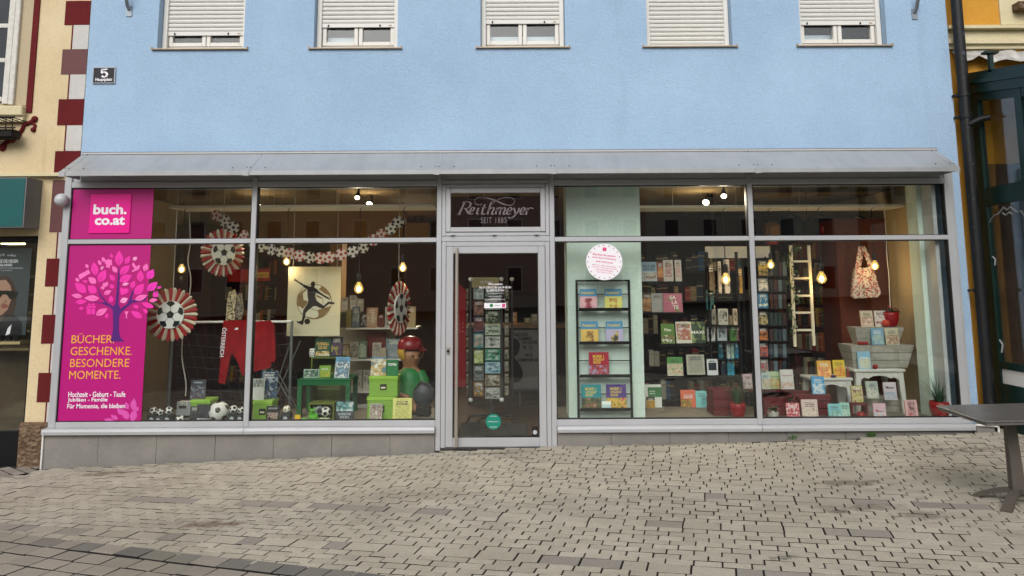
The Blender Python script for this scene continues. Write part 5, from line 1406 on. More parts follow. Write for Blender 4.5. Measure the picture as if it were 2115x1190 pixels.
# ================================================================== FOOTBALLS, ROSETTES, GARLAND
PHI = (1 + 5 ** .5) / 2
ICO = [Vector(v).normalized() for v in [(0, s1, s2 * PHI) for s1 in (-1, 1) for s2 in (-1, 1)] + [(s1, s2 * PHI, 0) for s1 in (-1, 1) for s2 in (-1, 1)] + [(s2 * PHI, 0, s1) for s1 in (-1, 1) for s2 in (-1, 1)]]
m_bw = M('football_white', '#d8d6d0', .4, 0, .05, 9); m_bb = M('football_black', '#17181c', .4, 0, 0); m_gold_b = M('football_gold', '#a8894a', .35, .3, .15, 9)
def ball_mesh(name, mats, lim=.925):
    bm = bmesh.new(); bmesh.ops.create_icosphere(bm, subdivisions=4, radius=1.0)
    rot = Matrix.Rotation(.5, 3, 'X') @ Matrix.Rotation(.3, 3, 'Z')
    D = [rot @ v for v in ICO]
    for f in bm.faces:
        c = f.calc_center_median().normalized(); f.smooth = True
        f.material_index = 1 if max(c.dot(d) for d in D) > lim else 0
    me = bpy.data.meshes.new(name); bm.to_mesh(me); bm.free()
    for m in mats: me.materials.append(m)
    return me
bm_f = ball_mesh('football', [m_bw, m_bb]); bm_g = ball_mesh('football', [m_bw, m_gold_b], .95); bm_h = ball_mesh('football', [m_bw, M('football_brown', '#3c3028', .4, 0, .2, 9)], .962)
def football(px, r, Y, zb, label, me=bm_f, rot=(0, 0, 0)):
    p = at(px, 850, Y); rr = r / S(Y)
    o = inst('football', me, None, (p.x, Y, zb + rr), rot, (rr, rr, rr)); return tag(o, label, 'ball')
m_rr = M('rosette_red', '#9c1b22', .6, 0, .12, 12); m_rw = M('rosette_cream', '#cdbfa6', .6, 0, .1, 12)
def rosette(px, py, ro, ri, Y, yaw, label, sq=1.0):
    p = at(px, py, Y); s = S(Y); ro, ri = ro / s, ri / s
    o = thing('paper_rosette', label, 'decoration', p, (0, 0, R(yaw)), 'red and white football rosettes')
    N = 34
    for i in range(N):
        q0 = 2 * PI * (i - .47) / N; q1 = 2 * PI * (i + .47) / N; qm = 2 * PI * i / N
        b = MB(o, (0, 0, 0)); pts = []
        f = lambda r, q, y: (r * math.cos(q), y, r * math.sin(q))
        z = .012
        vs = [f(ri * .8, q0, .004), f(ri * .8, qm, -.004), f(ri * .8, q1, .004), f(ro * .9, q0, .02), f(ro * .92, qm, -z), f(ro * .9, q1, .02), f(ro, qm - .03, .004), f(ro, qm + .03, .004)]
        b.add(vs, [(0, 3, 4, 1), (1, 4, 5, 2), (3, 6, 4), (4, 6, 7), (4, 7, 5)]); b.add([(v[0], v[1] + .004, v[2]) for v in vs], [(1, 4, 3, 0), (2, 5, 4, 1), (4, 6, 3), (7, 6, 4), (5, 7, 4)])
        b.build('petal', m_rr if i % 2 else m_rw)
    b = MB(o, (0, 0, 0)); b.prism([(ri * math.cos(2 * PI * i / 32), ri * math.sin(2 * PI * i / 32)) for i in range(32)], -.018, .006); dsk = b.build('disc', m_bw)
    def pent(cx, cz, r, a, clip):
        pts = [(cx + r * math.cos(a + 2 * PI * k / 5), cz + r * math.sin(a + 2 * PI * k / 5)) for k in range(5)]
        return [(x * min(1, clip / max(1e-6, math.hypot(x, z))), z * min(1, clip / max(1e-6, math.hypot(x, z)))) for x, z in pts]
    for k in range(6):
        b = MB(o, (0, 0, 0))
        if k == 0: pts = pent(0, 0, ri * .30, PI / 2, ri)
        else:
            a = PI / 2 + 2 * PI * (k - 1) / 5 + .0; pts = pent(ri * .90 * math.cos(a), ri * .90 * math.sin(a), ri * .34, a + PI, ri * .99)
        b.flat(pts, -.0195); b.build('patch_print', m_bb)
    for k in range(5):
        a = PI / 2 + 2 * PI * k / 5
        b = MB(o, (0, 0, 0)); c1 = (ri * .30 * math.cos(a), ri * .30 * math.sin(a)); c2 = (ri * .6 * math.cos(a), ri * .6 * math.sin(a)); n = (-math.sin(a) * ri * .015, math.cos(a) * ri * .015)
        b.flat([(c1[0] + n[0], c1[1] + n[1]), (c1[0] - n[0], c1[1] - n[1]), (c2[0] - n[0], c2[1] - n[1]), (c2[0] + n[0], c2[1] + n[1])], -.0192); b.build('seam_print', m_bb)
    b = MB(o, (0, 0, 0)); b.tube([(0, .02, ro * .9), (0, .02, IZ - p.z)], .0025, 5); b.build('thread', m_cordw)
rosette(353, 650, 55, 28, .22, 0, 'full round red and white rosette next to the magenta panel')
rosette(461, 522, 50, 26, .62, 52, 'half turned red and white rosette behind the left transom')
rosette(826, 637, 56, 30, .66, 74, 'edge-on red and white rosette near the door')
# garland
GP = smooth([(447, 445), (458, 452), (482, 470), (510, 492), (533, 506), (560, 516), (588, 521), (612, 527), (640, 532), (668, 533), (692, 529), (716, 522), (740, 517), (760, 504), (782, 488), (803, 476), (818, 462), (832, 450)], 4)
gar = thing('football_garland', 'paper garland of football discs strung across the left windows', 'garland', at(640, 530, .66))
acc = 0; last = None; gi = 0
m_thr = m_cordw
for px, py in GP:
    p = at(px, py, .66)
    if last is None or (p - last).length > .105:
        last = p; r = .066; yaw = rnd.uniform(-.7, .7); red = rnd.random() < .42
        b = MB(gar, orgof(gar)); ca, sa = math.cos(yaw), math.sin(yaw)
        def dp(pts, y): return [(p.x + x * ca - y * sa, p.y + x * sa + y * ca + .01 * (gi % 2), p.z + z) for x, z in pts]
        c = [(r * math.cos(2 * PI * i / 20), r * math.sin(2 * PI * i / 20)) for i in range(20)]
        b.add(dp(c, 0) + dp(c, .003), [tuple(range(20)), tuple(range(39, 19, -1))] + [(i, i + 20, (i + 1) % 20 + 20, (i + 1) % 20) for i in range(20)])
        a0 = rnd.uniform(0, 6)
        for k in range(6):
            rad = 0 if k == 0 else r * .82; a = a0 + 2 * PI * k / 5; cx, cz = rad * math.cos(a), rad * math.sin(a)
            pp = [(cx + r * .30 * math.cos(a + PI + 2 * PI * j / 5), cz + r * .30 * math.sin(a + PI + 2 * PI * j / 5)) for j in range(5)]
            pp = [(x * min(1, r / max(1e-6, math.hypot(x, z))), z * min(1, r / max(1e-6, math.hypot(x, z)))) for x, z in pp]
            b.add(dp(pp, -.001), [(0, 1, 2, 3, 4)], 1)
        b.build('disc', [M('garland_paper', '#cbbfae', .6, 0, .05, 9), M('garland_red', '#a5222b', .6, 0, 0) if red else m_bb]); gi += 1

# ================================================================== LEFT WINDOW
m_tubeg = M('grey_goal_tube', '#7d817f', .4, .5, .1, 20)
GYY = .70
goal = thing('toy_goal', 'grey tube football goal frame with net standing in the left window', 'goal', tuple(at(475, 862, GYY)))
zt_ = at(500, 665, GYY).z; xl, xr_ = at(400, 665, GYY).x, at(602, 700, GYY).x
b = MB(goal); b.tube([(at(352, 665, GYY).x, GYY, zt_), (xr_, GYY, zt_)], .014, 10); b.build('crossbar', m_white2)
b = MB(goal); b.tube([(xr_, GYY, zt_ + .01), (xr_, GYY, PZ)], .016, 10); b.build('post', m_tubeg)
xl2 = at(350, 780, GYY).x
b = MB(goal); b.tube([(xl2, GYY, zt_ + .01), (xl2, GYY, PZ)], .022, 10); b.build('post', m_tubeg)
for p0, p1 in (((602, 700), (560, 830)), ((575, 770), (622, 860)), ((620, 705), (563, 835)), ((560, 760), (605, 840))):
    b = MB(goal); b.tube([at(*p0, GYY + .12), at(*p1, GYY + .16)], .008, 6); b.build('brace', m_tubeg)
b = MB(goal)
for i in range(12):
    x0 = xl2 + (xr_ - xl2) * i / 12; zz = zt_ - .03
    b.tube([(x0, GYY + .02, zt_ - .02), (x0 + .12, GYY + .2, (zt_ + PZ) / 2 - .1), (x0 + .18, GYY + .30, PZ)], .0022, 4, caps=False)
for i in range(8):
    z = PZ + (zt_ - PZ) * i / 8
    b.tube([(xl2, GYY + .30 - .035 * i, z), ((xl2 + xr_) / 2, GYY + .32 - .035 * i, z - .05), (xr_, GYY + .30 - .035 * i, z)], .0022, 4, caps=False)
b.build('net', M('dark_net', '#4a4a48', .8, 0, 0))
# red clothes over the crossbar
t = NT('red_fabric'); p_ = t.coord()
t.bump(t.math('ADD', t.noise(p_, 9, 3), t.math('MULTIPLY', t.noise(p_, 3, 2), 2.0)), .5, .02)
m_redf = t.fin(t.ramp(t.noise(p_, 8, 3), [(.3, '#7d0d13'), (.7, '#98131a')]), .8, 0, .2)
def cloth(name, label, outline, Y, m, cat='clothing', th=.03):
    P = [(at(x, y, Y).x, at(x, y, Y).z) for x, y in outline]
    cx = sum(p[0] for p in P) / len(P); z0 = min(p[1] for p in P)
    o = thing(name, label, cat, (cx, Y, z0))
    # soft sheet: triangulated grid inside the outline with folds
    xs0, xs1 = min(p[0] for p in P), max(p[0] for p in P); zs0, zs1 = z0, max(p[1] for p in P)
    bm = bmesh.new()
    vs = [bm.verts.new((x, 0, z)) for x, z in P]
    f = bm.faces.new(vs); bm.normal_update()
    bmesh.ops.triangulate(bm, faces=bm.faces[:])
    for _ in range(4):
        es = [e for e in bm.edges if e.calc_length() > .035]
        if not es: break
        bmesh.ops.subdivide_edges(bm, edges=es, cuts=1); bmesh.ops.triangulate(bm, faces=bm.faces[:])
    rr = random.Random(len(label)); ph = rr.random() * 6
    for v in bm.verts:
        v.co.y = Y - .02 + .010 * math.sin(v.co.x * 42 + ph + 3 * v.co.z) + .007 * math.sin(v.co.x * 17 - v.co.z * 9)
    bm.verts.index_update(); n = len(bm.verts)
    V = [v.co[:] for v in bm.verts]; F = [[q.index for q in f.verts] for f in bm.faces]
    bm.normal_update()
    if sum(f.normal.y * f.calc_area() for f in bm.faces) > 0: F = [q[::-1] for q in F]
    bd_ = [[e.verts[0].index, e.verts[1].index] for e in bm.edges if e.is_boundary]
    b = MB(o); b.add(V, F, 0, True); b.add([(x, y + th, z) for x, y, z in V], [q[::-1] for q in F], 0, True)
    b.add(V + [(x, y + th, z) for x, y, z in V], [(i, j, j + n, i + n) for i, j in bd_])
    bm.free(); b.build('fabric', m); return o
tr_ = cloth('red_trousers', 'red football trousers with white side lettering hung over the goal bar', [(463, 662), (513, 662), (517, 700), (514, 775), (503, 775), (495, 752), (480, 730), (477, 735), (466, 793), (452, 791), (456, 740), (457, 700)], GYY - .02, m_redf)
vs_, fs_ = textmesh('ÖSTERREICH', bold=.02)
P0 = at(466, 677, GYY - .06); P1 = at(460, 737, GYY - .06)
ax, bx = min(v[0] for v in vs_), max(v[0] for v in vs_); az, bz = min(v[1] for v in vs_), max(v[1] for v in vs_)
b = MB(tr_); wd = .055
b.add([(P0.x - .035 + (P1.x - P0.x) * (v[0] - ax) / (bx - ax) + wd * (v[1] - az) / (bz - az), GYY - .062, P0.z + (P1.z - P0.z) * (v[0] - ax) / (bx - ax)) for v in vs_], fs_); b.build('lettering', m_print_w)
a, z0, c, z1 = rect(484, 677, 492, 681, GYY - .06); b = MB(tr_); b.flat([(a, z0), (c, z0), (c, z1), (a + .02, z1)], GYY - .062); b.build('emblem', m_print_w)
cloth('red_jersey', 'red football jersey hung over the goal bar beside the trousers', [(522, 664), (558, 662), (566, 672), (570, 740), (567, 748), (561, 746), (560, 758), (545, 763), (524, 768), (520, 700)], GYY - .03, m_redf)
def scarf_mat(name, c1, c2, sc):
    t = NT(name); n = t.noise(t.coord(), sc, 2); return t.fin(t.ramp(n, [(0, c1), (.47, c2), (.55, c1), (.63, '#a08030')], 'CONSTANT'), .85, 0, .2)
cloth('fan_scarf', 'white and black fan scarf hanging behind the red trousers', [(474, 603), (484, 598), (488, 610), (486, 660), (468, 662), (470, 630)], GYY + .08, scarf_mat('scarf_white', '#c8b894', '#1d1a18', 26))
cloth('fan_scarf', 'grey and gold fan scarf hanging next to the white scarf', [(490, 608), (499, 606), (504, 640), (500, 660), (489, 660), (487, 630)], GYY + .10, scarf_mat('scarf_grey', '#8a8070', '#2a2624', 22))
sp_ = cloth('fan_scarf', 'red and yellow fan scarf stretched on the bookcase', [(470, 557), (556, 555), (557, 580), (512, 583), (470, 582)], 1.9, M('scarf_red', '#a01c1c', .8, 0, .15, 20))
a, z0, c, z1 = rect(528, 562, 555, 574, 1.86); b = MB(sp_); b.box(a, 1.855, z0, c, 1.862, z1); b.build('yellow_stripe', M('scarf_yellow', '#c89a3a', .8, 0, .1, 20)); text('lettering', 'MARCO', a + .01, z0 + .02, c - .01, z1 - .03, 1.853, m_dark, sp_)
# footballer poster
YPO = .86
a, z0, c, z1 = rect(594, 551, 703, 694, YPO)
fp = thing('footballer_poster', 'cream poster with brown silhouette of a kicking footballer', 'poster', ((a + c) / 2, YPO, z0))
b = MB(fp); b.box(a, YPO, z0, c, YPO + .012, z1); b.build('board', M('cream_card', '#c9c0a0', .7, 0, .04, 3))
k6 = 140 / 980.0
def pz(pts, Y): return [(at(580 + x * k6, 540 + y * k6, Y).x, at(580 + x * k6, 540 + y * k6, Y).z) for x, y in pts]
m_sb = M('brown_print', '#7d6138', .6, 0, .06, 6); m_sil = M('dark_brown_print', '#1f130f', .6, 0, 0); m_lp = M('light_print', '#cdc8ae', .6, 0, 0)
YB = YPO - .001
circ = lambda cx, cy, r, n=40: [(cx + r * math.cos(2 * PI * i / n), cy + r * math.sin(2 * PI * i / n)) for i in range(n)]
b = MB(fp); b.flat(pz(circ(482, 582, 256), YB), YB); b.build('ball_print', m_sb)
b = MB(fp); b.flat(pz(circ(482, 582, 246), YB - .0005), YB - .0005); b.build('ball_print', m_lp)
for poly in ([(365, 395), (300, 430), (245, 500), (236, 640), (290, 660), (315, 690), (345, 655), (385, 600), (385, 570), (330, 560), (318, 465), (370, 410)], [(580, 350), (650, 400), (710, 480), (728, 560), (690, 485), (640, 470), (600, 440), (540, 400), (580, 380)], [(530, 705), (570, 690), (690, 655), (720, 640), (690, 710), (620, 790), (520, 830), (430, 832), (380, 800), (480, 822), (540, 800), (545, 760)], [(510, 480), (605, 525), (580, 540), (512, 510)], [(440, 680), (540, 712), (538, 720), (440, 690)], [(600, 530), (608, 530), (618, 615), (610, 615)]):
    b = MB(fp); b.flat(pz(poly, YB - .001), YB - .001); b.build('ball_panel_print', m_sb)
SIL = [(183, 270), (205, 265), (190, 240), (222, 262), (260, 290), (330, 330), (400, 360), (438, 362), (432, 325), (445, 298), (470, 288), (492, 300), (495, 340), (482, 372), (520, 400), (580, 455), (640, 495), (690, 520), (720, 560), (690, 550), (640, 525), (560, 475), (508, 455), (498, 500), (520, 570), (560, 600), (620, 640), (660, 605), (690, 580), (760, 588), (782, 605), (770, 620), (700, 615), (660, 645), (610, 685), (560, 670), (520, 650), (475, 645), (440, 675), (395, 710), (360, 745), (355, 800), (332, 865), (325, 905), (305, 920), (280, 905), (235, 885), (225, 862), (262, 868), (305, 850), (315, 780), (325, 705), (360, 650), (388, 605), (398, 560), (385, 500), (385, 410), (330, 370), (270, 320), (215, 285)]
b = MB(fp); b.flat(pz(SIL, YB - .002), YB - .002); b.build('silhouette_print', m_sil)
b = MB(fp); b.flat(pz(circ(382, 868, 42, 24), YB - .002), YB - .002); b.build('ball_silhouette_print', m_sil)
b = MB(fp)
for x in (a + .05, c - .05): b.tube([(x, YPO + .006, z1), (x, YPO + .006, IZ)], .002, 4)
b.build('hanging_thread', m_cordw)
# white power cable
cb = thing('power_cable', 'white power cable hanging down the left side of the window', 'cable', tuple(at(385, 820, .6)))
b = MB(cb); b.tube([at(x, y, .6) for x, y in smooth([(391, 440), (393, 500), (388, 540), (394, 575), (390, 620), (378, 690), (376, 740), (384, 790), (383, 818)], 4)], .006, 6); b.build('cable', m_cordw)
cb = thing('power_cable', 'white power cable running down beside the floral bag', 'cable', tuple(at(1835, 620, .9)))
b = MB(cb); b.tube([at(x, y, .95) for x, y in smooth([(1826, 430), (1830, 480), (1832, 530), (1836, 570), (1838, 620), (1842, 680)], 4)], .006, 6); b.build('cable', m_cordw)
# lime storage boxes
m_lime = M('lime_card', '#7fa83c', .6, 0, .06, 4); m_limel = M('lime_lid', '#92bb45', .6, 0, .05, 4)
def sbox(label, x0, y0, x1, y1, Y, z0, lid=.16, dep=.22):
    a, zb, c, zt_ = rect(x0, y0, x1, y1, Y); h = zt_ - zb
    o = thing('storage_box', label, 'box', ((a + c) / 2, Y, z0))
    b = MB(o); b.box(a + .006, Y + .006, z0, c - .006, Y + dep, z0 + h - h * lid, c=.003); b.build('body', m_lime)
    b = MB(o); b.box(a, Y, z0 + h * (1 - lid) - .001, c, Y + dep + .006, z0 + h, c=.004); b.build('lid', m_limel)
    cx, cz = (a + c) / 2, z0 + h * .45
    b = MB(o); b.box(cx - .035, Y, cz - .028, cx + .035, Y + .008, cz + .034, c=.003); b.build('label_holder', m_dark)
    b = MB(o); b.box(cx - .024, Y - .002, cz - .012, cx + .024, Y + .001, cz + .006); b.build('label_card', m_paper)
    return z0 + h
bt0 = sbox('lower lime green storage box of the stack near the door', 757, 820, 817, 866, .34, PZ)
bt1 = sbox('upper lime green storage box of the stack near the door', 761, 777, 822, 819, .36, bt0 + .001)
bt2 = sbox('lime green storage box just right of the left mullion', 521, 824, 562, 867, .25, PZ)
bt3 = sbox('lime green storage box half hidden by dark books left of the mullion', 392, 826, 434, 866, .40, PZ)
bk('football picture book on the lime stack, left one', 766, 738, 797, 776, .40, ('#4a7a94', None, .5, ['#7a9a58', '#4a7a94', '#c8a040', '#d8dcdc'], (0, 0, 1, .9), 4), bt1 + .001, .02, 6)
bk('green TOPPER card pack on the lime stack, right one', 798, 743, 822, 776, .38, ('#1f6a3a', None, .5, ['#d8d4cc', '#2a7a44', '#1f6a3a'], (.1, .08, .95, .5), 4), bt1 + .001, .02, 6, title=[('TOPPER', .12, .62, .88, .78, W)])
bk('picture book with children leaning on the lower lime box', 763, 832, 789, 866, .28, ('#a8a89a', None, .5, ['#5a6a4a', '#a8a89a', '#8a5a4a', '#d0d0c8'], (.05, .05, .95, .95), 5), PZ, .018, 8)
bk('pale yellow book with a fine line drawing', 811, 817, 850, 867, .14, ('#d8d27e', None, .5, ['#d8d27e', '#d8d27e', '#aaa45c', '#d8d27e'], (.12, .15, .88, .8), 9), PZ, .02, 6)
bk('white and black book standing on the lime box, left one', 521, 783, 545, 826, .30, ('#c8c8c2', None, .5, ['#26301f', '#3a4a30', '#c8c8c2'], (.05, .62, .95, .97), 5), bt2 + .001, .016, 5)
bk('dark blue stadium book on the lime box, right one', 538, 768, 572, 826, .36, ('#26323e', None, .5, ['#26323e', '#3a5a78', '#1a2028', '#9aa4ac'], (0, 0, 1, 1), 4), bt2 + .001, .02, 5)
bk('black book with two portraits leaning on the lime box', 549, 833, 576, 866, .20, ('#1c1d22', None, .5, ['#1c1d22', '#1c1d22', '#b8a090', '#1c1d22'], (.1, .05, .9, .6), 5), PZ, .018, 7, title=[('DIE KAISER', .15, .8, .85, .9, 'b0b0b4')])
bk('stadium photo book standing on the box with dark books', 393, 789, 423, 828, .46, ('#3a3f46', None, .5, ['#46603a', '#5a3a54', '#3a3f46', '#8a8f96'], (0, 0, 1, .7), 5), bt3 + .001, .02, 5, title=[('FUSSBALL', .2, .82, .8, .9, 'c8c8c8')])
bk('black book titled MENSCH leaning in the left window', 405, 832, 436, 867, .26, ('#202126', None, .5, ['#202126', '#34363c', '#202126'], (.1, .3, .9, .9), 4), PZ, .02, 8, title=[('MENSCH', .08, .1, .92, .2, 'c8c8c4')])
bk('dark book behind the MENSCH book', 392, 838, 410, 867, .32, ('#2c2d31', None, .5, ['#2c2d31', '#55565a', '#2c2d31'], (.1, .2, .9, .9), 3), PZ, .02, 6)
bk('grey toy carton with a black square picture', 365, 822, 393, 850, .52, ('#8d9190', None, .5, ['#1c1f20', '#1c1f20', '#2c2f30'], (.15, .5, .7, .88), 2), PZ + .02, .12, 2, name='toy_carton', cat='carton')
o_ = thing('toy_block', 'small dark carton under the grey toy carton', 'carton', tuple(at(378, 864, .5)))
b = MB(o_); a, z0, c, z1 = rect(362, 848, 398, 868, .5); b.box(a, .50, PZ, c, .64, PZ + .0185, c=.002); b.build('carton', m_dark)
# mini footballs on boxes
m_mb = M('dark_gift_carton', '#2b3336', .5, 0, .3, 30)
for i, (px, py, r, lab) in enumerate([(317, 849, 7.5, 'leftmost mini football on a dark gift carton'), (331, 852, 7, 'second mini football on a dark gift carton'), (349, 849, 8, 'third mini football on a dark gift carton'), (482, 846, 8, 'mini football on a carton beside the big ball'), (498, 848, 7, 'mini football touching the left mullion'), (592, 846, 7.5, 'golden patterned mini ball beside the goal post')]):
    Y = .20; z = at(px, py + r, Y).z
    a, z0, c, z1 = rect(px - r - 2, py + r, px + r + 2, 868, Y)
    o = thing('gift_carton', 'dark gift carton under the %s' % lab.replace(' on a dark gift carton', '').replace(' on a carton', ''), 'carton', ((a + c) / 2, Y, PZ))
    b = MB(o); b.box(a, Y - .05, PZ, c, Y + .05, z, c=.003); b.build('carton', m_mb)
    b = MB(o); b.flat([((a + c) / 2 + .022 * math.cos(2 * PI * k / 16), (PZ + z) / 2 + .022 * math.sin(2 * PI * k / 16)) for k in range(16)], Y - .051); b.build('ball_print', m_alud)
    football(px, r, Y, z + .0005, lab, bm_g if px == 592 else bm_f, (i, i * 2, 1))
football(373, 9, .10, PZ, 'black and white football lying at the front of the left window', bm_f, (.4, 0, .3))
football(453, 20, .24, PZ, 'large cream football with brown ringed patches', bm_h, (.2, .1, 0))
# green table with crate
m_tg = M('green_table_paint', '#0e5a30', .45, 0, .1, 6)
TY = .48
gt = thing('green_stool_table', 'small bright green wooden table in the left window', 'table', tuple(at(670, 860, TY)))
a, zq, c, zp_ = rect(614, 783, 716, 796, TY); ztab = zp_
b = MB(gt); b.box(a, TY, zp_ - .02, c + .04, TY + .42, zp_, c=.006); b.build('top', m_tg)
b = MB(gt); b.box(a + .02, TY + .004, zq, c + .02, TY + .03, zp_ - .02); b.build('apron', m_tg)
for x in (a, c - .01):
    for y in (TY + .002, TY + .37):
        b = MB(gt); b.box(x, y, PZ, x + .05, y + .048, zp_ - .021, c=.004); b.build('leg', m_tg)
def crate(label, x0, y0, x1, y1, Y, z0, m, dep=.28, slats=3, name='crate'):
    a, zb, c, zt_ = rect(x0, y0, x1, y1, Y); h = zt_ - zb
    o = thing(name, label, 'crate', ((a + c) / 2, Y, z0))
    for k in range(slats):
        z = z0 + h * k / slats
        for (p, q) in ((Y, Y + .012), (Y + dep - .012, Y + dep)):
            b = MB(o); b.box(a, p, z + .004, c, q, z + h / slats - .006, c=.002); b.build('slat', m)
        for p in (a, c - .012):
            b = MB(o); b.box(p, Y + .013, z + .004, p + .012, Y + dep - .013, z + h / slats - .006); b.build('end_slat', m)
    for x in (a + .014, c - .034):
        for y in (Y + .013, Y + dep - .033):
            b = MB(o); b.box(x, y, z0, x + .02, y + .02, z0 + h - .01); b.build('corner_post', m)
    b = MB(o); b.box(a + .013, Y + .034, z0 + .001, c - .013, Y + dep - .034, z0 + .012); b.build('base', m)
    return z0 + h
m_olive = M('olive_crate', '#5d6a22', .6, 0, .15, 8)
oy = TY + .44
# tall olive crate standing on end behind the table: an open box
def openbox(label, x0, y0, x1, y1, Y, z0, m, dep=.26, name='crate'):
    a, zb, c, zt_ = rect(x0, y0, x1, y1, Y); h = zt_ - z0; o = thing(name, label, 'crate', ((a + c) / 2, Y, z0)); w = .014
    for nm, q in (('side', (a, z0, a + w, z0 + h)), ('side', (c - w, z0, c, z0 + h)), ('top', (a + w, z0 + h - w, c - w, z0 + h)), ('bottom', (a + w, z0, c - w, z0 + w))):
        b = MB(o); b.box(q[0], Y, q[1], q[2], Y + dep, q[3]); b.build(nm, m)
    for k in range(3):
        b = MB(o); zz = z0 + w + (h - 2 * w) * k / 3; b.box(a + w, Y + dep - .012, zz + .003, c - w, Y + dep - .001, zz + (h - 2 * w) / 3 - .003); b.build('slat', m)
    return z0 + h
ct = openbox('olive crate on end behind the green table', 642, 738, 706, 782, oy, PZ, m_olive)
bk('green football quiz book on the olive crate', 650, 697, 682, 738, oy + .02, ('#1d4a30', None, .5, ['#1d4a30', '#1d4a30', '#c8a050', '#d8d8d0'], (.05, .05, .95, .3), 6), ct + .001, .02, 6, title=[('FUSSBALL', .12, .58, .9, .74, 'e0b060'), ('QUIZ', .2, .38, .8, .54, 'e0b060')])
bk('dark violet football book on the olive crate', 683, 697, 707, 738, oy + .03, ('#2a2638', None, .5, ['#2a2638', '#5a3a5c', '#2a2638', '#a09048'], (.05, .1, .95, .7), 4), ct + .001, .025, 4)
mg = thing('football_mug', 'white mug with black football spots on the olive crate', 'mug', tuple(at(646, 738, oy + .06)))
p = at(646, 738, oy + .06); b = MB(mg); b.lathe([(.036, 0), (.04, .004), (.04, .09), (.036, .09), (.035, .01), (0, .01)], p.x, p.y, ct + .001, 20); b.build('cup', m_bw)
for k in range(9):
    b = MB(mg); q = -PI / 2 + (k % 3 - 1) * .7 + (.35 if (k // 3) % 2 else 0); zz = ct + .02 + .027 * (k // 3)
    cx, cy = p.x + .0405 * math.cos(q), p.y + .0405 * math.sin(q); tx, ty = -math.sin(q), math.cos(q)
    b.add([(cx + tx * .008 * math.cos(2 * PI * j / 6), cy + ty * .008 * math.cos(2 * PI * j / 6), zz + .008 * math.sin(2 * PI * j / 6)) for j in range(6)], [tuple(range(6))]); b.build('spot_print', m_bb)
bk('landscape game carton on the green table', 627, 766, 659, 783, TY + .12, ('#a8b8a8', None, .5, ['#2a5a4a', '#3a7a5a', '#1a2a2a', '#c8d0c0'], (.05, .1, .95, .9), 6), ztab + .001, .03, 4, name='game_carton', cat='carton')
bk('small lime green card game on the green table', 659, 759, 682, 783, TY + .14, ('#7aa03a', None, .5, ['#2a3a1c', '#7aa03a', '#b8a040'], (.05, .05, .95, .55), 4), ztab + .001, .03, 4, name='game_carton', cat='carton')
bk('blue and white sticker magazine leaning on the green table', 690, 741, 721, 783, TY + .10, ('#c8d0d4', '#5a90b0', .75, ['#b03a3a', '#d8dcdc', '#2a3a4a', '#7a9ab0'], (.02, .02, .98, .72), 5), ztab + .001, .01, 12, yaw=-8, name='magazine', cat='magazine')
cr0 = openbox('small olive crate lying under the green table', 637, 833, 690, 866, .34, PZ, m_olive, .2)
football(673, 10, .32, PZ + .03, 'football resting in the small olive crate', bm_f, (.7, .3, 0))
football(659, 13, .42, PZ + .02, 'grey football at the back of the small olive crate', ball_mesh('football', [M('ball_grey', '#7f8486', .5, 0, .1, 9), m_bb]), (.3, .9, 0))
bk('superstar card book leaning on the green table leg', 693, 825, 730, 867, .22, ('#2a3138', None, .5, ['#a03a3a', '#c8c8c8', '#3a8a8a', '#2a3138'], (.03, .5, .97, .95), 6), PZ, .02, 8, title=[('SUPERSTAR', .14, .3, .86, .42, 'b0b8bc'), ('KICKS', .25, .15, .75, .27, 'b0b8bc')])
bk('small yellow card standing at the window front', 609, 850, 620, 864, .16, ('#d8b01c', None, .5, None), PZ + .012, .012, 3, name='card', cat='card')
o_ = thing('soft_toys', 'pink and white toy at the foot of the yellow card', 'toy', tuple(at(611, 864, .14)))
b = MB(o_)
pq = at(606, 864, .14); b.ball((pq.x, .14, PZ + .016), .017, 10, sx=1.4); b.ball((pq.x + .05, .15, PZ + .018), .019, 10, sx=1.3); b.ball((pq.x + .02, .14, PZ + .03), .013, 8); b.build('body', M('pink_plush', '#d8808c', .9, 0, .3, 30))
dr = thing('plush_frog', 'bright green plush toy in front of the olive crate', 'toy', tuple(at(645, 866, .22)))
p = at(647, 862, .22); b = MB(dr)
b.ball((p.x, .22, PZ + .05), .045, 14, sx=1.2); b.ball((p.x - .01, .20, PZ + .105), .03, 12); b.ball((p.x - .09, .2, PZ + .02), .022, 10, sx=2.2); b.ball((p.x + .06, .19, PZ + .02), .02, 10, sx=1.8)
b.tube([(p.x - .02, .20, PZ + .12), (p.x - .035, .19, PZ + .16)], [.012, .006], 8); b.tube([(p.x + .01, .20, PZ + .12), (p.x + .03, .19, PZ + .15)], [.012, .006], 8); b.build('body', M('green_plush', '#55a62e', .9, 0, .25, 40))
b = MB(dr); b.ball((p.x - .02, .172, PZ + .115), .007, 8); b.ball((p.x + .005, .172, PZ + .115), .007, 8); b.build('eyes', m_dark)
bk('small mint card in front of the olive crate', 660, 856, 680, 866, .16, ('#a8b890', None, .5, None), PZ, .006, 10, name='card', cat='card')
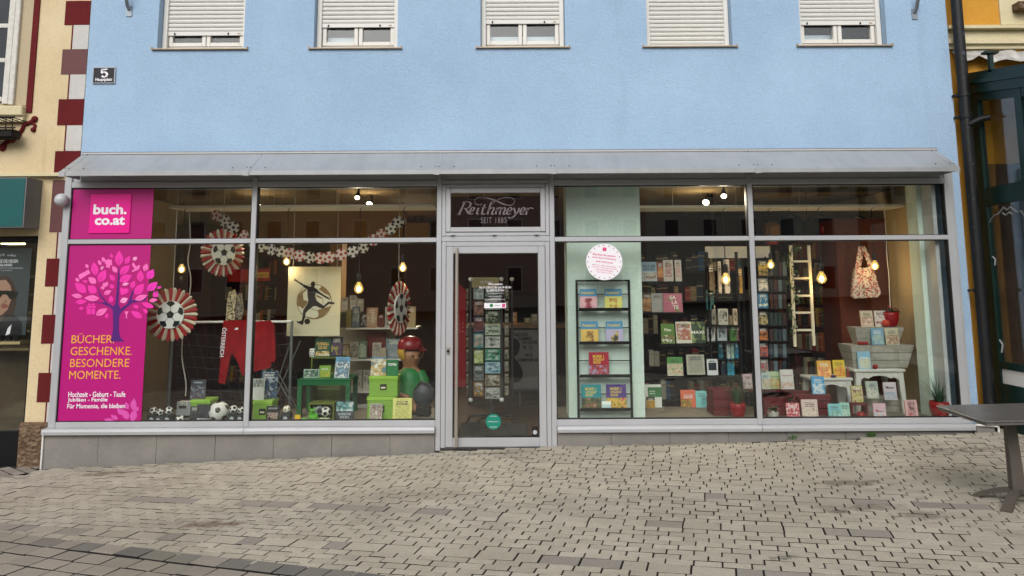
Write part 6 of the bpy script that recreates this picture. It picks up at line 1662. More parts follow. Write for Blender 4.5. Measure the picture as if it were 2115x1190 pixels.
# white gondola shelves behind
WYY = 1.75
gs = thing('white_gondola', 'white shelving unit with games behind the green table', 'shelving', tuple(at(770, 860, WYY + .2)))
xa, xb = at(640, 700, WYY).x, at(862, 700, WYY).x
zs3 = [at(780, y, WYY).z for y in (806, 742, 677)]
b = MB(gs); b.box(xa, WYY + .42, -.02, xb - .35, WYY + .44, zs3[2] + .05); b.build('back_panel', M('cream_panel', '#b5ab92', .6, 0, .06, 5))
for k, z in enumerate(zs3):
    b = MB(gs); b.box(xa + (0 if k == 0 else .45), WYY - (.1 if k == 0 else 0), z - .022, xb - (0 if k == 2 else .12), WYY + .42, z, c=.003); b.build('shelf', m_white2)
b = MB(gs); b.box(xa, WYY - .05, -.02, xb - .2, WYY + .0, .14); b.build('kick_board', m_white2)
def gb(lab, x0, y0, x1, k, col, art=None, dy=0.0, th=.06, **kw):
    bk(lab, x0, y0, x1, [806, 742, 677][k], WYY + .03 + dy, (col, None, .5, art, (.08, .1, .92, .75), 4), zs3[k] + .001, th, kw.pop('lean', 2), **kw)
gb('small striped wooden game on the middle white shelf', 705, 712, 722, 1, '#8a7448', ['#3a2c1c', '#b8a068', '#d0c8b0'], name='game_carton', cat='carton')
gb('white boxed puzzle with animal drawing, middle white shelf', 723, 708, 740, 1, '#b8b2a6', ['#7a8a7a', '#b8b2a6', '#5a5a54'], name='game_carton', cat='carton')
gb('green patterned carton on the middle white shelf', 740, 706, 757, 1, '#5a7468', ['#2c4a3c', '#8aa890', '#c8c8b8'], name='game_carton', cat='carton')
gb('dusty red folder standing on the middle white shelf', 758, 690, 796, 1, '#7d3a30', None, .2, .03, name='folder', cat='folder')
gb('white card box before the dusty red folder', 769, 709, 787, 1, '#c0bab0', ['#c0bab0', '#8a8a84', '#c0bab0'], name='game_carton', cat='carton')
gb('plain beige box right of the dusty red folder', 783, 719, 797, 1, '#a89c88', None, -.02, name='game_carton', cat='carton')
gb('large grey blue board on the middle white shelf', 797, 702, 830, 1, '#7c8890', ['#5a646c', '#7c8890', '#98a4aa'], .05, name='game_carton', cat='carton')
for i, (x, w, y0, col, ar, lab) in enumerate([(702, 12, 645, '#4a4a3a', None, 'olive'), (715, 10, 640, '#8a8456', None, 'khaki'), (727, 16, 634, '#5a6a7a', ['#2a3a4a', '#a8b0b0', '#5a6a7a'], 'blue grey'), (744, 18, 648, '#2a2c34', ['#8a2c34', '#2a2c34', '#a0a0a8'], 'black and red'), (757, 22, 636, '#b08a70', ['#b08a70', '#b08a70', '#d0c8b8'], 'light brown'), (781, 12, 650, '#6a3030', ['#c0705a', '#6a3030'], 'wine red'), (795, 16, 634, '#a8a8a4', ['#a8a8a4', '#6a6a68', '#a8a8a4'], 'white machine-like'), (812, 14, 655, '#7a7a78', None, 'mid grey'), (840, 18, 634, '#b09870', ['#c04a34', '#b09870'], 'tan and red')]):
    gb('%s carton on the top white shelf' % lab, x, y0, x + w, 2, col, ar, .02 * (i % 2), name='game_carton', cat='carton')
for i, (x, w, y0, col, lab) in enumerate([(705, 14, 610, '#b0a894', 'sand coloured'), (722, 14, 606, '#a8a49c', 'pale'), (737, 14, 613, '#9a9488', 'stone grey')]):
    bk('%s booklet stacked behind the top white shelf goods' % lab, x, y0, x + w, 640, WYY + .28, (col, None, .5, ['#3a3834', col, '#d0ccc0'], (.1, .1, .9, .8), 6), zs3[2] + .19, .02, 0, name='booklet', cat='booklet')
o_ = thing('booklet_ledge', 'dark ledge carrying pale booklets behind the top white shelf', 'shelf', tuple(at(725, 640, WYY + .3)))
b = MB(o_); b.box(at(700, 0, WYY + .3).x, WYY + .24, zs3[2] + .17, at(760, 0, WYY + .3).x, WYY + .40, zs3[2] + .188); b.build('board', m_redwood); b = MB(o_); b.box(at(705, 0, WYY + .3).x, WYY + .30, zs3[2], at(708, 0, WYY + .3).x, WYY + .36, zs3[2] + .169); b.build('bracket', m_redwood); b = MB(o_); b.box(at(752, 0, WYY + .3).x, WYY + .30, zs3[2], at(755, 0, WYY + .3).x, WYY + .36, zs3[2] + .169); b.build('bracket', m_redwood)
for x, w, lab in ((733, 14, 'left'), (750, 16, 'right')): gb('patterned black and white cup, %s one on the low white shelf' % lab, x, 768, x + w, 0, '#a8a49a', ['#2a2826', '#c8c4b8', '#5a5652'], .1, .07, name='game_carton', cat='carton')

# ---------- shop figure: a plain child mannequin in green top and red cap
FYY = .72
p = at(846, 862, FYY)
mq = thing('child_mannequin', 'plain child display mannequin in a green top and red cap beside the door', 'mannequin', (p.x, FYY, PZ))
zc = at(846, 728, FYY).z; xc = at(848, 728, FYY).x
def skin(name, pts, edges, rad, m, par, lv=2):
    me = bpy.data.meshes.new(name); o_ = orgof(par)
    me.from_pydata([(Vector(q) - o_)[:] for q in pts], edges, [])
    o = bpy.data.objects.new(name, me); COL.objects.link(o); o.parent = par
    md = o.modifiers.new('skin', 'SKIN'); md.use_smooth_shade = True
    for i, r_ in enumerate(rad): me.skin_vertices[0].data[i].radius = r_ if isinstance(r_, tuple) else (r_, r_)
    me.skin_vertices[0].data[0].use_root = True
    sb = o.modifiers.new('sub', 'SUBSURF'); sb.levels = lv; sb.render_levels = lv
    me.materials.append(m); return o
x, y = xc, FYY
zs_ = zc - .22            # shoulder
skin('body', [(x, y, PZ + .22), (x, y, PZ + .34), (x - .005, y, zs_ - .02), (x, y, zs_ + .05), (x, y, zc - .045), (x, y, zc + .05), (x - .13, y - .02, zs_ - .04), (x - .12, y - .10, zs_ - .22), (x + .02, y - .17, zs_ - .26), (x + .13, y - .02, zs_ - .04), (x + .14, y - .10, zs_ - .20), (x + .10, y - .18, zs_ - .27), (x - .07, y - .05, PZ + .18), (x - .08, y - .09, PZ + .06), (x - .08, y - .13, PZ + .03), (x + .07, y - .05, PZ + .18), (x + .08, y - .09, PZ + .06), (x + .08, y - .13, PZ + .03)],
     [(0, 1), (1, 2), (2, 3), (3, 4), (4, 5), (2, 6), (6, 7), (7, 8), (2, 9), (9, 10), (10, 11), (0, 12), (12, 13), (13, 14), (0, 15), (15, 16), (16, 17)],
     [.11, .12, .10, .055, .15, .12, .06, .045, .03, .06, .045, .03, .07, .05, .035, .07, .05, .035], M('mannequin_skin', '#96694c', .5, 0, .08, 6), mq)
b = MB(mq)
h0, h1 = PZ + .20, zs_ + .05
prof = [(.19, 0), (.185, .06), (.165, (h1 - h0) * .5), (.15, (h1 - h0) * .78), (.10, (h1 - h0) * .95), (.062, h1 - h0 + .015)]
b.lathe(prof, x, y, h0, 24, sy=.85)
for s_ in (-1, 1): b.tube([(x + s_ * .10, y - .01, zs_ - .01), (x + s_ * .155, y - .04, zs_ - .09), (x + s_ * .155, y - .11, zs_ - .21)], [.07, .068, .062], 12)
b.build('green_top', M('green_jersey', '#1c6a30', .5, 0, .12, 8))
fa = R(-52)                                        # the head looks towards the door
fd_ = Vector((math.cos(fa), math.sin(fa), 0)); fs_ = Vector((-math.sin(fa), math.cos(fa), 0))
for s_ in (-1, 1):
    b = MB(mq); b.ball(Vector((x, y, zc - .03)) + fd_ * .118 + fs_ * .042 * s_, .013, 8); b.build('eye', m_dark)
b = MB(mq); b.ball(Vector((x, y, zc - .055)) + fd_ * .128, .019, 10); b.build('nose', M('mannequin_skin', '#b98a68'))
b = MB(mq); b.ball(Vector((x, y, zc - .095)) + fd_ * .112, .02, 10, sz=.35); b.build('mouth', M('mannequin_lips', '#8a3a34', .5, 0, 0))
hair = None; b2 = MB(mq)
pf = [(.138 * math.sin(PI * i / 16), .138 * math.cos(PI * i / 16) * 1.02) for i in range(4, 12)]
vs = []; n = 22; q0, q1 = R(-15), R(250)
for r_, z_ in pf:
    for k in range(n): q = q0 + (q1 - q0) * k / (n - 1); vs.append((x + (r_ + .012) * math.cos(q + R(0)), y + .005 + (r_ + .012) * math.sin(q), zc + .01 + z_))
b2.add(vs, [(i * n + k + 1, i * n + k, (i + 1) * n + k, (i + 1) * n + k + 1) for i in range(len(pf) - 1) for k in range(n - 1)], 0, True); b2.build('hair', M('straw_hair', '#a9812c', .8, 0, .3, 30))
b = MB(mq); b.lathe([(.142, .0), (.144, .03), (.132, .08), (.10, .115), (.05, .135), (0, .14)], x - .005, y, zc + .045, 24); b.add([(x + .01 + r_ * math.cos(q), y - r_ * math.sin(q) * 1.0, zc + .045 - z_) for r_, z_ in ((.135, 0), (.185, .02)) for q in [R(-50 + 12.5 * k) for k in range(9)]], [(k, k + 1, k + 10, k + 9) for k in range(8)], 0, True); b.build('red_cap', M('red_gloss_cap', '#720d12', .3, 0, .06, 6))
b = MB(mq); b.tube([(x, y, PZ), (x, y, PZ + .012)], .16, 24); b.tube([(x, y, PZ), (x, y, h0 + .02)], .02, 10); b.build('stand', m_dark)
dk_ = thing('grey_satchel', 'dark grey bag propped in front of the mannequin', 'bag', tuple(at(872, 862, .5)))
q = at(875, 820, .5); b = MB(dk_); b.ball((q.x, .50, PZ + .23), .12, 18, sx=1.0, sy=.7, sz=1.15); b.build('bag_body', M('grey_bag', '#3a3d42', .45, 0, .3, 9)); b = MB(dk_); b.box(q.x - .08, .46, PZ, q.x + .08, .58, PZ + .12, c=.02); b.build('bag_base', m_dark); b = MB(dk_); b.tube([(q.x - .09, .46, PZ + .3), (q.x - .02, .44, PZ + .39), (q.x + .08, .46, PZ + .31)], .010, 8); b.build('handle', m_dark)

# ================================================================== DOOR BAY
CY = .95
sp = thing('card_spinner', 'revolving greeting card stand just inside the glass door', 'card stand', tuple(at(1018, 900, CY)))
xs4 = [at(px, 700, CY).x for px in (971, 1003, 1034, 1060)]
m_sp = M('spinner_grey', '#4c4e52', .4, .4, .1, 9)
zt_, zb_ = at(1000, 577, CY).z, at(1000, 826, CY).z
for px in (972, 1036):
    xx = at(px, 700, CY).x
    b = MB(sp); b.tube([(xx, CY, zb_), (xx, CY, zt_)], .012, 10); po = b.build('post', m_sp)
    for z in (zt_, zb_):
        b = MB(po); b.ball((xx, CY, z), .026, 14); b.build('knob', m_white2)
for px in (988, 1058):
    xx = at(px, 700, CY + .3).x; b = MB(sp); b.tube([(xx, CY + .3, zb_), (xx, CY + .3, zt_)], .012, 10); po = b.build('post', m_sp); b = MB(po); b.ball((xx, CY + .3, zt_), .026, 14); b.build('knob', m_white2)
xm = at(1014, 700, CY + .15).x
b = MB(sp); b.tube([(xm, CY + .15, .03), (xm, CY + .15, zt_ - .1)], .022, 12); b.build('column', m_sp)
for k in range(5):
    q = R(20 + 72 * k); b = MB(sp); b.tube([(xm, CY + .15, .12), (xm + .26 * math.cos(q), CY + .15 + .26 * math.sin(q), .08), (xm + .30 * math.cos(q), CY + .15 + .30 * math.sin(q), .005)], .016, 8); b.build('foot', m_dark)
a, z0, c, z1 = rect(974, 573, 1030, 594, CY + .01); b = MB(sp); b.box(a, CY, z0, c, CY + .01, z1); b.build('header', M('cream_header', '#a5996c', .6, 0, .05, 5)); text('header_lettering', 'cardtuna', a + .1, z0 + .05, c - .07, z1 - .03, CY - .001, m_print_w, sp)
CC = [('#9aa8a8', ['#9aa8a8', '#d8dcd8', '#6a7a7c']), ('#6a4a44', ['#6a4a44', '#a8786c', '#3a2422']), ('#4a5868', ['#4a5868', '#7a3a34', '#5a2a28']), ('#2a7a80', ['#2a7a80', '#c8a08a', '#2a7a80']), ('#46602c', ['#46602c', '#8a9a4c', '#d0d0a0']), ('#6a6c68', ['#6a6c68', '#3a3c3a', '#9a9c98']), ('#7a4a34', ['#7a4a34', '#c8a04c', '#2a2a28', '#c8c8c0'])]
CN = ['pale leaf', 'rose brown', 'blue portrait', 'teal figure', 'meadow green', 'grey donkey', 'spice coloured']
for k in range(7):
    y0 = 588 + k * 33.5
    bk('%s greeting card in the left column of the stand' % CN[k], 978, y0, 999, y0 + 30.5, CY + .02, (CC[k][0], None, .5, CC[k][1], (.08, .08, .92, .92), 4), None, .004, 3, name='greeting_card', cat='card')
CC2 = [('#5a7a6c', 'sea green'), ('#9a9c98', 'misty grey'), ('#3a4a2a', 'forest picture'), ('#a8b09c', 'pale bamboo'), ('#b0b0a8', 'white paw'), ('#3a8a6c', 'bright green meadow'), ('#8ab0c0', 'light blue sea'), ('#7a6c54', 'brown horse'), ('#8a8a84', 'silver eyes')]
for k in range(9):
    y0 = 590 + k * 26.3
    bk('%s greeting card in the right column of the stand' % CC2[k][1], 1002, y0, 1033, y0 + 23.5, CY + .02, (CC2[k][0], None, .5, [CC2[k][0], '#2c2c28', CC2[k][0], '#c8c8c0'], (.06, .1, .94, .85), 3.5), None, .004, 3, name='greeting_card', cat='card')
for k in range(9):
    y0 = 596 + k * 25
    cl = rnd.choice(['#5a5c50', '#6a5a44', '#44584a', '#7a746c', '#3c4450'])
    bk('side-on greeting card, %s from the top, right of the stand' % ORD[k], 1040, y0, 1054, y0 + 22, CY + .15, (cl, None, .5, [cl, '#c0bca8', '#2a2c28'], (.1, .1, .9, .9), 4), None, .004, 3, yaw=50, name='greeting_card', cat='card')
    bk('side-on greeting card, %s from the top, left of the stand' % ORD[k], 960, y0, 969, y0 + 22, CY + .15, (cl, None, .5, [cl, '#7a6c54', '#2a2c28'], (.1, .1, .9, .9), 4), None, .004, 3, yaw=-55, name='greeting_card', cat='card')
# red banner, mat, counter, poster
a, z0, c, z1 = rect(934, 575, 962, 800, 1.6)
rbn = thing('red_banner', 'red hanging banner left of the card stand inside the door', 'banner', ((a + c) / 2, 1.6, .1)); b = MB(rbn); b.prism([(a - .04, z0), (c, z0), (c, z1 - .15), (a - .04, z1 + .05)], 1.60, 1.615); b.build('cloth', M('red_banner', '#8a1220', .8, 0, .15, 4)); text('lettering', 'SALE', a + .02, (z0 + z1) / 2, c - .02, (z0 + z1) / 2 + .12, 1.597, M('dull_red_print', '#b8484c', .7, 0, 0), rbn)
b = MB(rbn); b.tube([(a - .02, 1.607, z1 + .03), (a - .02, 1.607, IZ)], .004, 6); b.build('cord', m_cordw)
mt_ = thing('door_mat', 'dark grey door mat on the shop floor', 'mat', (-.15, .7, -.02)); b = MB(mt_); b.box(-.62, .25, -.02, .16, 1.3, -.008, c=.003); b.build('mat', M('mat_fibre', '#262729', .95, 0, .3, 60, .6, 200))
ct_ = thing('sales_counter', 'dark sales counter with wooden top inside the door', 'counter', (.5, 2.6, -.02))
b = MB(ct_); b.box(-.62, 2.6, -.02, 1.2, 3.2, 1.02); b.build('front', M('counter_brown', '#3a2a22', .6, 0, .2, 5)); b = MB(ct_); b.box(-.66, 2.55, 1.02, 1.25, 3.25, 1.06, c=.004); b.build('worktop', M('counter_top', '#8a6a48', .5, 0, .15, 6))
a, z0, c, z1 = rect(1056, 682, 1112, 803, 2.4)
kp = thing('concert_poster', 'grey concert poster with a violin behind the door', 'poster', ((a + c) / 2, 2.4, z0)); b = MB(kp); b.box(a, 2.4, z0, c + .2, 2.412, z1); b.build('sheet', M('poster_grey', '#7b7673', .7, 0, .08, 4))
for tx, q in (('NEUES', (1062, 688, 1090, 695)), ('KAMMER', (1072, 696, 1098, 703)), ('ORCHESTER', (1078, 704, 1110, 711)), ('FR. 13.', (1080, 714, 1100, 722)), ('NEUE', (1084, 730, 1100, 737)), ('KAMMERMUSIK', (1070, 740, 1112, 747))):
    p0, p1, p2, p3 = rect(*q, 2.398); text('lettering', tx, p0, p1, p2, p3, 2.398, m_dark, kp, bold=.02)
b = MB(kp); b.flat([(at(x, y, 2.398).x, at(x, y, 2.398).z) for x, y in smooth([(1052, 700), (1066, 700), (1074, 712), (1070, 730), (1062, 738), (1070, 748), (1079, 765), (1078, 782), (1066, 790), (1052, 788)], 3)], 2.398); b.build('violin_print', M('violin_print', '#2a2320', .7, 0, 0))
b = MB(kp); b.box(a, 2.39, z0 - .03, c + .2, 2.44, z0 - .001); b.box(a + .1, 2.41, -.02, a + .13, 2.45, z0 - .03); b.box(c, 2.41, -.02, c + .03, 2.45, z0 - .03); b.build('easel', m_sp)
for i, (px, w, py, h, col, lab) in enumerate([(1062, 12, 674, 26, '#c07a3a', 'orange card standing on the counter'), (1090, 16, 674, 14, '#7a6a3c', 'olive box on the counter'), (1104, 14, 674, 22, '#8a8270', 'grey display card on the counter end')]):
    bk(lab, px - w / 2, py - h, px + w / 2, py, 2.7, (col, None, .5, [col, '#d8c090', col], (.2, .3, .8, .8), 3), 1.0605, .04, 6, name='display_card', cat='card')
o_ = thing('office_chair', 'black high-backed chair behind the counter', 'chair', tuple(at(1080, 700, 3.5))); q = at(1080, 640, 3.5)
b = MB(o_); b.box(q.x - .28, 3.5, 1.0, q.x + .28, 3.6, q.z + .25, c=.1); b.build('backrest', m_black); b = MB(o_); b.box(q.x - .26, 3.3, .88, q.x + .26, 3.8, .98, c=.04); b.build('seat', m_black); b = MB(o_); b.tube([(q.x, 3.55, -.02), (q.x, 3.55, .88)], .04, 10); b.build('stem', m_black)

# ================================================================== RIGHT WINDOW DISPLAY
# ladder
LYY = .85
ld = thing('white_ladder', 'small white wooden ladder hanging in front of the bookcase', 'ladder', tuple(at(1657, 715, LYY)))
for p0, p1 in (((1633, 507), (1642, 716)), ((1670, 507), (1681, 714))):
    q0, q1 = at(*p0, LYY), at(*p1, LYY); b = MB(ld)
    b.add([(q.x + s1, q.y + s2, q.z) for q in (q1, q0) for s1, s2 in ((-.016, -.012), (.016, -.012), (.016, .012), (-.016, .012))], [(0, 1, 5, 4), (1, 2, 6, 5), (2, 3, 7, 6), (3, 0, 4, 7), (4, 5, 6, 7), (3, 2, 1, 0)]); b.build('rail', M('ladder_white', '#d6c8ac', .55, 0, .06, 8))
for y in (540, 575, 611, 646, 682):
    f = (y - 507) / 208; q0, q1 = at(1636 + 9 * f, y, LYY), at(1672 + 11 * f, y - 1, LYY); b = MB(ld); b.box(q0.x + .008, LYY - .01, q0.z - .012, q1.x - .008, LYY + .01, q0.z + .012); b.build('rung', M('ladder_white', '#d6c8ac'))
for px in (1633, 1670):
    q = at(px, 507, LYY); b = MB(ld); b.tube([(q.x, LYY, q.z - .01), (q.x, LYY, IZ)], .003, 5); b.build('cord', m_dark)
m_iv = M('ivy_leaf', '#2f4a22', .6, 0, .3, 30)
iv = thing('ivy_garland', 'leafy ivy garland with white blossoms twined round the ladder', 'garland', tuple(at(1636, 620, LYY)))
path = smooth([(1655, 512), (1634, 520), (1626, 545), (1640, 565), (1634, 590), (1644, 612), (1630, 640), (1642, 662), (1636, 690)], 8)
PP = [at(x, y, LYY - .02) for x, y in path]
b = MB(iv); b.tube(PP, .004, 5); b.build('stem', m_iv)
rv = random.Random(3); bl = MB(iv); bf_ = MB(iv)
for i in range(110):
    c_ = rv.choice(PP) + Vector((rv.gauss(0, .022), rv.gauss(0, .02), rv.gauss(0, .022))); a_ = rv.uniform(0, 2 * PI); l = rv.uniform(.02, .038)
    d_ = Vector((math.cos(a_), rv.uniform(-.6, .2), math.sin(a_))) * l; s_ = Vector((-math.sin(a_), .2, math.cos(a_))) * l * .35
    bl.add([c_[:], (c_ + d_ * .5 + s_)[:], (c_ + d_)[:], (c_ + d_ * .5 - s_)[:]], [(0, 1, 2, 3)])
for i in range(16):
    c_ = rv.choice(PP) + Vector((rv.gauss(0, .02), -.02, rv.gauss(0, .02))); bf_.ball(c_, rv.uniform(.007, .013), 6)
bl.build('leaves', m_iv, kind='stuff'); bf_.build('blossoms', M('ivy_blossom', '#b8b4a4', .7, 0, 0), kind='stuff')
# floral bag
t = NT('floral_fabric'); g_ = t.coord()
v1 = t.node('ShaderNodeTexVoronoi', {'Scale': 34.0, 'Vector': g_})
fl_ = t.ramp(v1.outputs['Distance'], [(0.0, '#9c3340'), (.30, '#b96a68'), (.42, '#c2b6ae')], 'CONSTANT')
n_ = t.ramp(t.noise(g_, 48, 2), [(0.0, 0.0), (.55, 1.0)], 'CONSTANT')
fl_ = t.mix(t.math('MULTIPLY', n_, .75), fl_, '#4a4438')
m_flo = t.fin(fl_, .8, 0, .2)
fb_ = cloth('floral_bag', 'floral patterned shopping bag hanging against the red brown cupboard', [(1764, 555), (1772, 551), (1784, 554), (1796, 551), (1804, 556), (1810, 575), (1818, 605), (1812, 614), (1790, 615), (1765, 617), (1759, 612), (1761, 585)], 1.0, m_flo, 'bag', .05)
for P_ in ([(1768, 556), (1772, 530), (1776, 508), (1780, 508), (1788, 530), (1798, 556)], [(1772, 556), (1777, 530), (1779, 510), (1783, 512), (1792, 532), (1802, 558)]):
    b = MB(fb_); Q = [at(x_, y_, 1.0 + .012 * (P_[0][0] - 1768)) for x_, y_ in P_]; wv = .022
    vs = []
    for q in Q: vs += [(q.x - wv, q.y - .02, q.z), (q.x + wv, q.y - .02, q.z)]
    n_v = len(vs); vs += [(vx, vy + .004, vz) for vx, vy, vz in vs]
    b.add(vs, [(2 * k, 2 * k + 1, 2 * k + 3, 2 * k + 2) for k in range(len(Q) - 1)] + [(n_v + 2 * k + 2, n_v + 2 * k + 3, n_v + 2 * k + 1, n_v + 2 * k) for k in range(len(Q) - 1)]); b.build('handle', m_flo)
q = at(1778, 507, 1.0); b = MB(fb_); b.tube([(q.x, q.y - .02, q.z - .01), (q.x, q.y - .02, IZ)], .003, 5); b.build('hook_cord', m_dark)
# planters / tubs, white tables
m_grw = M('grey_washed_wood', '#9c978c', .75, 0, .14, 22); m_ww = M('white_washed_wood', '#c4c1b9', .7, 0, .08, 12)
def tub(label, xt0, xt1, xb0, xb1, y0, y1, Y, dep):
    z1, z0 = at((xt0 + xt1) / 2, y0, Y).z, at((xt0 + xt1) / 2, y1, Y).z
    a0, a1, b0, b1 = at(xt0, y0, Y).x, at(xt1, y0, Y).x, at(xb0, y1, Y).x, at(xb1, y1, Y).x
    o = thing('wooden_tub', label, 'tub', ((b0 + b1) / 2, Y, z0)); N = 3
    for k in range(N):
        f0, f1 = k / N + .012, (k + 1) / N - .012; g = MB(o)
        l = lambda p, q, f: p + (q - p) * f
        ring_ = []
        for f in (f0, f1):
            xl_, xr2, off = l(b0, a0, f), l(b1, a1, f), .05 * (1 - f); z = l(z0, z1, f)
            ring_ += [(xl_, Y + off, z), (xr2, Y + off, z), (xr2, Y + dep - off, z), (xl_, Y + dep - off, z)]
        g.add(ring_, [(0, 1, 5, 4), (1, 2, 6, 5), (2, 3, 7, 6), (3, 0, 4, 7), (4, 5, 6, 7), (3, 2, 1, 0)]); g.build('plank', m_grw)
    core = MB(o); f = .5; core.add([(b0 + .01, Y + .062, z0), (b1 - .01, Y + .062, z0), (b1 - .01, Y + dep - .062, z0), (b0 + .01, Y + dep - .062, z0), (a0 + .012, Y + .012, z1 - .01), (a1 - .012, Y + .012, z1 - .01), (a1 - .012, Y + dep - .012, z1 - .01), (a0 + .012, Y + dep - .012, z1 - .01)], [(0, 1, 5, 4), (1, 2, 6, 5), (2, 3, 7, 6), (3, 0, 4, 7), (4, 5, 6, 7), (3, 2, 1, 0)]); core.build('inner_box', M('grey_inner_wood', '#6c675e', .8, 0, .1, 9))
    return z0, z1
def wtable(label, x0, x1, y0, Y, z1, dep, name='white_table'):
    """white cottage table with scalloped apron"""
    a, c = at(x0, y0, Y).x, at(x1, y0, Y).x
    o = thing(name, label, 'table', ((a + c) / 2, Y, PZ))
    b = MB(o); b.box(a, Y, z1 - .028, c, Y + dep, z1, c=.004); b.build('top', m_ww)
    pts = [(a + .05, z1 - .03), (c - .05, z1 - .03), (c - .05, z1 - .13)]
    w = c - a - .1
    for u_, d_ in ((.93, .10), (.86, .075), (.76, .09), (.66, .06), (.5, .05), (.34, .06), (.24, .09), (.14, .075), (.07, .10)): pts.append((a + .05 + w * u_, z1 - .03 - d_ * .8))
    pts.append((a + .05, z1 - .13)); b = MB(o); b.prism(pts, Y + .02, Y + .035); b.build('apron', m_ww)
    for sx, xx in ((-1, a + .03), (1, c - .075)):
        for yy in (Y + .015, Y + dep - .06):
            b = MB(o); e = .03 * sx
            b.add([(xx + e, yy, PZ), (xx + .05 + e, yy, PZ), (xx + .05 + e, yy + .045, PZ), (xx + e, yy + .045, PZ), (xx, yy, z1 - .029), (xx + .055, yy, z1 - .029), (xx + .055, yy + .045, z1 - .029), (xx, yy + .045, z1 - .029)], [(0, 1, 5, 4), (1, 2, 6, 5), (2, 3, 7, 6), (3, 0, 4, 7), (3, 2, 1, 0), (4, 5, 6, 7)]); b.build('leg', m_ww)
    return z1
T1Y = .52
zt1 = at(1818, 763, T1Y).z
wtable('taller white cottage table carrying the stacked grey tubs', 1764, 1870, 763, T1Y, zt1, .44)
zt2 = at(1718, 781, .55).z
wtable('lower white cottage table left of the tubs', 1676, 1762, 781, .55, zt2, .34)
a0, a1 = tub('larger grey washed wooden tub on the tall white table', 1757, 1888, 1768, 1879, 713, 761, T1Y + .06, .34)
b0_, b1_ = tub('smaller grey washed tub stacked on the larger tub', 1766, 1868, 1776, 1860, 676, 712, T1Y + .12, .22)
tub('grey washed tub on the floor under the tall white table', 1790, 1860, 1786, 1862, 824, 866, T1Y + .1, .3)
def rbk(lab, x0, y0, x1, y1, Y, z0, base, art=None, title=None, lean=7, box=(.06, .05, .94, .6), sc=4, **kw):
    bk(lab, x0, y0, x1, y1, Y, (base, None, .5, art, box, sc), z0, .022, lean, title=title, **kw)
rbk('cream novel with pink candle light cover on the top tub', 1779, 640, 1804, 673, T1Y + .2, b1_ + .001, '#c4b49c', ['#c4b49c', '#8a8a70', '#c08a7c', '#d8ccb8'])
rbk('cherry patterned book on the top tub', 1808, 640, 1832, 673, T1Y + .19, b1_ + .001, '#cfc6bc', ['#7a1c28', '#cfc6bc', '#cfc6bc', '#8a2430'], box=(.02, .02, .98, .98), sc=7)
rbk('blue sky novel leaning on the small tub', 1801, 679, 1826, 713, T1Y + .10, a1 + .001, '#6f93ad', ['#d8dccc', '#6f93ad', '#a8b8a0', '#4a7a9c'])
rbk('village picture novel leaning on the small tub', 1830, 680, 1857, 714, T1Y + .10, a1 + .001, '#b8b096', ['#6a7a4c', '#b8b096', '#8a4a3c', '#c8c4ac'])
rbk('light blue beach novel in front of the large tub', 1773, 725, 1799, 761, T1Y + .03, zt1 + .001, '#86aec2', ['#c8b078', '#86aec2', '#d0c08c', '#a8c4d0'], [('Sommer', .2, .58, .8, .7, 'e0e8ec')])
rbk('orange yellow children book on the low white table', 1689, 744, 1717, 778, .62, zt2 + .001, '#d09a34', ['#4a8aa8', '#d09a34', '#d0644c', '#e0c070'], yaw=-6)
rbk('yellow illustrated book on the low white table', 1722, 743, 1746, 778, .62, zt2 + .001, '#d2b32c', ['#4a3c2c', '#d2b32c', '#c04a34', '#d2b32c'])
rbk('sky blue book with white flower leaning on the red crate', 1678, 778, 1704, 815, .42, None, '#3a8cba', ['#3a8cba', '#3a8cba', '#d8dcd4', '#3a8cba'])
rbk('pale pink magazine leaning left of the mullion', 1536, 773, 1555, 803, .60, None, '#c9a8ac', ['#c9a8ac', '#8a5a64', '#d8ccc8', '#5a7a4c'], yaw=10)
rbk('pale green novel behind the market book', 1584, 768, 1614, 803, .62, None, '#a5b88e', ['#d0ccb4', '#a5b88e', '#c08a54', '#7a945c'], [('Garten', .3, .66, .85, .76, '4a6a4c')], yaw=-4)
rbk('white blue market picture book by the mullion', 1573, 770, 1590, 804, .58, None, '#a8b8b4', ['#8a6a4c', '#a8b8b4', '#c8a878', '#6a8a8c'], yaw=-8)
rbk('white novel with pink title right of the market books', 1613, 764, 1640, 804, .56, None, '#c4c0ba', ['#7a8aa0', '#c4c0ba', '#b88a74', '#c4c0ba'], [('Sommerwind', .12, .66, .9, .74, 'a04a5a')], box=(.04, .04, .96, .4))
rbk('red rose patterned book at the window front', 1625, 826, 1652, 861, .16, PZ, '#c23a50', ['#c23a50', '#e0d8d0', '#c23a50', '#a02438'], box=(.0, .0, 1, 1), sc=9)
rbk('large pink green landscape book at the window front', 1657, 818, 1690, 860, .16, PZ, '#cfb8b0', ['#7a945c', '#cfb8b0', '#d8ccb4', '#a8746c'])
rbk('turquoise seaside book at the window front', 1712, 828, 1738, 861, .16, PZ, '#7fbcc0', ['#d8d4b8', '#7fbcc0', '#6a8a6c', '#a8ccc8'])
rbk('mint green coast book at the window front', 1736, 827, 1756, 861, .19, PZ, '#96bfae', ['#5a7a74', '#96bfae', '#b8cfc0', '#3a5a54'])
rbk('green yellow orchard book on the small red frame', 1760, 797, 1783, 831, .34, None, '#8a8a3c', ['#4a5a24', '#a89a4c', '#c8b88c', '#6a3c24'], box=(.0, .0, 1, .95))
rbk('seaside cottage novel under the tall white table', 1791, 788, 1815, 823, .44, None, '#a8b0a4', ['#6a7a5c', '#a8b0a4', '#c8c0a8', '#5a7a8c'])
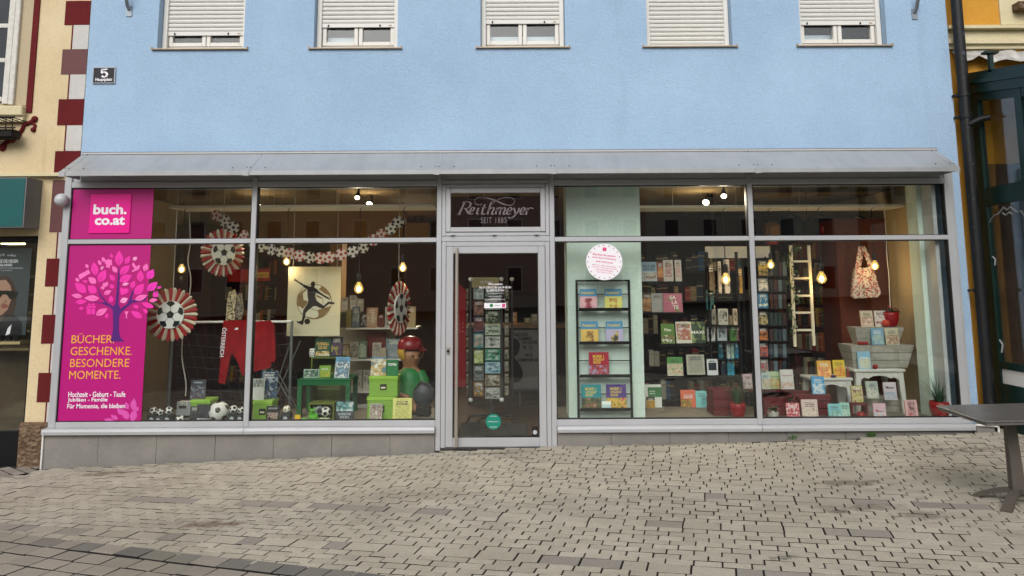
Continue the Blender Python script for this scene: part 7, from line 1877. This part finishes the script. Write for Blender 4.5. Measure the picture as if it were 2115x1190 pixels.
rbk('pale pink Meer novel under the tall white table', 1827, 790, 1853, 826, .44, None, '#c7b9bd', ['#3a4450', '#c7b9bd', '#8aa0ac', '#c7b9bd'], [('Meer', .15, .62, .85, .78, '5a3a54')], box=(.04, .04, .96, .45))
rbk('pink blue summer novel at the window front', 1805, 829, 1830, 861, .20, PZ, '#c9a3ac', ['#c9a3ac', '#7fa8c0', '#d8c4b8', '#b06a84'], [('Sommer', .15, .44, .85, .56, 'a03a5c')], yaw=-6)
rbk('pink romance novel with dancing couple', 1871, 820, 1897, 860, .16, PZ, '#d0a4a4', ['#d0a4a4', '#4a2c2c', '#d0a4a4', '#b05a5c'], yaw=5, box=(.2, .2, .8, .85))
# red crates and pots
m_rc = M('crimson_crate', '#5e0d17', .6, 0, .12, 8)
crate('crimson slatted crate below the cook book stand', 1474, 808, 1535, 862, .42, PZ, m_rc, .3)
crate('crimson slatted crate behind the landscape book', 1640, 816, 1717, 862, .40, PZ, m_rc, .3)
crate('dark crimson crate right of the mullion', 1578, 822, 1636, 862, .40, PZ, m_rc, .3, 2)
ofr = thing('red_frame_box', 'small open crimson frame box near the turquoise books', 'box', tuple(at(1775, 862, .3)))
a, z0, c, z1 = rect(1759, 834, 1793, 862, .30)
b = MB(ofr)
for q in ((a, PZ, a + .018, z1), (c - .018, PZ, c, z1), (a + .018, z1 - .018, c - .018, z1), (a + .018, PZ, c - .018, PZ + .018)): b.box(q[0], .30, q[1], q[2], .42, q[3])
b.build('frame', m_rc)
m_pot = M('red_glazed_pot', '#8a1018', .3, 0, .08, 7)
def pot(label, px, r, h, Y, z0, kind, seed, col=None):
    p = at(px, 850, Y); s = S(Y); r, h = r / s, h / s
    o = thing('potted_plant', label, 'plant', (p.x, Y, z0)); b = MB(o)
    b.lathe([(r * .62, 0), (r * .66, .004), (r * .95, h * .5), (r, h * .82), (r * .93, h), (r * .84, h), (r * .8, h * .86), (0, h * .86)], p.x, Y, z0, 24); b.build('pot', col or m_pot)
    rr = random.Random(seed)
    if kind == 'grass':
        for i in range(110):
            a = rr.uniform(0, 2 * PI); L = rr.uniform(.20, .40); sp_ = rr.uniform(.15, 1.15); w = .0035
            P = []
            for k in range(6):
                f = k / 5; out = sp_ * L * f * (.4 + .6 * f); P.append(Vector((p.x + math.cos(a) * (.02 + out), Y + math.sin(a) * (.02 + out * .5), z0 + h * .86 + L * (f - .45 * sp_ * f * f))))
            b = MB(o) if i == 0 else b
            t_ = Vector((-math.sin(a), math.cos(a), 0)) * w
            vs = []
            for k, q in enumerate(P): vs += [(q - t_ * (1 - k / 5.5))[:], (q + t_ * (1 - k / 5.5))[:]]
            b.add(vs, [(2 * k, 2 * k + 1, 2 * k + 3, 2 * k + 2) for k in range(5)])
        b.build('grass_blades', M('grass_blade', '#24482a', .5, 0, .3, 30), kind='stuff')
    else:
        b = MB(o)
        for i in range(120):
            v = Vector((rr.gauss(0, 1), rr.gauss(0, 1), abs(rr.gauss(0, .8)))).normalized() * r * rr.uniform(.4, 1.15); c_ = Vector((p.x, Y, z0 + h * .9)) + Vector((v.x * 1.05, v.y * .9, v.z * .8))
            a = rr.uniform(0, 2 * PI); l = rr.uniform(.02, .04); d_ = Vector((math.cos(a), math.sin(a), rr.uniform(-.3, .5))) * l; s_ = Vector((-math.sin(a), math.cos(a), rr.uniform(-.5, .5))) * l * .45
            b.add([(c_ - d_ * .5)[:], (c_ + s_)[:], (c_ + d_ * .6)[:], (c_ - s_)[:]], [(0, 1, 2, 3)])
        b.build('leaves', M('bush_leaf', '#1f3a20', .6, 0, .4, 30), kind='stuff')
        b = MB(o)
        for i in range(8): v = Vector((rr.gauss(0, 1), -abs(rr.gauss(0, .6)), abs(rr.gauss(0, .7)))).normalized() * r * 1.05; b.ball((p.x + v.x, Y + v.y, z0 + h * .9 + v.z * .8), .010, 6)
        b.build('blossoms', M('rose_blossom', '#8a2c3c', .7, 0, .2, 20), kind='stuff')
pot('ornamental grass in a red pot at the right end of the window', 1941, 19, 37, .14, PZ, 'grass', 2)
pot('dark leafy grass in a red pot beside the crimson crate', 1524, 16, 30, .30, PZ, 'grass', 5)
pot('round red pot with bushy foliage on the top tub', 1852, 17, 30, T1Y + .24, b1_ + .001, 'bush', 8)
pot('foliage in a small tin behind the rose patterned book', 1636, 12, 36, .34, PZ, 'bush', 9, M('tin_pot', '#5a2a30', .4, .2, .2, 9))
pot('white dotted cup with greenery by the mullion', 1597, 11, 20, .18, PZ, 'bush', 12, M('dotted_cup', '#b8b4ac', .5, 0, .35, 60))
def apple(px, r, Y, z0, lab, col='#8d1418'):
    p = at(px, 850, Y); r = r / S(Y); o = thing('decor_apple', lab, 'apple', (p.x, Y, z0)); b = MB(o)
    b.lathe([(0, .004), (r * .5, 0), (r * .95, r * .6), (r, r * 1.1), (r * .7, r * 1.7), (r * .25, r * 1.75), (0, r * 1.6)], p.x, Y, z0, 16); b.build('fruit', M('apple_' + col, col, .35, 0, .15, 14)); b = MB(o); b.tube([(p.x, Y, z0 + r * 1.6), (p.x + .004, Y, z0 + r * 2.1)], .003, 5); b.build('stalk', m_dark)
apple(1842, 8, T1Y + .16, b1_ + .001, 'orange red apple beside the red pot on the top tub', '#a8321c')
for i, px in enumerate((1784, 1791, 1798)): apple(px, 4, T1Y + .085, a1 + .001, ['left', 'middle', 'right'][i] + ' of three small red apples on the large tub')
apple(1814, 5, T1Y + .03, zt1 + .001, 'red apple beside the beach novel')
apple(1778, 8, .22, PZ, 'red woven ball inside the crimson frame box')
for i, (px, lab) in enumerate(((1622, 'red apple left of the rose patterned book'), (1650, 'red apple right of the rose patterned book'), (1692, 'red apple right of the landscape book'), (1704, 'red apple left of the turquoise book'))): apple(px, 4.5, .12, PZ, lab)
gc = thing('purple_candy', 'purple foil candy on the low white table', 'candy', tuple(at(1722, 779, .57))); q = at(1722, 779, .57); b = MB(gc); b.ball((q.x, .575, zt2 + .016), .016, 10, sx=2.2); b.build('wrapper', M('purple_foil', '#3c2450', .35, .3, .3, 40))
bt_ = thing('red_bottle', 'slim red glass bottle on the low white table end', 'bottle', tuple(at(1752, 779, .6))); q = at(1752, 779, .6); b = MB(bt_); b.lathe([(.016, 0), (.018, .004), (.018, .06), (.007, .09), (.006, .125), (0, .126)], q.x, .6, zt2 + .001, 14); b.build('glass', M('red_glass', '#7a1a1c', .15, 0, .05, 5))
# ledge that carries the market books at the mullion
lg = thing('book_ledge', 'dark wooden ledge carrying books beside the right mullion', 'shelf', tuple(at(1600, 806, .6)))
a, z0, c, z1 = rect(1530, 804, 1645, 810, .55); b = MB(lg); b.box(a, .54, z1 - .028, c, .76, z1 - .004); b.build('board', m_redwood)
for xx in (a + .02, c - .05): b = MB(lg); b.box(xx, .62, PZ, xx + .03, .68, z1 - .028); b.build('support', m_redwood)

# ---------- shelved spines: the largest in view as books of their own, the rest as one mass
nb = sum(1 for o in bpy.data.objects if o.parent is None and o.name.split('.')[0] == 'book')
SPINES.sort(key=lambda q: -q[0])
room = max(0, 296 - nb)
for q in SPINES[:room]:
    bo = inst('book', spine_mesh(q[1], q[2]), None, q[3], q[4], q[5]); tag(bo, q[6], 'book', q[7])
rest = MB(org=(0, 0, 0)); rm = []
for q in SPINES[room:]:
    me = spine_mesh(q[1], q[2]); m0 = me.materials[0]
    if m0 not in rm: rm.append(m0)
    M4 = Matrix.LocRotScale(Vector(q[3]), Euler(q[4]), Vector(q[5]))
    rest.add([(M4 @ v.co)[:] for v in me.vertices], [list(p.vertices) for p in me.polygons if p.material_index == 0], rm.index(m0))
if rm:
    o = rest.build('shelved_books', rm, None); o['kind'] = 'stuff'; tag(o, 'mass of dim book spines on the shelves deep in the shop', 'books')
